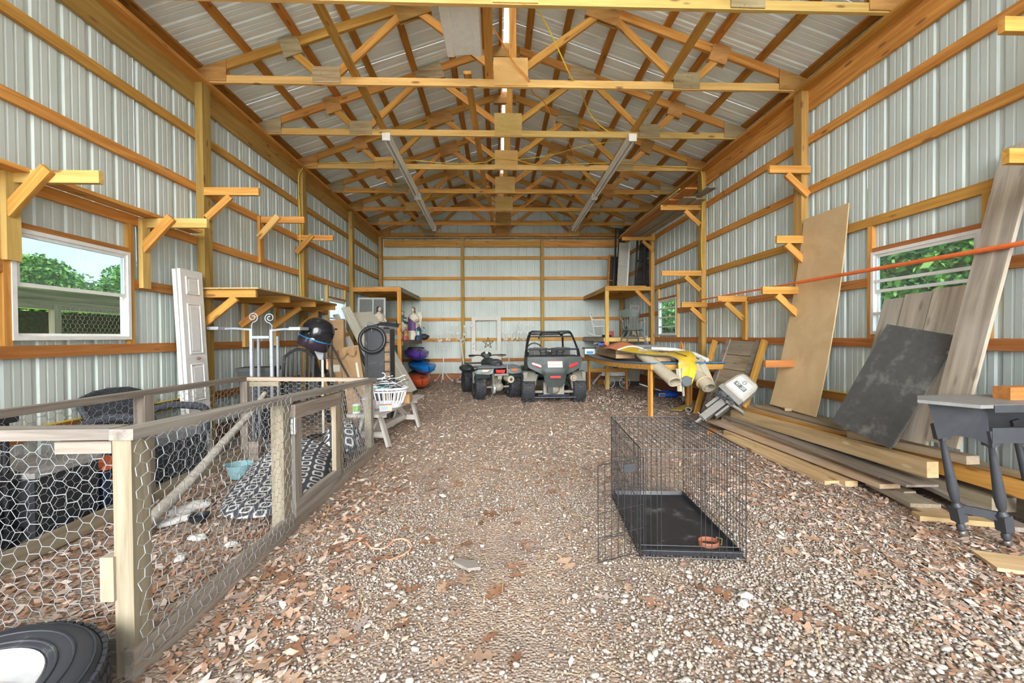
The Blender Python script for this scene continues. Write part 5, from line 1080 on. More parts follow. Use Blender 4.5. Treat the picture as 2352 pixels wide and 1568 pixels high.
# ------------------------------------------------------------------ chairs and things on the right loft shelf
GRC = mat('grey_green_paint', (.10, .12, .10), rough=.5, var=.12); WCH = mat('white_chair_paint', (.74, .74, .71), rough=.5)
wch = thing('windsor_chair', (2.90, 9.2, 1.11), rz=.05, label='grey green pressed-back chair standing above the table', cat='chair')
b = B(); b.lathe([(.19, -.018), (.215, 0), (.215, .012), (.19, .02)], 26); put('seat', b, GRC, wch, rel=True, smooth=True, M=Matrix.Translation((0, 0, .31)))
for sx in (-1, 1):
    for sy in (-1, 1): put('leg', B().tube([(sx*.13, sy*.13, .30), (sx*.19, sy*.18, .14), (sx*.225, sy*.21, 0)], [.017, .02, .014], 8), GRC, wch, rel=True, smooth=True)
put('stretcher', B().tube([(-.18, .16, .13), (.18, .16, .13)], .01, 6).tube([(-.185, -.17, .12), (.185, -.17, .12)], .01, 6), GRC, wch, rel=True)
for sx in (-1, 1): put('back_post', B().tube([(sx*.17, .15, .32), (sx*.20, .20, .55), (sx*.235, .25, .78)], [.017, .02, .014], 8), GRC, wch, rel=True, smooth=True)
for k in range(5): x = -.10+.05*k; put('spindle', B().tube([(x, .17, .32), (x*1.15, .215, .63)], .0085, 6), GRC, wch, rel=True)
b = B(); b.grid(lambda i, j: (-.24+.48*i/12, .235+.02*math.cos(PI*(i-6)/8), .62+.155*j/4+(.035*j/4 if 3 < i < 9 else -.0)+(.03*(4-j)/4 if i in (0, 1, 11, 12) else 0)), 12, 4); b.grid(lambda i, j: (-.24+.48*i/12, .257+.02*math.cos(PI*(i-6)/8), .62+.155*j/4+(.035*j/4 if 3 < i < 9 else 0)+(.03*(4-j)/4 if i in (0, 1, 11, 12) else 0)), 12, 4); put('crest_rail', b, GRC, wch, rel=True, smooth=True)
armc = mat('worn_brown_arm', (.36, .24, .16), rough=.6)
for sx in (-1, 1):
    put('armrest', B().tube([(sx*.20, .20, .53), (sx*.26, .08, .54), (sx*.25, -.06, .51)], [.015, .02, .018], 8), armc, wch, rel=True, smooth=True); put('arm_spindle', B().tube([(sx*.21, -.03, .32), (sx*.25, -.02, .51)], .012, 8), GRC, wch, rel=True, smooth=True)
rk = thing('rocking_chair', (2.66, 11.3, 1.268), rz=1.25, label='small white rocking chair on the right loft shelf', cat='chair')
for s in (-1, 1):
    put('rocker', B().tube([(s*.14, -.30+.6*k/8, .02+.10*((k-4)/4)**2) for k in range(9)], .014, 6), WCH, rk, rel=True, smooth=True)
    put('back_post', B().tube([(s*.14, .13, .05), (s*.14, .16, .32), (s*.14, .24, .68)], [.014, .016, .012], 8), WCH, rk, rel=True, smooth=True); put('front_leg', B().tube([(s*.15, -.14, .03), (s*.15, -.15, .46)], .013, 8), WCH, rk, rel=True, smooth=True)
    put('armrest', B().box((s*.15, 0, .47), (.04, .36, .018)), WCH, rk, rel=True)
put('seat', B().bx(-.16, .16, -.17, .16, .27, .295), WCH, rk, rel=True)
put('top_slat', B().box((0, .23, .62), (.27, .014, .07)), WCH, rk, rel=True); put('low_slat', B().box((0, .18, .38), (.27, .014, .04)), WCH, rk, rel=True)
for k in range(5): put('spindle', B().tube([(-.1+.05*k, .185, .39), (-.1+.05*k, .225, .6)], .006, 6), WCH, rk, rel=True)
put('red_crate', B().bx(2.84, 2.98, 11.0, 11.14, 1.268, 1.42).bx(2.86, 2.96, 10.985, 11.0, 1.31, 1.34), mat('faded_red', (.50, .12, .12), rough=.6), label='small red crate behind the right loft post', cat='crate')
mr_ = thing('grey_board', (3.45, 10.5, 1.27), label='tall grey mirror board leaning in the right loft corner', cat='mirror'); Fm = axes((3.20, 10.42, 1.268), (.97, .25, 0), (.25, -.97, .1), (.24, .1, .96)); put('panel', B().bx(0, .24, -.02, 0, 0, .82), mat('mirror_grey', (.27, .26, .23), rough=.3), mr_, M=Fm); put('frame', B().bx(-.012, 0, -.022, .004, 0, .83).bx(.24, .252, -.022, .004, 0, .83).bx(0, .24, -.022, .004, .82, .832), SCRF, mr_, M=Fm)
put('small_tyre', B().tube([(3.12+.03*math.sin(2*PI*k/28), 10.45+.10*math.cos(2*PI*k/28), 1.40+.10*math.sin(2*PI*k/28)) for k in range(28)], .035, 10, closed=True), RUB, smooth=True, label='small black tyre on the right loft shelf', cat='tyre')
ROPE = mat('beige_rope', (.58, .46, .30), rough=.9, bump=.5, scale=60); b = B(); rgr = random.Random(3)
pts = [(3.30+.10*math.cos(k*1.9)*rgr.uniform(.4, 1), 10.2+.12*math.sin(k*2.3)*rgr.uniform(.4, 1), 1.29+.15*abs(math.sin(k*.83))) for k in range(26)]; put('rope_heap', B().tube(spline(pts, 5), .014, 6), ROPE, smooth=True, label='tangled heap of beige rope on the right loft shelf', cat='rope')
put('grey_wire_coil', B().tube(spline([(2.55+.12*math.cos(k*1.3), 10.1+.14*math.sin(k*1.3), 1.275+.012*(k % 4)) for k in range(14)], 5), .008, 5), BLK, smooth=True, label='black cable coil at the front of the right loft shelf', cat='cable')
put('white_strap', B().tube(spline([(3.40, 9.82, 1.27), (3.44, 9.78, 1.26), (3.45, 9.76, 1.1), (3.47, 9.76, .95)], 4), .008, 5), WPL, smooth=True, label='white strap hanging from the right loft shelf end', cat='strap')
# upper deck: shutters and panels
SHUT = mat('black_shutter_paint', (.025, .027, .03), rough=.5)
def shutter(o, x, up_, w, h, label):
    F = axes(o, x, Vector(x).cross(Vector(up_)), up_); T = thing('louvred_shutter', o, label=label, cat='shutter', group='shutters on the loft')
    put('frame', B().bx(0, .04, -.015, .015, 0, h).bx(w-.04, w, -.015, .015, 0, h).bx(.04, w-.04, -.015, .015, 0, .06).bx(.04, w-.04, -.015, .015, h*.5-.03, h*.5+.03).bx(.04, w-.04, -.015, .015, h-.06, h), SHUT, T, M=F)
    me = B().box((0, 0, 0), (w-.08, .03, .007), Matrix.Rotation(.6, 3, 'X')).mesh('louvre'); me.materials.append(SHUT)
    for k in range(int(h/.034)):
        z = .075+.034*k
        if z > h-.07 or abs(z-h*.5) < .04: continue
        put('louvre', me, None, T, M=F @ Matrix.Translation((w/2, 0, z)))
shutter((3.26, 10.15, 2.49), (.95, .2, 0), (.10, .0, 1), .30, 1.35, 'black louvred shutter beside the cream panel on the loft'); shutter((3.40, 9.92, 2.49), (.7, .3, 0), (.06, .0, 1), .22, 1.30, 'second black louvred shutter nearest the loft post')
shutter((2.98, 11.0, 2.49), (.95, .2, 0), (.08, .03, 1), .28, 1.72, 'tall black louvred shutter reaching up behind the planks')
cp = thing('cream_panel', (3.0, 10.6, 2.49), label='cream folding panel standing on the right loft', cat='panel'); Fp = axes((2.94, 10.55, 2.49), (.95, .2, 0), (.2, -.95, 0), (.13, 0, 1)); put('panel', B().bx(0, .26, -.03, 0, 0, 1.22), mat('grey_cream', (.42, .41, .34), rough=.5), cp, M=Fp); put('white_edge', B().bx(.26, .30, -.035, .005, 0, 1.22), WPAINT, cp, M=Fp); put('seam', B().bx(0, .26, 0, .002, .60, .606), SCR, cp, M=Fp)
wf = thing('old_window_sash', (2.95, 11.4, 2.49), label='old brown window sash at the inner edge of the loft', cat='window sash'); Fw = axes((2.90, 11.35, 2.49), (.9, .3, 0), (.3, -.9, 0), (.10, 0, 1))
put('frame', B().bx(0, .035, -.02, .02, 0, 1.05).bx(.33, .365, -.02, .02, 0, 1.05).bx(.035, .33, -.02, .02, 0, .035).bx(.035, .33, -.02, .02, 1.015, 1.05), PINE_DARK, wf, M=Fw); put('muntin', B().bx(.035, .33, -.015, .015, .34, .36).bx(.17, .19, -.015, .015, .035, 1.015), PINE_DARK, wf, M=Fw); put('glass', B().bx(.035, .33, -.003, .003, .035, 1.015), mat('dark_glass', (.05, .06, .06), rough=.1), wf, M=Fw)

# ------------------------------------------------------------------ under and around the table
GALV = mat('galvanised_tub', (.48, .46, .36), rough=.35, metal=.5, var=.2, scale=8)
for x, w, lab in ((2.86, .42, 'dull metal tub under the table, left one'), (3.32, .38, 'dull metal tub under the table, right one')):
    T = thing('metal_tub', (x, 10.6, .12), label=lab, cat='tub', group='metal tubs'); b = B()
    for z, f_ in ((0, .86), (.40, 1.0)): b.v += [(x-w/2*f_, 10.6-.16*f_, .12+z), (x+w/2*f_, 10.6-.16*f_, .12+z), (x+w/2*f_, 10.6+.16*f_, .12+z), (x-w/2*f_, 10.6+.16*f_, .12+z)]
    b.f += [(0, 1, 5, 4), (1, 2, 6, 5), (2, 3, 7, 6), (3, 0, 4, 7), (3, 2, 1, 0)]; put('tub', b, GALV, T); put('rim', B().tube([(x-w/2, 10.44, .52), (x+w/2, 10.44, .52), (x+w/2, 10.76, .52), (x-w/2, 10.76, .52)], .012, 6, closed=True), GALV, T)
    put('support_block', B().bx(x-w/2+.03, x+w/2-.03, 10.47, 10.73, 0, .118), BLKM, T)
wc_ = thing('garden_cart', (2.7, 10.2, .0), label='white wire flower cart with spoked wheels under the table', cat='cart')
put('tray', B().bx(2.42, 3.05, 10.1, 10.36, .30, .32).bx(2.42, 3.05, 10.1, 10.11, .32, .40), WCH, wc_)
for x in (2.60, 2.98):
    w_ = put('wheel', B().tube([(x+.13*math.cos(2*PI*k/24), 10.07, .135+.13*math.sin(2*PI*k/24)) for k in range(24)], .007, 6, closed=True), WCH, wc_, smooth=True)
    for k in range(8): a = PI*k/8; put('spoke', B().tube([(x-.13*math.cos(a), 10.07, .135-.13*math.sin(a)), (x+.13*math.cos(a), 10.07, .135+.13*math.sin(a))], .0035, 4), WCH, w_)
put('handle', B().tube([(2.42, 10.2, .32), (2.28, 10.15, .18), (2.2, 10.1, .10)], .006, 5).tube([(2.42, 10.3, .32), (2.28, 10.25, .18), (2.2, 10.2, .10)], .006, 5), WCH, wc_)
for k in range(3): put('white_vase', B().lathe([(.04, 0), (.055, .05), (.05, .14), (.03, .19), (.04, .21)], 14, o=(2.52+.20*k, 10.24, .322)), WCH, smooth=True, label=('left white vase on the wire flower cart', 'middle white vase on the wire flower cart', 'right white vase on the wire flower cart')[k], cat='vase', group='white vases')
board('ledger_board', (2.5, 10.9, .06), (3.6, 10.9, .06), .04, .12, PINE_RED, label='reddish board on edge under the right loft', cat='board')
bg = thing('feed_bag', (3.36, 8.4, 0), label='crumpled blue and yellow bag on the floor under the table', cat='bag'); b = B()
b.grid(lambda i, j: (3.36+.24*math.sin(PI*i/12)*math.cos(2*PI*j/18)*(1+.08*math.sin(3*j)), 8.4+.16*math.sin(PI*i/12)*math.sin(2*PI*j/18), .075+.075*math.cos(PI*i/12)*(1+.25*math.sin(2.3*j+i))), 12, 18); put('bag', b, mat('blue_bag', (.02, .10, .50), rough=.4, dirt=(.35, .20, .12), dirt_amt=.12), bg, smooth=True); put('yellow_patch', B().box((3.20, 8.30, .075), (.12, .012, .07), Matrix.Rotation(-.5, 3, 'Z')), mat('yellow_sticker', (.72, .55, .04)), bg)
put('foam_sheet', B().add([(2.80, 6.95, .01), (3.52, 7.45, .10), (3.58, 7.30, .13), (2.95, 6.85, .015), (2.80, 6.95, .022), (3.52, 7.45, .112), (3.58, 7.30, .142), (2.95, 6.85, .027)], [(3, 2, 1, 0), (4, 5, 6, 7), (0, 1, 5, 4), (1, 2, 6, 5), (2, 3, 7, 6), (3, 0, 4, 7)]), mat('mustard_sheet', (.45, .34, .08), rough=.7), label='mustard edged sheet lying on the floor under the table', cat='sheet')
put('plastic_pot', B().lathe([(.06, 0), (.075, .13), (.08, .132), (.07, .125), (.055, .005)], 18, axis=(.9, -.3, .25), o=(3.36, 7.75, .075)), mat('cloudy_plastic', (.42, .40, .36), rough=.3, alpha=.8), smooth=True, label='cloudy plastic pot tipped over by the wall', cat='pot')
put('plastic_disc', B().lathe([(.025, 0), (.025, .012), (.02, .015), (0, .015)], 14, o=(1.73, 7.3, .008)), mat('green_cap', (.04, .55, .22), rough=.5), smooth=True, label='small green plastic disc on the floor left of the table', cat='plastic disc')

# ------------------------------------------------------------------ outboard motor
om = thing('outboard_motor', (2.85, 5.42, 0), label='old white and grey outboard motor lying against the lumber', cat='motor')
axm = Vector((-.63, .06, -.50)).normalized(); cz = Vector((3.06, 5.40, .545)); fy = Vector((-.42, -.80, .43)); fy = (fy-axm*fy.dot(axm)).normalized(); fx = fy.cross(-axm).normalized()
Fo = axes(cz, fx, fy, -axm)                                   # z points out of the top of the cowling, y towards the viewer's side
WCOW = mat('aged_white_cowl', (.48, .46, .40), rough=.4, var=.06); OGREY = mat('outboard_grey', (.19, .185, .16), rough=.5, dirt=(.10, .09, .08), dirt_amt=.2, dscale=12); ODK = mat('outboard_dark', (.05, .05, .05), rough=.5)
b = B(); sec = []
for z, sx, sy in ((-.10, .155, .13), (-.08, .165, .14), (.12, .15, .125), (.19, .125, .10), (.215, .09, .07)):
    sec.append([(a*sx, c_*sy, z) for a, c_ in ((-1, -.75), (-.8, -1), (.8, -1), (1, -.75), (1, .75), (.8, 1), (-.8, 1), (-1, .75))])
b.add([v for s_ in sec for v in s_], [(i*8+k, i*8+(k+1) % 8, (i+1)*8+(k+1) % 8, (i+1)*8+k) for i in range(4) for k in range(8)]+[tuple(range(8))[::-1], tuple(range(32, 40))]); cw = put('cowling', b, WCOW, om, M=Fo, smooth=30)
put('white_face', B().bx(-.10, .10, .126, .142, -.06, .13), mat('cowl_face_white', (.56, .56, .53), rough=.4), cw, M=Fo); bdg = put('badge', B().bx(-.085, .085, .142, .145, -.005, .05), mat('grey_badge', (.11, .12, .11), rough=.5), cw, M=Fo)
tx = bpy.data.curves.new('badge_text', 'FONT'); tx.body = '47  20'; tx.size = .052; tx.align_x = 'CENTER'; tx.align_y = 'CENTER'; tx.extrude = .0008; tx.materials.append(mat('badge_lettering', (.72, .72, .66), rough=.5))
_t = bpy.data.objects.new('badge_text_curve', tx); COL.objects.link(_t); bpy.context.view_layer.update()
_me = bpy.data.meshes.new_from_object(_t.evaluated_get(bpy.context.evaluated_depsgraph_get())); bpy.data.objects.remove(_t)
put('badge_lettering', _me, None, bdg, M=Fo @ axes((0, .1465, .0225), (-1, 0, 0), (0, 0, 1), (0, 1, 0)), kind='stuff')
put('handle_recess', B().lathe([(.028, 0), (.032, .004), (.02, .006), (0, .002)], 16, axis=(0, 1, 0), o=(0, .138, .095)), mat('recess_grey', (.30, .30, .28), rough=.5), cw, M=Fo, smooth=True)
put('lower_tray', B().bx(-.17, .17, -.135, .135, -.17, -.10), OGREY, om, M=Fo)
put('engine_block', B().bx(-.12, .12, -.09, .09, -.24, -.17).box((.05, .10, -.19), (.08, .04, .05)).box((-.07, .11, -.19), (.06, .03, .06)), ODK, om, M=Fo)
put('mid_leg', B().prism([(-.05, -.06), (.05, -.06), (.045, .06), (-.045, .06)], -.62, -.24), OGREY, om, M=Fo); put('clamp', B().bx(-.03, .03, -.14, -.06, -.45, -.22).bx(.06, .10, -.10, .06, -.46, -.24).bx(-.10, -.07, -.10, .06, -.46, -.24), OGREY, om, M=Fo)
put('cavitation_plate', B().box((0, -.02, -.60), (.16, .24, .012)), OGREY, om, M=Fo); put('gearcase', B().tube([(0, .12, -.74), (0, .02, -.74), (0, -.12, -.74)], [.018, .042, .034], 12).prism([(-.02, -.07), (.02, -.07), (.015, .06), (-.015, .06)], -.72, -.60), OGREY, om, M=Fo, smooth=30); put('skeg', B().prism([(-.006, -.06), (.006, -.06), (.006, .05), (-.006, .05)], -.83, -.76), OGREY, om, M=Fo)
pr = put('propeller', B().tube([(0, -.12, -.74), (0, -.17, -.74)], [.03, .022], 12), ODK, om, M=Fo)
for k in range(3):
    a = 2*PI*k/3+.4; R_ = Matrix.Translation((0, -.145, -.74)) @ Matrix.Rotation(a, 4, 'Y') @ Matrix.Rotation(.5, 4, 'Z'); put('blade', B().prism([(.02, -.012), (.06, -.035), (.11, -.02), (.115, .02), (.06, .035), (.02, .012)], -.003, .003, Matrix(((1, 0, 0, 0), (0, 0, 1, 0), (0, 1, 0, 0), (0, 0, 0, 1)))), mat('worn_blade', (.06, .065, .08), rough=.4, dirt=(.6, .6, .58), dirt_amt=.2), pr, M=Fo @ R_)
th = put('tiller', B().tube([Fo @ Vector((-.02, .09, -.23)), Vector((3.02, 5.26, .30)), Vector((3.06, 5.20, .24))], .026, 10), OGREY, om, smooth=True); put('grip', B().tube([(3.06, 5.20, .24), (3.095, 5.15, .17)], .024, 10), ODK, th, smooth=True); put('grip_end', B().tube([(3.095, 5.15, .17), (3.105, 5.137, .15)], .024, 10), WPAINT, th, smooth=True)
for k in range(5): put('hose', B().tube(spline([Fo @ Vector((-.12+.03*k, .11, -.15)), Fo @ Vector((-.02, .17+.01*k, -.22)), Fo @ Vector((.05+.02*k, .15, -.27)), Fo @ Vector((.13, .09, -.20-.02*k))], 5), .007, 6), mat('rubber_hose', (.07, .08, .09), rough=.5), om, smooth=True)

# ------------------------------------------------------------------ old plank door, plywood, grey boards, black panel
od = thing('plank_door', (3.4, 6.0, .3), label='old brown plank door leaning on the right wall behind the motor', cat='door')
Fd2 = axes((3.09, 6.55, .10), (.08, -1, 0), (-.93, -.08, .36), (.36, 0, .93))
for k in range(5): put('plank', B().bx(.08, .90, -.02, 0, .02+.235*k, .245+.235*k), OLDW, od, M=Fd2 @ Matrix.Translation((0, 0, 0)))
for x in (.16, .84): put('batten', B().bx(x-.045, x+.045, .0, .022, -.02, 1.20), GREYW, od, M=Fd2)
board('leaning_stud', (3.08, 6.62, .0), (3.50, 6.80, 1.20), .04, .09, PINE, label='orange stud leaning left of the old plank door', cat='stud', group='leaning studs'); board('leaning_stud', (3.22, 5.52, .30), (3.56, 5.60, 1.22), .04, .09, PINE, label='orange stud leaning right of the old plank door', cat='stud', group='leaning studs')
for k, x in enumerate((3.14, 3.21)): board('leaning_stud', (x, 7.06+.04*k, .0), (x+.015, 7.06+.04*k, .42), .04, .06, PINE, label=('short upright stud under the right vinyl roll', 'second short upright stud under the right vinyl roll')[k], cat='stud', group='leaning studs')
PLY = wood('plywood_sheet', (.55, .39, .20), (.66, .49, .27), kamt=0, gx=1.0, gy=3, rnd=.02, bump=.05)
b = B(); xs_ = lambda t: 3.33+.195*math.sin(PI/2*t)**.85
def ply(i, j, off):
    t = j/16; y = 5.16-.76*(i/4)+(-.33+.13*(i/4))*t; z = .405-.02*(i/4)+2.27*t+(.02*t*(i/4)); return (xs_(t)+off, y, z)
b.grid(lambda i, j: ply(i, j, 0), 4, 16); b.grid(lambda i, j: ply(i, j, .012), 4, 16)
for i in (0, 4): b.grid(lambda a, j, i=i: ply(i, j, .012*a), 1, 16)
for j in (0, 16): b.grid(lambda i, a, j=j: ply(i, j, .012*a), 4, 1)
me = b.mesh('plywood_sheet', 35)
put('plywood_sheet', me, PLY, label='tall bowed plywood sheet leaning on the right wall', cat='plywood')
GB = wood('silvery_barn_board', (.24, .20, .15), (.46, .40, .31), knot=(.10, .08, .06), kamt=.7, gx=.9, gy=15, bump=.5, grey=(.44, .42, .37), grey_amt=.45, hue=.004)
for (p, q, w, lab) in (((3.15, 3.64, .37), (3.52, 3.68, 1.62), .20, 'grey barn board leaning behind the black panel, leftmost'), ((3.15, 3.41, .39), (3.52, 3.46, 1.65), .23, 'wide grey barn board leaning behind the black panel, middle'), ((3.15, 3.175, .43), (3.52, 3.215, 1.67), .235, 'grey barn board leaning beside the tall one'), ((3.15, 2.945, .47), (3.585, 2.82, 2.65), .215, 'tallest grey barn board leaning at the right edge')):
    p, q = Vector(p), Vector(q); board('barn_board', p, q, w, .028, GB, up=(-.9, 0, .38), label=lab, cat='board', group='leaning barn boards')
bp = thing('black_metal_sheet', (3.1, 3.4, .38), label='scuffed black textured metal panel leaning on the grey boards', cat='metal sheet')
A4 = Vector((3.00, 3.77, .47)); B4 = Vector((3.02, 3.20, .36)); C4 = Vector((3.38, 3.50, 1.355)); xx = (B4-A4).normalized(); zz = (C4-A4); zz = (zz-xx*zz.dot(xx)).normalized(); Fb = axes(A4, xx, zz.cross(xx), zz)
SCF = mat('scuffed_black', (.075, .077, .074), rough=.6, dirt=(.28, .275, .245), dirt_amt=.3, dscale=5, bump=.3)
put('sheet', B().bx(0, .57, -.012, 0, 0, 1.0), SCF, bp, M=Fb); put('folded_edge', B().bx(.52, .575, .0, .005, .02, .99), mat('scuffed_grey_edge', (.17, .165, .14), rough=.6, dirt=(.05, .05, .05), dirt_amt=.2), bp, M=Fb)
for z in (.12, .5, .9): put('bolt_hole', B().lathe([(.008, 0), (.008, .006)], 10, axis=(0, 1, 0), o=(.548, 0, z)), BLK, bp, M=Fb)
put('square_tube', B().bx(0, .16, -.016, .016, -.016, .016), OGREY, bp, M=axes(Fb @ Vector((.56, .0, .86)), (.15, -1, -.12), (1, .15, .1), (.1, -.1, 1)))

# ------------------------------------------------------------------ lumber pile
LUMP = wood('pale_lumber', (.50, .33, .16), (.70, .50, .29), gy=16)
def lum(p, q, w, t, m, lab, **k): return board('lumber', p, q, w, t, m, label=lab, cat='lumber', group='lumber pile', **k)
BEAMW = wood('sawn_beam', (.46, .30, .15), (.70, .50, .28), knot=(.78, .66, .42), kamt=.8, gy=12)
OLDP = wood('dusty_lumber', (.38, .25, .13), (.58, .42, .25), kamt=.7, gy=18, grey=(.42, .38, .33), grey_amt=.5)
lum((2.70, 5.05, .02), (2.70, 3.42, .02), .13, .036, LUMP, 'pale board lying lowest at the front of the lumber pile'); lum((2.83, 5.25, .03), (2.82, 3.36, .03), .11, .05, LUMP, 'second pale board at the front of the lumber pile')
lum((2.88, 5.70, .085), (2.92, 3.12, .095), .17, .036, OLDP, 'dusty board lying over the pale boards in the pile'); lum((2.98, 5.60, .045), (3.02, 3.06, .055), .10, .04, OLDW, 'dark board under the middle of the lumber pile')
lum((3.00, 5.62, .125), (3.00, 3.25, .135), .10, .04, OLDP, 'narrow dusty board beside the thick beam'); lum((3.06, 5.75, .165), (2.97, 2.92, .17), .24, .018, GREYW, 'thin grey plank slanting under the thick beam')
lum((3.07, 5.52, .225), (3.06, 2.93, .285), .09, .12, BEAMW, 'thick beam with pale knots along the top of the lumber pile'); lum((3.24, 5.75, .24), (3.30, 2.35, .27), .09, .11, PINE, 'orange beam with a purple stain running out to the right')
lum((3.34, 6.10, .31), (3.36, 3.60, .31), .20, .038, OLDP, 'wide board on top of the pile under the plywood'); lum((3.36, 5.3, .355), (3.40, 4.0, .355), .24, .038, OLDW, 'topmost short board holding up the plywood')
lum((3.17, 3.75, .355), (3.19, 2.78, .40), .10, .06, OLDP, 'short block with nails lying on the pile'); lum((3.40, 3.30, .30), (3.42, 2.60, .30), .22, .04, OLDP, 'short wide offcut on the pile behind the black table')
lum((3.49, 4.4, .12), (3.49, 2.62, .12), .06, .22, OLDW, 'dark plank on edge between the pile and the wall'); lum((3.30, 5.2, .11), (3.32, 2.7, .11), .18, .10, OLDW, 'dark base timber hidden under the lumber pile')
lum((3.05, 3.22, .018), (2.90, 2.70, .018), .18, .03, OLDP, 'short board on the ground at the near end of the pile'); lum((3.0, 3.30, .048), (2.93, 2.86, .048), .20, .028, OLDW, 'short dark board stacked at the near end of the pile')
lum((3.22, 3.15, .11), (3.18, 2.60, .045), .09, .03, GREYW, 'grey stick sloping down from the pile behind the black table'); lum((3.30, 2.95, .035), (3.20, 2.50, .035), .11, .03, GREYW, 'grey board lying behind the black table legs')
lum((2.75, 2.76, .022), (3.22, 2.62, .022), .085, .036, LUMP, 'pale pointed board lying under the black table'); lum((3.42, 2.62, .08), (3.42, 2.40, .08), .10, .14, LUMP, 'short pale block standing behind the black table')
lum((2.62, 5.28, .02), (2.72, 5.42, .02), .09, .04, PINE_RED, 'small wood block beside the far end of the pile'); lum((2.58, 2.22, .012), (2.98, 2.06, .012), .20, .02, LUMP, 'plywood scrap at the right edge of the floor')
lum((3.45, 5.05, .38), (3.30, 4.78, .40), .07, .035, OLDP, 'small pale offcut beside the plywood foot')

# ------------------------------------------------------------------ black side table
stt = thing('black_side_table', (3.0, 2.5, 0), label='black turned-leg side table on casters at the right edge', cat='table')
BPT = mat('black_furniture_paint', (.045, .05, .058), rough=.5, var=.12); BTOP = mat('dusty_black_top', (.20, .20, .19), rough=.5, dirt=(.34, .33, .31), dirt_amt=.3)
put('top', B().add([(2.44, 2.46, .868), (2.58, 2.24, .868), (3.5, 2.26, .868), (3.5, 2.64, .868), (2.62, 2.63, .868), (2.44, 2.46, .888), (2.58, 2.24, .888), (3.5, 2.26, .888), (3.5, 2.64, .888), (2.62, 2.63, .888)], [(4, 3, 2, 1, 0), (5, 6, 7, 8, 9), (0, 1, 6, 5), (1, 2, 7, 6), (2, 3, 8, 7), (3, 4, 9, 8), (4, 0, 5, 9)]), BTOP, stt)
put('drop_leaf', B().bx(2.66, 3.5, 2.235, 2.255, .845, .886), BPT, stt)
a0, a1 = Vector((2.52, 2.47, .866)), Vector((2.68, 2.29, .866)); c0, c1 = Vector((2.585, 2.47, .64)), Vector((2.73, 2.31, .64))
b = B(); nrm = (a1-a0).cross(c0-a0).normalized()*.012; m1, m2 = c0.lerp(c1, .35)+Vector((0, 0, .035)), c0.lerp(c1, .65)+Vector((0, 0, .035)); v = [a0, a1, c1, m2, m1, c0]; b.add([q-nrm for q in v]+[q+nrm for q in v], [(0, 1, 2, 3, 4, 5), (11, 10, 9, 8, 7, 6)]+[(i, (i+1) % 6, 6+(i+1) % 6, 6+i) for i in range(6)]); put('end_panel', b, BPT, stt)
put('front_rail', B().beam((2.71, 2.30, .70), (3.5, 2.30, .70), .03, .09), BPT, stt)
put('back_panel', B().bx(2.98, 3.5, 2.56, 2.58, .66, .86), BPT, stt)
def tleg(p, q, T):
    p, q = Vector(p), Vector(q); L = (q-p).length
    prof = [(.026, 0), (.026, .07), (.016, .075), (.022, .085), (.014, .10), (.018, .16), (.024, .30), (.028, .40), (.022, .46), (.014, .48), (.022, .49), (.026, .50), (.026, .60), (.016, .61), (.022, .625), (.022, .645), (.012, .66)]
    k = L/.70; o = put('leg', B().lathe([(r, h*k) for r, h in prof], 14, axis=q-p, o=p), BPT, T, smooth=30)
    F = frame(p, q, (0, 1, 0)); [put('leg_block', B().box((L*a_, 0, 0), (.10, .056, .056)), BPT, o, M=F) for a_ in (.05, .785)]
    put('caster', B().ball(q+Vector((0, 0, .026)), (.026, .018, .026), 12, 8), mat('caster', (.16, .15, .13), rough=.4, metal=.5), o, smooth=True); return o
tleg((2.60, 2.475, .72), (2.79, 2.50, .0), stt); tleg((2.725, 2.315, .72), (2.92, 2.37, .0), stt); tleg((3.20, 2.57, .72), (3.40, 2.56, .0), stt)
put('stretcher', B().beam((2.745, 2.50, .19), (2.865, 2.36, .19), .022, .05), BPT, stt)

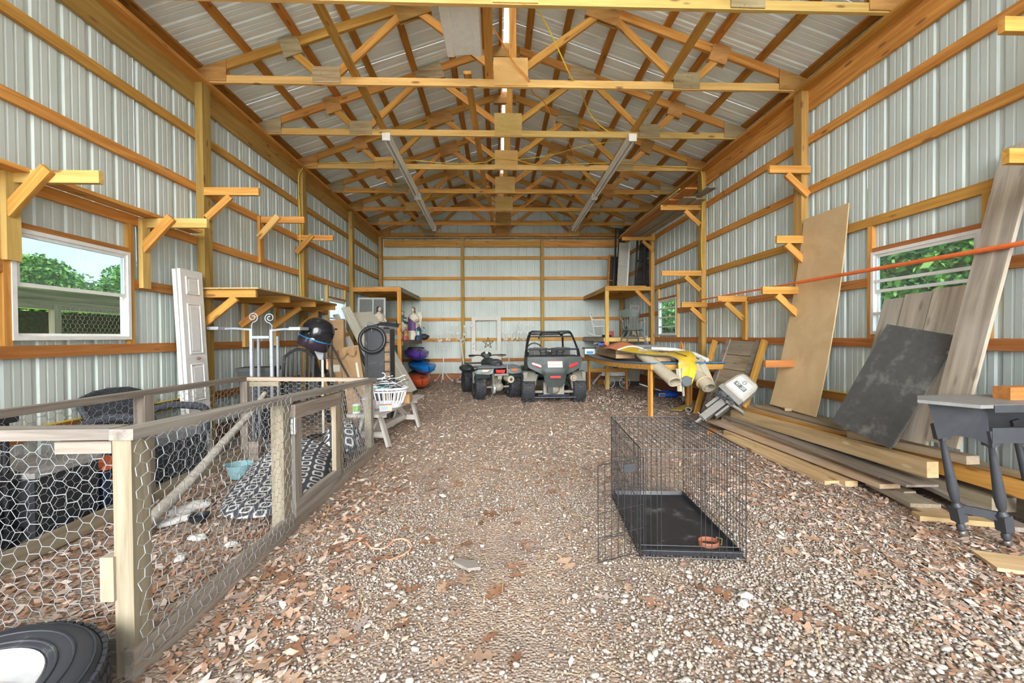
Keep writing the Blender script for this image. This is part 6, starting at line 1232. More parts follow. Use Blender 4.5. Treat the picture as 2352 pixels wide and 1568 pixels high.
# ================================================================== VEHICLES AND THE BACK WALL
MUD = (.36, .32, .25)
TYD = mat('muddy_tyre', (.026, .028, .032), rough=.75, dirt=(.26, .245, .21), dirt_amt=.22, dscale=6)
BODYG = mat('dark_green_plastic', (.030, .042, .038), rough=.5, dirt=(.14, .14, .12), dirt_amt=.05, dscale=3); FEND = mat('muddy_fender', (.19, .185, .15), rough=.7, dirt=(.12, .13, .12), dirt_amt=.3)
CAGE = mat('black_powder_coat', (.012, .012, .014), rough=.35); MUDM = mat('muddy_metal', (.25, .23, .185), rough=.7, dirt=(.12, .11, .10), dirt_amt=.25, dscale=8)
REDL = mat('red_lens', (.75, .02, .02), rough=.2, coat=.5); ORL = mat('orange_reflector', (.85, .16, .04), rough=.25)
def tyre(T, c, r, w, hub, lugs, label=None, yaw=0, knob=True):
    """off-road tyre: carcass, lug pattern and hub; axle along x"""
    c = Vector(c); R = Matrix.Translation(c) @ Matrix.Rotation(yaw, 4, 'Z')
    hw = w/2; b = B(); b.lathe([(r*.52, -hw*.8), (r*.62, -hw*.98), (r*.85, -hw), (r*.95, -hw*.86), (r*.965, -hw*.4), (r*.965, hw*.4), (r*.95, hw*.86), (r*.85, hw), (r*.62, hw*.98), (r*.52, hw*.8)], 32, axis=(1, 0, 0)); ty = put('tyre', b, TYD, T, M=PM[T.name] @ R, smooth=35)
    b = B()
    for k in range(lugs):
        a = 2*PI*k/lugs
        for j, off in ((-.72, .5), (-.25, 0), (.25, .5), (.72, 0)):
            aa = a+off*2*PI/lugs; Rr = Matrix.Rotation(aa, 3, 'X'); q = Rr @ Vector((j*hw, 0, r*.975))
            Rk = Rr @ Matrix.Rotation((.0 if knob else (.6 if j > 0 else -.6)), 3, 'Z'); b.box(q, (hw*.36, (.034 if knob else .02), .03), Rk)
    put('lug', b, TYD, ty, M=PM[T.name] @ R, kind='stuff')
    put('hub', B().lathe([(r*.5, -hw*.7), (r*.48, -hw*.6), (r*.2, -hw*.5), (r*.18, hw*.5), (r*.48, hw*.6), (r*.5, hw*.7)], 20, axis=(1, 0, 0)), hub, T, M=PM[T.name] @ R, smooth=35)
STEELH = mat('steel_hub', (.5, .5, .5), rough=.4, metal=.7)
# ---- side by side buggy; local: x right, y forward (away), z up, origin under the rear axle
ut = thing('utility_buggy', (.925, 8.10, 0), rz=.0, label='dark green two-seat off-road buggy with a black roll cage', cat='buggy')
for sx in (-1, 1):
    tyre(ut, (sx*.50, 0, .272), .272, .25, STEELH, 18); tyre(ut, (sx*.50, 1.75, .262), .262, .22, STEELH, 18)
def quadpanel(pts, t=.012):
    """closed thin panel from a polygon in 3D (extruded along its normal)"""
    P_ = [Vector(p) for p in pts]; n = Vector((0, 0, 0))
    for i in range(len(P_)): n += (P_[i]-P_[0]).cross(P_[(i+1) % len(P_)]-P_[0])
    n.normalize(); b = B(); k = len(P_); b.add([p-n*t/2 for p in P_]+[p+n*t/2 for p in P_], [tuple(range(k)), tuple(range(k, 2*k))[::-1]]+[(i, (i+1) % k, k+(i+1) % k, k+i) for i in range(k)]); return b
# rear body: bevelled panels
b = B(); rows = []                                            # half outline at several heights
up_o = [(-.50, .90), (-.43, .885), (-.20, .87), (.20, .87), (.43, .885), (.50, .90)]
poly = [(-.515, .905), (-.30, .885), (.30, .885), (.515, .905), (.525, .80), (.505, .70), (.30, .60), (.22, .56), (.19, .40), (.14, .33), (-.14, .33), (-.19, .40), (-.22, .56), (-.30, .60), (-.505, .70), (-.525, .80)]
def ry(x, z): return -.34+.10*abs(x)**1.5+.12*max(0, z-.62)+.16*max(0, .62-z)
N = 22; b = B()
def edge(z):                                                  # half width of the tail at height z
    pts = [(.33, .14), (.40, .19), (.56, .22), (.60, .30), (.70, .505), (.80, .525), (.905, .515)]
    for (z0, w0), (z1, w1) in zip(pts, pts[1:]):
        if z0 <= z <= z1: return w0+(w1-w0)*(z-z0)/(z1-z0)
    return .515
ZS = [.33, .36, .40, .48, .56, .58, .60, .64, .67, .70, .75, .80, .85, .895]
def tp_(i, j):
    z = ZS[j]; x = (i/N*2-1)*edge(z); crease = -.02 if abs(x) < .21 and z < .74 else 0
    return (x, ry(x, z)+crease+(.012 if .70 < z < .82 and abs(x) > .2 else 0), z)
b.grid(tp_, N, len(ZS)-1); b.grid(lambda i, j: (lambda q: (q[0]*.99, q[1]+.03, q[2]))(tp_(i, j)), N, len(ZS)-1)
tail = put('tail_panel', b, BODYG, ut, rel=True, smooth=35)
put('bed_deck', quadpanel([(-.51, -.28, .895), (.51, -.28, .895), (.51, .42, .90), (-.51, .42, .90)], .02), BLKM, ut, rel=True)
for sx in (-1, 1):
    put('side_panel', quadpanel([(sx*.52, -.27, .90), (sx*.53, .42, .90), (sx*.53, .60, .55), (sx*.50, .42, .48), (sx*.515, -.20, .70)]), BODYG, ut, rel=True)
    b = B(); b.grid(lambda i, j: (sx*(.36+.24*j/3), .31*math.cos(PI*(.10+.80*i/8)), .36+.26*math.sin(PI*(.10+.80*i/8))), 8, 3); put('fender', b, FEND, ut, rel=True, smooth=True)
    put('fender_lip', quadpanel([(sx*.52, -.29, .62), (sx*.60, -.28, .60), (sx*.59, -.285, .50), (sx*.53, -.285, .48)], .01), FEND, ut, rel=True)
    pl_ = [(sx*.43, -.31, .80), (sx*.27, -.335, .745), (sx*.26, -.345, .70), (sx*.30, -.35, .695), (sx*.44, -.32, .76)]; put('tail_light', quadpanel([(x, y-.006, z) for x, y, z in pl_], .025), REDL, ut, rel=True)
    put('front_fender', B().ball((sx*.50, 1.75, .48), (.16, .36, .12)), BODYG, ut, rel=True, smooth=True)
    put('shock', B().tube([(sx*.34, -.12, .56), (sx*.40, -.08, .26)], .035, 10), MUDM, ut, rel=True)
    for k in range(7): put('shock_coil', B().tube([(sx*(.34+.06*(k+.5)/7)+.043*math.cos(2*PI*q/12), -.12+.04*(k+.5)/7+.043*math.sin(2*PI*q/12), .55-.28*(k+.5)/7) for q in range(12)], .007, 5, closed=True), MUDM, ut, rel=True)
put('centre_light', quadpanel([(-.10, -.385, .545), (.10, -.385, .545), (.10, -.385, .505), (-.10, -.385, .505)], .03), REDL, ut, rel=True)
stk = put('warning_sticker', quadpanel([(-.14, -.325, .82), (.14, -.325, .82), (.14, -.362, .705), (-.14, -.362, .705)], .006), mat('sticker_white', (.74, .72, .64), rough=.6), tail, M=PM[ut.name])
for z in (.818, .765): put('orange_bar', B().box((0, -.362+(z-.705)*.32-.004, z), (.27, .006, .009)), ORANGE, stk, M=PM[ut.name])
for z in (.795, .742, .725): put('print_line', B().box((0, -.362+(z-.705)*.32-.004, z), (.24, .004, .010)), mat('grey_print', (.45, .44, .4), rough=.7), stk, M=PM[ut.name])
put('muffler', B().tube([(.36, -.10, .50), (.36, -.30, .495)], .065, 16), MUDM, ut, rel=True, smooth=35); put('exhaust_tip', B().tube([(.36, -.30, .495), (.36, -.335, .495)], [.035, .03], 12), mat('rusty_tan', (.35, .24, .14), rough=.7), ut, rel=True, smooth=True)
put('rear_axle', B().tube([(-.42, -.02, .20), (.42, -.02, .20)], .028, 10), MUDM, ut, rel=True, smooth=True); put('gearbox', B().box((0, .0, .28), (.40, .30, .24)).ball((0, -.12, .28), (.13, .12, .12)).box((.16, -.14, .40), (.10, .05, .12)), MUDM, ut, rel=True, smooth=True); put('hitch', B().box((-.09, -.22, .27), (.10, .16, .12)), BLKM, ut, rel=True)
put('skid_bar', B().tube([(-.42, -.20, .115), (.42, -.20, .115)], .02, 10).tube([(-.30, -.16, .15), (.30, -.16, .15)], .018, 8), mat('blue_black_tube', (.02, .03, .05), rough=.3), ut, rel=True, smooth=True)
for sx in (-1, 1): put('trailing_arm', B().tube([(sx*.44, -.05, .22), (sx*.36, .5, .30), (sx*.34, .9, .30)], .026, 8), MUDM, ut, rel=True, smooth=True)
put('chassis', B().box((0, .95, .34), (.72, 1.2, .10)), BLKM, ut, rel=True); put('hood', B().ball((0, 1.85, .62), (.42, .42, .22)), BODYG, ut, rel=True, smooth=True); put('dash', B().box((0, 1.35, .80), (.92, .14, .26)), BLKM, ut, rel=True)
for sx in (-1, 1): put('seat', B().box((sx*.24, .70, .52), (.40, .46, .14)).box((sx*.24, .50, .80), (.38, .12, .50), Matrix.Rotation(-.15, 3, 'X')).box((sx*.24, .475, .98), (.22, .10, .16), Matrix.Rotation(-.15, 3, 'X')), mat('grey_seat', (.10, .10, .095), rough=.7, rnd=.4), ut, rel=True)
put('steering_wheel', B().tube([(-.26+.17*math.cos(2*PI*k/24), 1.12+.06*math.sin(2*PI*k/24), .99+.15*math.sin(2*PI*k/24)) for k in range(24)], .016, 8, closed=True), BLK, ut, rel=True, smooth=True)
def cage(nm, pts, r=.021, n=5): put(nm, B().tube(spline(pts, n), r, 10), CAGE, ut, rel=True, smooth=True)
for sx in (-1, 1):
    cage('roll_hoop_side', [(sx*.52, .05, .88), (sx*.515, .10, 1.02), (sx*.47, .20, 1.20), (sx*.425, .28, 1.335), (sx*.39, .34, 1.385), (sx*.30, .36, 1.392), (sx*.15, .36, 1.385)]); cage('front_pillar', [(sx*.44, 1.42, .88), (sx*.41, 1.30, 1.15), (sx*.385, 1.20, 1.30), (sx*.33, 1.16, 1.345), (sx*.2, 1.15, 1.35)])
    cage('roof_rail', [(sx*.41, .30, 1.36), (sx*.40, .75, 1.37), (sx*.37, 1.18, 1.34)], n=3); cage('rear_stay', [(sx*.52, -.10, .90), (sx*.51, .0, 1.03), (sx*.515, .10, 1.05)], .016, 3)
    cage('roof_brace', [(sx*.16, .36, 1.39), (sx*.25, .25, 1.25)], .014, 2)
cage('top_bar', [(-.16, .36, 1.345), (.16, .36, 1.345)], n=2); cage('crest_bar', [(-.17, .34, 1.385), (.17, .34, 1.385)], .018, 2); cage('middle_bar', [(-.43, .26, 1.29), (.43, .26, 1.29)], .016, 2); cage('back_bar', [(-.515, .10, 1.035), (.515, .10, 1.035)], .017, 2); cage('front_top_bar', [(-.34, 1.16, 1.343), (.34, 1.16, 1.343)], n=2)
for k in range(5): put('net_strap', B().tube(spline([(-.24+.12*k, .12, 1.03), (-.22+.11*k, .16, .96), (-.22+.11*k, .18, .90)], 3), .010, 6), BLK, ut, rel=True)
put('net_loop', B().tube(spline([(-.26+.09*k, .15, .99-.03*(k % 2)) for k in range(7)], 4), .007, 5), BLK, ut, rel=True)

# ---- quad bike
qb = thing('quad_bike', (-.20, 8.64, 0), rz=math.radians(15), label='muddy dark green quad bike with orange reflectors', cat='quad bike')
for sx in (-1, 1):
    tyre(qb, (sx*.37, 0, .262), .262, .225, STEELH, 22, knob=False); tyre(qb, (sx*.40, 1.2, .262), .262, .18, STEELH, 22, knob=False)
    b = B(); b.grid(lambda i, j: (sx*(.20+.29*j/4), .37*math.cos(PI*(.02+.80*i/9)) -.02, .40+.24*math.sin(PI*(.05+.85*i/9))-.02*(j/4)), 9, 4); put('rear_fender', b, BODYG, qb, rel=True, smooth=True)
    put('fender_face', quadpanel([(sx*.13, -.33, .645), (sx*.45, -.28, .64), (sx*.51, -.22, .60), (sx*.48, -.27, .545), (sx*.24, -.345, .53), (sx*.16, -.345, .56)], .014), mat('worn_fender_face', (.17, .20, .20), rough=.35), qb, rel=True)
    put('reflector', quadpanel([(sx*.22, -.352, .632), (sx*.37, -.315, .632), (sx*.365, -.325, .59), (sx*.27, -.35, .588)], .016), ORL, qb, rel=True)
    put('mud_flap', quadpanel([(sx*.22, -.18, .60), (sx*.52, -.10, .58), (sx*.50, .0, .34), (sx*.24, -.02, .30)], .01), mat('dusty_flap', (.16, .165, .15), rough=.8, dirt=MUD, dirt_amt=.3), qb, rel=True)
    put('front_fender', B().ball((sx*.40, 1.18, .56), (.17, .34, .09)), BODYG, qb, rel=True, smooth=True)
    put('handlebar', B().tube(spline([(0, .86, .84), (sx*.16, .85, .87), (sx*.30, .80, .875), (sx*.42, .74, .87)], 4), .013, 8), BLK, qb, rel=True, smooth=True); put('grip', B().tube([(sx*.31, .795, .875), (sx*.43, .735, .87)], .019, 10), BLK, qb, rel=True, smooth=True)
    put('brake_lever', B().tube([(sx*.25, .84, .865), (sx*.30, .88, .84), (sx*.40, .83, .835)], .006, 6), BLK, qb, rel=True)
put('rear_rack', B().bx(-.46, .46, -.30, .16, .655, .675), mat('grey_rack', (.12, .13, .135), rough=.6), qb, rel=True)
for k in range(5): put('rack_bar', B().tube([(-.44, -.27+.1*k, .685), (.44, -.27+.1*k, .685)], .010, 6), mat('grey_rack', (.12, .13, .135)), qb, rel=True)
put('front_rack', B().bx(-.42, .42, 1.02, 1.40, .66, .68), BLKM, qb, rel=True)
put('seat', B().ball((0, .20, .72), (.15, .40, .09)).ball((0, .02, .75), (.14, .16, .08)), mat('seat_vinyl', (.05, .05, .055), rough=.6), qb, rel=True, smooth=True)
put('fuel_tank', B().ball((0, .66, .70), (.17, .24, .13)), BODYG, qb, rel=True, smooth=True); put('instrument_pod', B().ball((0, .88, .88), (.13, .09, .075)).box((0, .84, .82), (.10, .10, .10)), BODYG, qb, rel=True, smooth=True)
put('gauge', B().lathe([(.035, 0), (.035, .008), (0, .009)], 18, axis=(0, -.8, .6), o=(.0, .82, .925)), mat('gauge_face', (.6, .6, .56), rough=.3), qb, rel=True)
put('tail_light', quadpanel([(-.10, -.355, .625), (.10, -.355, .625), (.085, -.36, .565), (-.085, -.36, .565)], .03), REDL, qb, rel=True)
put('muffler', B().tube([(.20, -.10, .44), (.23, -.33, .42)], .075, 16), mat('tan_muffler', (.42, .38, .28), rough=.6), qb, rel=True, smooth=35); put('muffler_tip', B().lathe([(.028, 0), (.03, .012), (.018, .013), (.0, .005)], 14, axis=(.1, -1, -.05), o=(.23, -.33, .42)), ODK, qb, rel=True)
put('axle', B().tube([(-.32, 0, .24), (.32, 0, .24)], .022, 10), MUDM, qb, rel=True); put('brake_drum', B().lathe([(.10, -.03), (.11, -.02), (.11, .02), (.09, .03)], 22, axis=(1, 0, 0), o=(-.06, -.02, .21)), mat('drum_grey', (.42, .43, .43), rough=.45, metal=.4), qb, rel=True, smooth=35); put('gearcase', B().ball((.06, .02, .24), (.11, .12, .10)).box((.02, .12, .36), (.20, .22, .24)), MUDM, qb, rel=True, smooth=True)
for sx, x1 in ((-1, -.12), (1, .10)): put('shock', B().tube([(x1, -.20, .55), (x1*.4, -.03, .30)], .028, 10), MUDM, qb, rel=True)
put('hitch_bracket', B().bx(-.11, .19, -.30, -.27, .50, .54).tube([(.15, -.33, .48), (.15, -.33, .72)], .014, 6).box((.0, -.26, .46), (.08, .06, .07)), MUDM, qb, rel=True)
put('footwell', B().box((0, .62, .34), (.80, .46, .03)).box((0, .65, .45), (.30, .6, .24)), BLKM, qb, rel=True)

# ------------------------------------------------------------------ white glazed door at the back wall
gd = thing('glazed_door', (-.48, 12.2, 0), label='old white door frame with an open glass opening at the back wall', cat='door'); Fg = axes((-.925, 12.10, 0), (1, 0, 0), (0, -1, .06), (0, .06, 1)); OWP = mat('old_white_paint', (.64, .63, .56), rough=.6, var=.08)
put('stile', B().bx(0, .115, -.04, 0, 0, 1.89), OWP, gd, M=Fg); put('stile', B().bx(.755, .87, -.04, 0, 0, 1.89), OWP, gd, M=Fg); put('top_rail', B().bx(.115, .755, -.04, 0, 1.78, 1.89), OWP, gd, M=Fg); put('lower_panel', B().bx(.115, .755, -.035, -.004, 0, .86), OWP, gd, M=Fg); put('lock_rail', B().bx(.115, .755, -.04, 0, .72, .88), OWP, gd, M=Fg)
for z in (.95, 1.08): put('lock_hole', B().lathe([(.014, 0), (.014, .004)], 12, axis=(0, 1, 0), o=(.055, 0, z)), BLK, gd, M=Fg)
# ------------------------------------------------------------------ white scrollwork stands
WIRON = mat('white_iron', (.72, .73, .70), rough=.5)
def iron_stand(x, y, h, lean, label, seed):
    T = thing('scroll_stand', (x, y, 0), label=label, cat='stand', group='white scrollwork stands'); rg = random.Random(seed); t0 = Vector((x, y, .12)); t1 = Vector((x+lean, y+.03, h*.72))
    put('stem', B().tube([t0+Vector((0, 0, -.04)), t1], .014, 8), WIRON, T, smooth=True)
    for k in range(3):
        a = 2*PI*k/3+.5; c, s = math.cos(a), math.sin(a); q = [t0+Vector((c*r, s*r, z)) for r, z in ((0, .16), (.05, .19), (.08, .14), (.16, .03), (.25, -.06), (.29, -.10), (.30, -.06), (.27, -.055))]; put('foot_scroll', B().tube(spline(q, 4), .008, 6), WIRON, T, smooth=True)
    for k in range(6):
        a = 2*PI*k/6+seed; c, s = math.cos(a), math.sin(a); r_ = rg.uniform(.18, .30); z = rg.uniform(.9, 1.15)
        q = [t1, t1+Vector((c*.08, s*.04, .05)), t1+Vector((c*r_*.8, s*.06, h*.12*z)), t1+Vector((c*r_, s*.08, h*.26*z)), t1+Vector((c*r_*.8, s*.08, h*.28*z))]; br_ = put('branch', B().tube(spline(q, 4), .0055, 5), WIRON, T, smooth=True)
        for m_ in range(2): w = q[2+m_]; put('leaf', B().ball(w+Vector((.015, 0, .01)), (.022, .006, .03), 8, 5, Matrix.Rotation(rg.uniform(-1, 1), 3, 'Y')), WIRON, br_, smooth=True)
    hs_ = [t1+Vector((.09*math.sin(a)**3*1.3, -.01, .0+.085*(math.cos(a)-.4*math.cos(2*a)-.2*math.cos(3*a)))) for a in [2*PI*k/24 for k in range(24)]]; put('heart', B().tube(hs_, .006, 5, closed=True), WIRON, T, smooth=True)
iron_stand(-1.72, 11.75, 1.42, .03, 'white scrollwork stand left of the back wall post', 1); iron_stand(-1.10, 11.95, 1.62, -.12, 'white scrollwork stand leaning in front of the back wall post', 2)
iron_stand(.16, 11.95, 1.45, .02, 'white scrollwork stand right of the white door', 3); iron_stand(.66, 11.9, 1.65, -.06, 'white scrollwork stand behind the buggy', 4)
put('paving_slab', B().bx(-1.32, -.98, 11.62, 11.86, 0, .05), mat('concrete_slab', (.42, .41, .38), rough=.9), label='pale paving slab at the foot of a back wall stand', cat='slab')
b = thing('twig_star', (-.42, 11.3, 0), label='twiggy star ornament on a wire behind the quad bike', cat='ornament'); put('wire', B().tube([(-.42, 11.3, 0), (-.42, 11.3, 1.02)], .008, 5), WIRON, b)
for k in range(5): a = 2*PI*k/5+.3; a2 = a+2*PI*2/5; put('twig', B().tube([(-.42+.16*math.cos(a), 11.29, 1.12+.16*math.sin(a)), (-.42+.16*math.cos(a2), 11.29, 1.12+.16*math.sin(a2))], .011, 5), mat('brown_twig', (.18, .13, .09), rough=.9), b)

# ================================================================== GROUND COVER
def leaf_shape(seed, lobes=4):
    """one lobed oak leaf, length 1 along x, curled; returns verts, faces"""
    rg = random.Random(seed); n = 15; vs = []; fs = []; bend = rg.uniform(-.5, .7); tw = rg.uniform(-.35, .35); cup = rg.uniform(.05, .5)
    for i in range(n):
        t = i/(n-1); env = math.sin(PI*min(1, (t*.96+.03)))**.75*.30*(1.15-.35*abs(t-.6))
        lobe = .55+.45*math.sin(2*PI*lobes*t*.95+rg.uniform(-.3, .3)+1.0)
        w = max(.012, env*(lobe if .10 < t < .97 else .4)); wl, wr = w*rg.uniform(.8, 1.2), w*rg.uniform(.8, 1.2)
        zc = .16*bend*(t-.5)**2*2; z1 = zc+cup*wl*.5+tw*(t-.5)*wl; z2 = zc+cup*wr*.5-tw*(t-.5)*wr; yc = .06*math.sin(3*t+seed)
        vs += [(t-.5, yc+wl, z1), (t-.5, yc, zc), (t-.5, yc-wr, z2)]
    for i in range(n-1):
        for k in (0, 1): a = i*3+k; fs.append((a, a+1, a+4, a+3))
    vs.append((-.5-.16, .01, .0)); fs.append((0, 1, len(vs)-1)); fs.append((1, 2, len(vs)-1))
    zmin = min(v[2] for v in vs); return [(x, y, z-zmin) for x, y, z in vs], fs
LM = [mat('leaf_rust', (.29, .155, .09), rough=.75, var=.25, scale=25, rnd=.25), mat('leaf_tan', (.41, .27, .18), rough=.75, var=.2, scale=25, rnd=.2), mat('leaf_mauve', (.34, .27, .235), rough=.8, var=.2, scale=25, rnd=.2), mat('leaf_brown', (.25, .12, .06), rough=.75, var=.25, scale=25, rnd=.25)]
leafm = {}
for s_ in range(7):
    vs, fs = leaf_shape(s_+3, 3+s_ % 3)
    for k, m_ in enumerate(LM):
        me = bpy.data.meshes.new('fallen_leaf'); me.from_pydata(vs, [], fs); me.polygons.foreach_set('use_smooth', [True]*len(me.polygons)); me.materials.append(m_); leafm[(s_, k)] = me
rl = random.Random(11)
zones = [(95, (-1.46, -.55), (1.55, 3.6), 'dry oak leaf on the gravel beside the pen', 'leaves beside the pen'), (40, (-2.85, -1.68), (1.75, 2.9), 'dry oak leaf lying inside the pen', 'leaves in the pen'),
         (75, (1.75, 2.95), (1.55, 3.3), 'dry oak leaf on the floor near the black side table', 'leaves near the side table'), (48, (-.5, 1.7), (1.55, 3.2), 'dry oak leaf scattered on the open gravel in the foreground', 'leaves on the open gravel'), (42, (-.9, 2.4), (3.2, 4.6), 'dry oak leaf on the floor around and behind the crate', 'leaves around the crate')]
for n_, xr, yr, lab, grp in zones:
    for k in range(n_):
        x, y = rl.uniform(*xr), rl.uniform(*yr)
        if grp == 'leaves beside the pen': x = xr[0]+(xr[1]-xr[0])*rl.random()**1.7
        if .62 < x < 1.33 and 2.25 < y < 3.3 or (x > 2.6 and y > 2.6): continue
        L = rl.uniform(.085, .17)*(1.0 if y < 3 else .85); o = bpy.data.objects.new('fallen_leaf', leafm[(rl.randrange(7), rl.choice((0, 0, 1, 1, 2, 3)))]); COL.objects.link(o)
        o.matrix_basis = Matrix.Translation((x, y, gz(x, y)+.004)) @ Euler((rl.uniform(-.12, .12), rl.uniform(-.12, .12), rl.uniform(0, 2*PI))).to_matrix().to_4x4() @ Matrix.Diagonal((L, L, L*.8, 1)); props(o, lab, 'leaf', grp)
GZ = np.vectorize(gz)
def scatter_pts(n, xr, yr, fn=None, seed=0):
    rg = np.random.default_rng(seed); x = rg.uniform(*xr, n); y = rg.uniform(*yr, n)
    if fn is not None: k = rg.random(n) < fn(x, y); x, y = x[k], y[k]
    return x, y, rg
def rots(rg, n, tilt):
    a = rg.uniform(0, 2*np.pi, n); b_ = rg.normal(0, tilt, n); c_ = rg.normal(0, tilt, n)
    ca, sa, cb, sb, cc, sc_ = np.cos(a), np.sin(a), np.cos(b_), np.sin(b_), np.cos(c_), np.sin(c_); R = np.zeros((n, 3, 3))
    R[:, 0, 0] = ca*cb; R[:, 0, 1] = ca*sb*sc_-sa*cc; R[:, 0, 2] = ca*sb*cc+sa*sc_; R[:, 1, 0] = sa*cb; R[:, 1, 1] = sa*sb*sc_+ca*cc; R[:, 1, 2] = sa*sb*cc-ca*sc_; R[:, 2, 0] = -sb; R[:, 2, 1] = cb*sc_; R[:, 2, 2] = cb*cc
    return R
def scatter(name, V, F, x, y, rg, sx, tilt, zoff, material, label, cat, zfun=None):
    V = np.asarray(V, float); F = np.asarray(F); n = len(x); R = rots(rg, n, tilt); S = sx if np.ndim(sx) == 2 else np.repeat(np.asarray(sx)[:, None], 3, 1)
    P = np.einsum('nij,nvj->nvi', R, V[None]*S[:, None, :])+np.stack([x, y, GZ(x, y)+zoff], 1)[:, None, :]
    FF = (F[None]+(np.arange(n)*len(V))[:, None, None]).reshape(-1, F.shape[1])
    return put(name, npmesh(name, P.reshape(-1, 3), FF, material), None, kind='stuff', label=label, cat=cat)
# low-poly pebble
bm_ = bmesh.new(); bmesh.ops.create_icosphere(bm_, subdivisions=1, radius=1); PV = np.array([v.co[:] for v in bm_.verts]); PF = np.array([[v.index for v in f.verts] for f in bm_.faces]); bm_.free()
PV = PV*(1+.18*np.sin(PV[:, :1]*5+PV[:, 1:2]*3))
def ramp_mat(name, stops, rough=.85):
    m, nt, p = _new(name); g = nt.nodes.new('ShaderNodeNewGeometry'); r = nt.nodes.new('ShaderNodeValToRGB'); e = r.color_ramp.elements; e[0].position = stops[0][0]; e[0].color = (*stops[0][1], 1); e[1].position = stops[-1][0]; e[1].color = (*stops[-1][1], 1)
    for q, c in stops[1:-1]: a = e.new(q); a.color = (*c, 1)
    nt.links.new(g.outputs['Random Per Island'], r.inputs['Fac']); nt.links.new(r.outputs[0], p.inputs['Base Color']); p.inputs['Roughness'].default_value = rough; p.inputs['Specular IOR Level'].default_value = .2; return m
GRAV = ramp_mat('gravel_stones', [(0, (.19, .155, .125)), (.25, (.30, .24, .19)), (.5, (.36, .305, .25)), (.7, (.34, .31, .28)), (.88, (.42, .38, .34)), (1, (.56, .53, .49))])
def gd_(x, y):
    path = np.exp(-((x+.12+.1*(y-1.6))/.33)**2)*(y < 2.9); w = np.where(y < 3.2, 1.0, .75); litter = np.exp(-((x+1.45)/.45)**2)*.75+np.clip((x-2.3)/.8, 0, .7)
    return np.clip(w*(1-.85*path)*(1-litter)*(.55+.45*np.sin(2.3*x+1)*np.sin(1.9*y)+.25), .04, 1)
x, y, rg = scatter_pts(50000, (-1.52, 3.0), (1.35, 3.9), lambda x, y: gd_(x, y)*np.clip((3.9-y)/.9, 0, 1), 1); s = rg.uniform(.0035, .0085, len(x))*(1+.4*np.clip((x-.2)/.8, 0, 1)*np.clip((2.4-y)/.6, 0, 1)); scatter('gravel', PV, PF, x, y, rg, np.stack([s*1.15, s*.95, s*.62], 1), .5, .002, GRAV, 'loose pale gravel in the foreground', 'gravel')
x, y, rg = scatter_pts(18000, (-1.5, 3.0), (2.8, 8.0), lambda x, y: gd_(x, y)*np.clip((8-y)/4, 0, 1)*np.clip((y-2.8)/.9, 0, 1), 2); s = rg.uniform(.005, .010, len(x)); scatter('gravel', PV, PF, x, y, rg, np.stack([s*1.15, s*.95, s*.6], 1), .4, .001, GRAV, 'loose gravel in the middle of the floor', 'gravel')
STONE = mat('pale_stone', (.46, .41, .35), rough=.85, var=.12, scale=40, rnd=.22)
sm_ = []
for s_ in range(4):
    bm_ = bmesh.new(); bmesh.ops.create_icosphere(bm_, subdivisions=2, radius=1); rr = random.Random(s_)
    for v in bm_.verts: v.co *= 1+.16*math.sin(4*v.co.x+s_*2)*math.cos(3*v.co.y+s_)+rr.uniform(-.05, .05)
    me = bpy.data.meshes.new('stone'); bm_.to_mesh(me); bm_.free(); me.polygons.foreach_set('use_smooth', [True]*len(me.polygons)); me.materials.append(STONE); sm_.append(me)
for k in range(240):
    x, y = rl.uniform(-1.2, 2.4), 1.5+1.6*rl.random()**1.8
    if -.4 < x < .2 and rl.random() < .7 or (.62 < x < 1.33 and 2.25 < y): continue
    r = rl.uniform(.010, .017); put('stone', sm_[k % 4], None, floor, M=Matrix.Translation((x, y, gz(x, y)+r*.25)) @ Euler((rl.uniform(-.4, .4), rl.uniform(-.4, .4), rl.uniform(0, 6))).to_matrix().to_4x4() @ Matrix.Diagonal((r*1.2, r*.95, r*.6, 1)))
# leaf litter
LITV = [(-.5, 0, 0), (-.15, .22, .05), (.2, .12, .02), (.5, .03, .08), (.18, -.2, .06), (-.2, -.13, .0)]; LITF = [(0, 1, 5), (1, 2, 4), (1, 4, 5), (2, 3, 4)]
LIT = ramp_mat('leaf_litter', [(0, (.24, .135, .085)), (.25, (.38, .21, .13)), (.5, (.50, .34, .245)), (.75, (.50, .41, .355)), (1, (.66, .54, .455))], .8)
def ld(x, y):
    pen_ = (x < -1.62); side = np.exp(-((x+1.3)/.5)**2); far = np.clip((y-2.8)/1.5, 0, 1)*.8; rt = np.clip((x-1.3)/1.2, 0, 1)*.8
    return np.clip(.22-.17*np.exp(-((x+.12+.1*(y-1.6))/.33)**2)*(y < 2.9)+pen_*.9+side*.75+far+rt, 0, 1)
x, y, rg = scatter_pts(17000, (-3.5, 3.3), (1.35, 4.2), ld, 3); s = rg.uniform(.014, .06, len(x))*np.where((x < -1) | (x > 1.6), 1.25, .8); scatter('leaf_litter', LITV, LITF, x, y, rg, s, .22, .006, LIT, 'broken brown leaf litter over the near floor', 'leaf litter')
LITP = ramp_mat('lightened_leaf_litter', [(0, (.30, .19, .13)), (.25, (.46, .31, .21)), (.5, (.58, .44, .34)), (.75, (.58, .49, .43)), (1, (.74, .63, .54))], .8)  # paler copy of the near litter, lightened against the dim light farther back
x, y, rg = scatter_pts(22000, (-3.5, 3.5), (4.2, 9.0), None, 4); s = rg.uniform(.02, .065, len(x)); scatter('leaf_litter', LITV, LITF, x, y, rg, s, .2, .004, LITP, 'broken brown leaf litter over the middle floor', 'leaf litter')
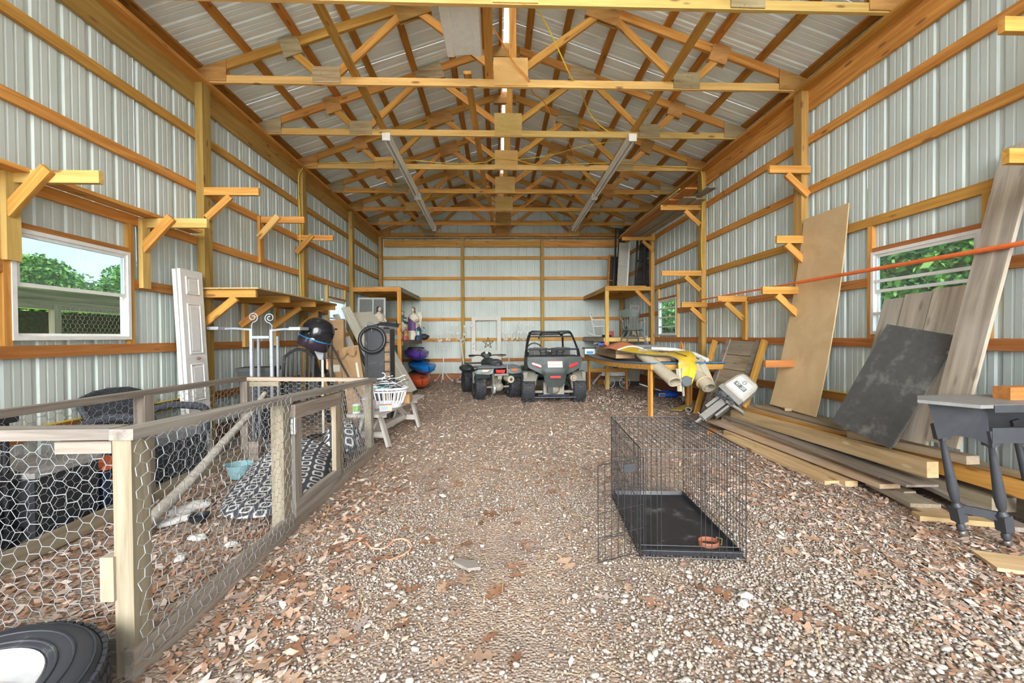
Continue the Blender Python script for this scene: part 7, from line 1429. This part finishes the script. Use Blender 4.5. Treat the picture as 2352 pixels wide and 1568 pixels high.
x, y, rg = scatter_pts(8000, (-3.5, 3.5), (9.0, 12.2), None, 5); s = rg.uniform(.035, .08, len(x)); scatter('leaf_litter', LITV, LITF, x, y, rg, s, .2, .004, LITP, 'broken brown leaf litter at the back of the floor', 'leaf litter')
SHV = ramp_mat('wood_shavings', [(0, (.55, .38, .27)), (.5, (.72, .56, .44)), (1, (.84, .72, .62))], .9)
x, y, rg = scatter_pts(6500, (1.2, 3.4), (6.6, 9.9), lambda x, y: np.exp(-((x-2.6)/.75)**2-((y-8.3)/1.2)**2), 6); s = rg.uniform(.025, .06, len(x)); scatter('wood_shavings', LITV, LITF, x, y, rg, s, .3, .012, SHV, 'pale wood shavings under the work table', 'shavings')
x, y, rg = scatter_pts(3600, (1.2, 2.7), (1.5, 3.6), lambda x, y: np.maximum.reduce([np.exp(-((x-a)/.16)**2-((y-b_)/.10)**2) for a, b_ in ((2.06, 2.5), (1.76, 1.86), (2.25, 3.06), (1.9, 2.3), (1.6, 3.3), (2.0, 1.75))]), 7); s = rg.uniform(.012, .03, len(x)); scatter('wood_shavings', LITV, LITF, x, y, rg, s, .4, .010, SHV, 'tufts of pale shavings right of the crate', 'shavings')
STV = [(-.5, .012, 0), (.5, .012, .02), (.5, -.012, .02), (-.5, -.012, 0)]; STR = ramp_mat('straw', [(0, (.50, .36, .16)), (1, (.74, .60, .34))])
x, y, rg = scatter_pts(230, (-1.5, 2.6), (1.5, 4.2), None, 8); s = rg.uniform(.06, .16, len(x)); scatter('straw', STV, [(0, 1, 2), (0, 2, 3)], x, y, rg, np.stack([s, np.full_like(s, .14), s], 1), .08, .016, STR, 'loose straw stalks on the gravel', 'straw')
cord('loose_twine', [(-1.098, 2.559, .012), (-1.06, 2.61, .014), (-1.02, 2.625, .014), (-.957, 2.531, .018), (-.894, 2.498, .02), (-.85, 2.526, .02), (-.828, 2.599, .022), (-.763, 2.612, .02), (-.707, 2.54, .016), (-.715, 2.454, .018), (-.788, 2.387, .014), (-.841, 2.399, .012)], .005, mat('salmon_twine', (.78, .34, .20), rough=.7), 'salmon orange twine looped on the gravel by the pen')
put('bark_chip', B().prism([(-.43, 2.33), (-.40, 2.36), (-.30, 2.32), (-.27, 2.26), (-.34, 2.25)], .012, .028), GREYW2, label='flat pale bark chip on the open gravel', cat='bark chip')
# small tufts of white fluff and scraps about the floor
for k, (x, y) in enumerate(((1.05, 1.98), (1.0, 1.92), (-.62, 3.35), (2.5, 3.45), (-1.4, 3.75))): tuft((x, y), (.035, .022, .012), ('white scrap on the gravel below the crate', 'second white scrap on the gravel below the crate', 'white scrap beside the pen gate', 'white scrap in front of the lumber pile', 'white fluff at the foot of the pen gate')[k], 6.3+k)

# ================================================================== OUTSIDE THE WINDOWS
FOL = ramp_mat('tree_foliage', [(0, (.06, .16, .03)), (.4, (.16, .34, .06)), (.75, (.28, .50, .10)), (1, (.46, .66, .18))], .6); TRK = mat('tree_trunk', (.14, .10, .07), rough=.9, var=.2, bump=.4)
def crown(seed, n, R, lobes):
    rg = np.random.default_rng(seed); C = rg.normal(0, 1, (lobes, 3)); C /= np.linalg.norm(C, axis=1)[:, None]; C *= np.array(R)*rg.uniform(.25, .78, (lobes, 1)); r = rg.uniform(.32, .55, lobes)*min(R)
    i = rg.integers(0, lobes, n); d = rg.normal(0, 1, (n, 3)); d /= np.linalg.norm(d, axis=1)[:, None]; P = C[i]+d*r[i][:, None]*rg.uniform(.72, 1.05, (n, 1)); s = rg.uniform(.045, .10, n)
    V = np.array([(-1, 0, 0), (0, .55, .1), (1, 0, 0), (0, -.55, .1)]); Rm = rots(rg, n, .7); W = np.einsum('nij,nvj->nvi', Rm, V[None]*s[:, None, None])+P[:, None, :]; F = np.array([(0, 1, 2), (0, 2, 3)])
    return npmesh('crown', W.reshape(-1, 3), (F[None]+(np.arange(n)*4)[:, None, None]).reshape(-1, 3), FOL)
CR = [crown(1, 17000, (2.0, 2.0, 1.6), 22), crown(2, 17000, (1.7, 2.2, 1.9), 24), crown(3, 17000, (2.3, 1.8, 1.5), 20)]
def tree(x, y, z, s, k, label, grp):
    T = thing('leafy_tree', (x, y, 0), label=label, cat='tree', group=grp)
    put('trunk', B().tube(spline([(x, y, -.1), (x+.1, y, z*.5), (x-.05, y+.1, z)], 4), [.16*s*(1-.06*q) for q in range(9)], 8), TRK, T, smooth=True)
    put('crown', CR[k], None, T, M=Matrix.Translation((x, y, z)) @ Matrix.Rotation(x+y, 4, 'Z') @ Matrix.Diagonal((s, s, s, 1)), kind='stuff')
for k, (x, y, z, s) in enumerate(((-15, 12.6, 2.7, 1.0), (-16, 15.2, 2.0, 1.05), (-15, 17.6, 2.9, 1.05), (-17, 20.5, 2.6, 1.2), (-14.5, 10.2, 1.6, .9), (-16, 34, 2.4, 1.2))): tree(x, y, z, s, k % 3, ('tree at the left of the left near window view', 'low tree in the middle of the left near window view', 'tall tree at the right of the left near window view', 'farther tree beyond the left near window', 'bushy tree beside the coop outside the left window', 'tree far beyond the left far window')[k], 'trees left of the barn')
for k, (x, y, z, s) in enumerate(((10.5, 9.2, 3.4, 1.25), (12.5, 12.5, 3.0, 1.3), (11, 11.6, 1.3, 1.0), (10, 8.6, 1.2, .9), (13.5, 14.5, 3.2, 1.3), (12, 27.0, 3.0, 1.3), (12.5, 30.5, 3.0, 1.35), (11.5, 28.8, 1.2, 1.1))): tree(x, y, z, s, k % 3, ('tall tree at the near side of the right near window', 'tall tree in the middle of the right near window', 'low bushy tree below in the right near window', 'low bushy tree nearest the right wall outside', 'tall tree at the far side of the right near window', 'tall tree seen through the right far window', 'taller tree behind it in the right far window', 'low bushy tree seen low in the right far window')[k], 'trees right of the barn')
MOSS = wood('mossy_dark_board', (.07, .07, .045), (.15, .14, .09))
cp_ = thing('chicken_coop', (-5.9, 5.6, 0), label='weathered wooden coop with wire front outside the left window', cat='coop')
for k in range(2): board('fascia', (-5.55, 3.9, 1.84-.11*k), (-5.55, 8.2, 1.80-.11*k), .03, .105, MOSS, cp_)
b = B(); b.add([(-5.45, 3.8, 1.93), (-5.45, 8.3, 1.89), (-7.2, 8.3, 1.75), (-7.2, 3.8, 1.79), (-5.45, 3.8, 1.945), (-5.45, 8.3, 1.905), (-7.2, 8.3, 1.765), (-7.2, 3.8, 1.805)], [(0, 1, 2, 3), (7, 6, 5, 4), (0, 4, 5, 1), (1, 5, 6, 2), (2, 6, 7, 3), (3, 7, 4, 0)]); put('roof_sheet', b, METAL, cp_)
for y in (5.22, 8.1): board('coop_post', (-5.56, y, 0), (-5.56, y, 1.72), .08, .07, MOSS, cp_, up=(1, 0, 0))
board('coop_rail', (-5.57, 5.2, .9), (-5.57, 8.1, .9), .04, .08, MOSS, cp_); put('back_boards', B().bx(-7.0, -6.95, 5.1, 8.2, 0, 1.72).bx(-7.0, -5.6, 8.15, 8.2, 0, 1.72), MOSS, cp_); put('side_boards', B().bx(-7.0, -6.2, 5.18, 5.22, 0, 1.72), MOSS, cp_)
hexwire('coop_wire', plane((-5.53, 5.25, .9), (0, 1, 0), (0, 0, 1), (1, 0, 0)), 2.0, .82, .06, cp_, False, seed=9)
for q in cp_.children:
    if q.name.startswith('coop_wire'): q.data.materials[0] = mat('rusty_wire', (.22, .19, .17), rough=.6)
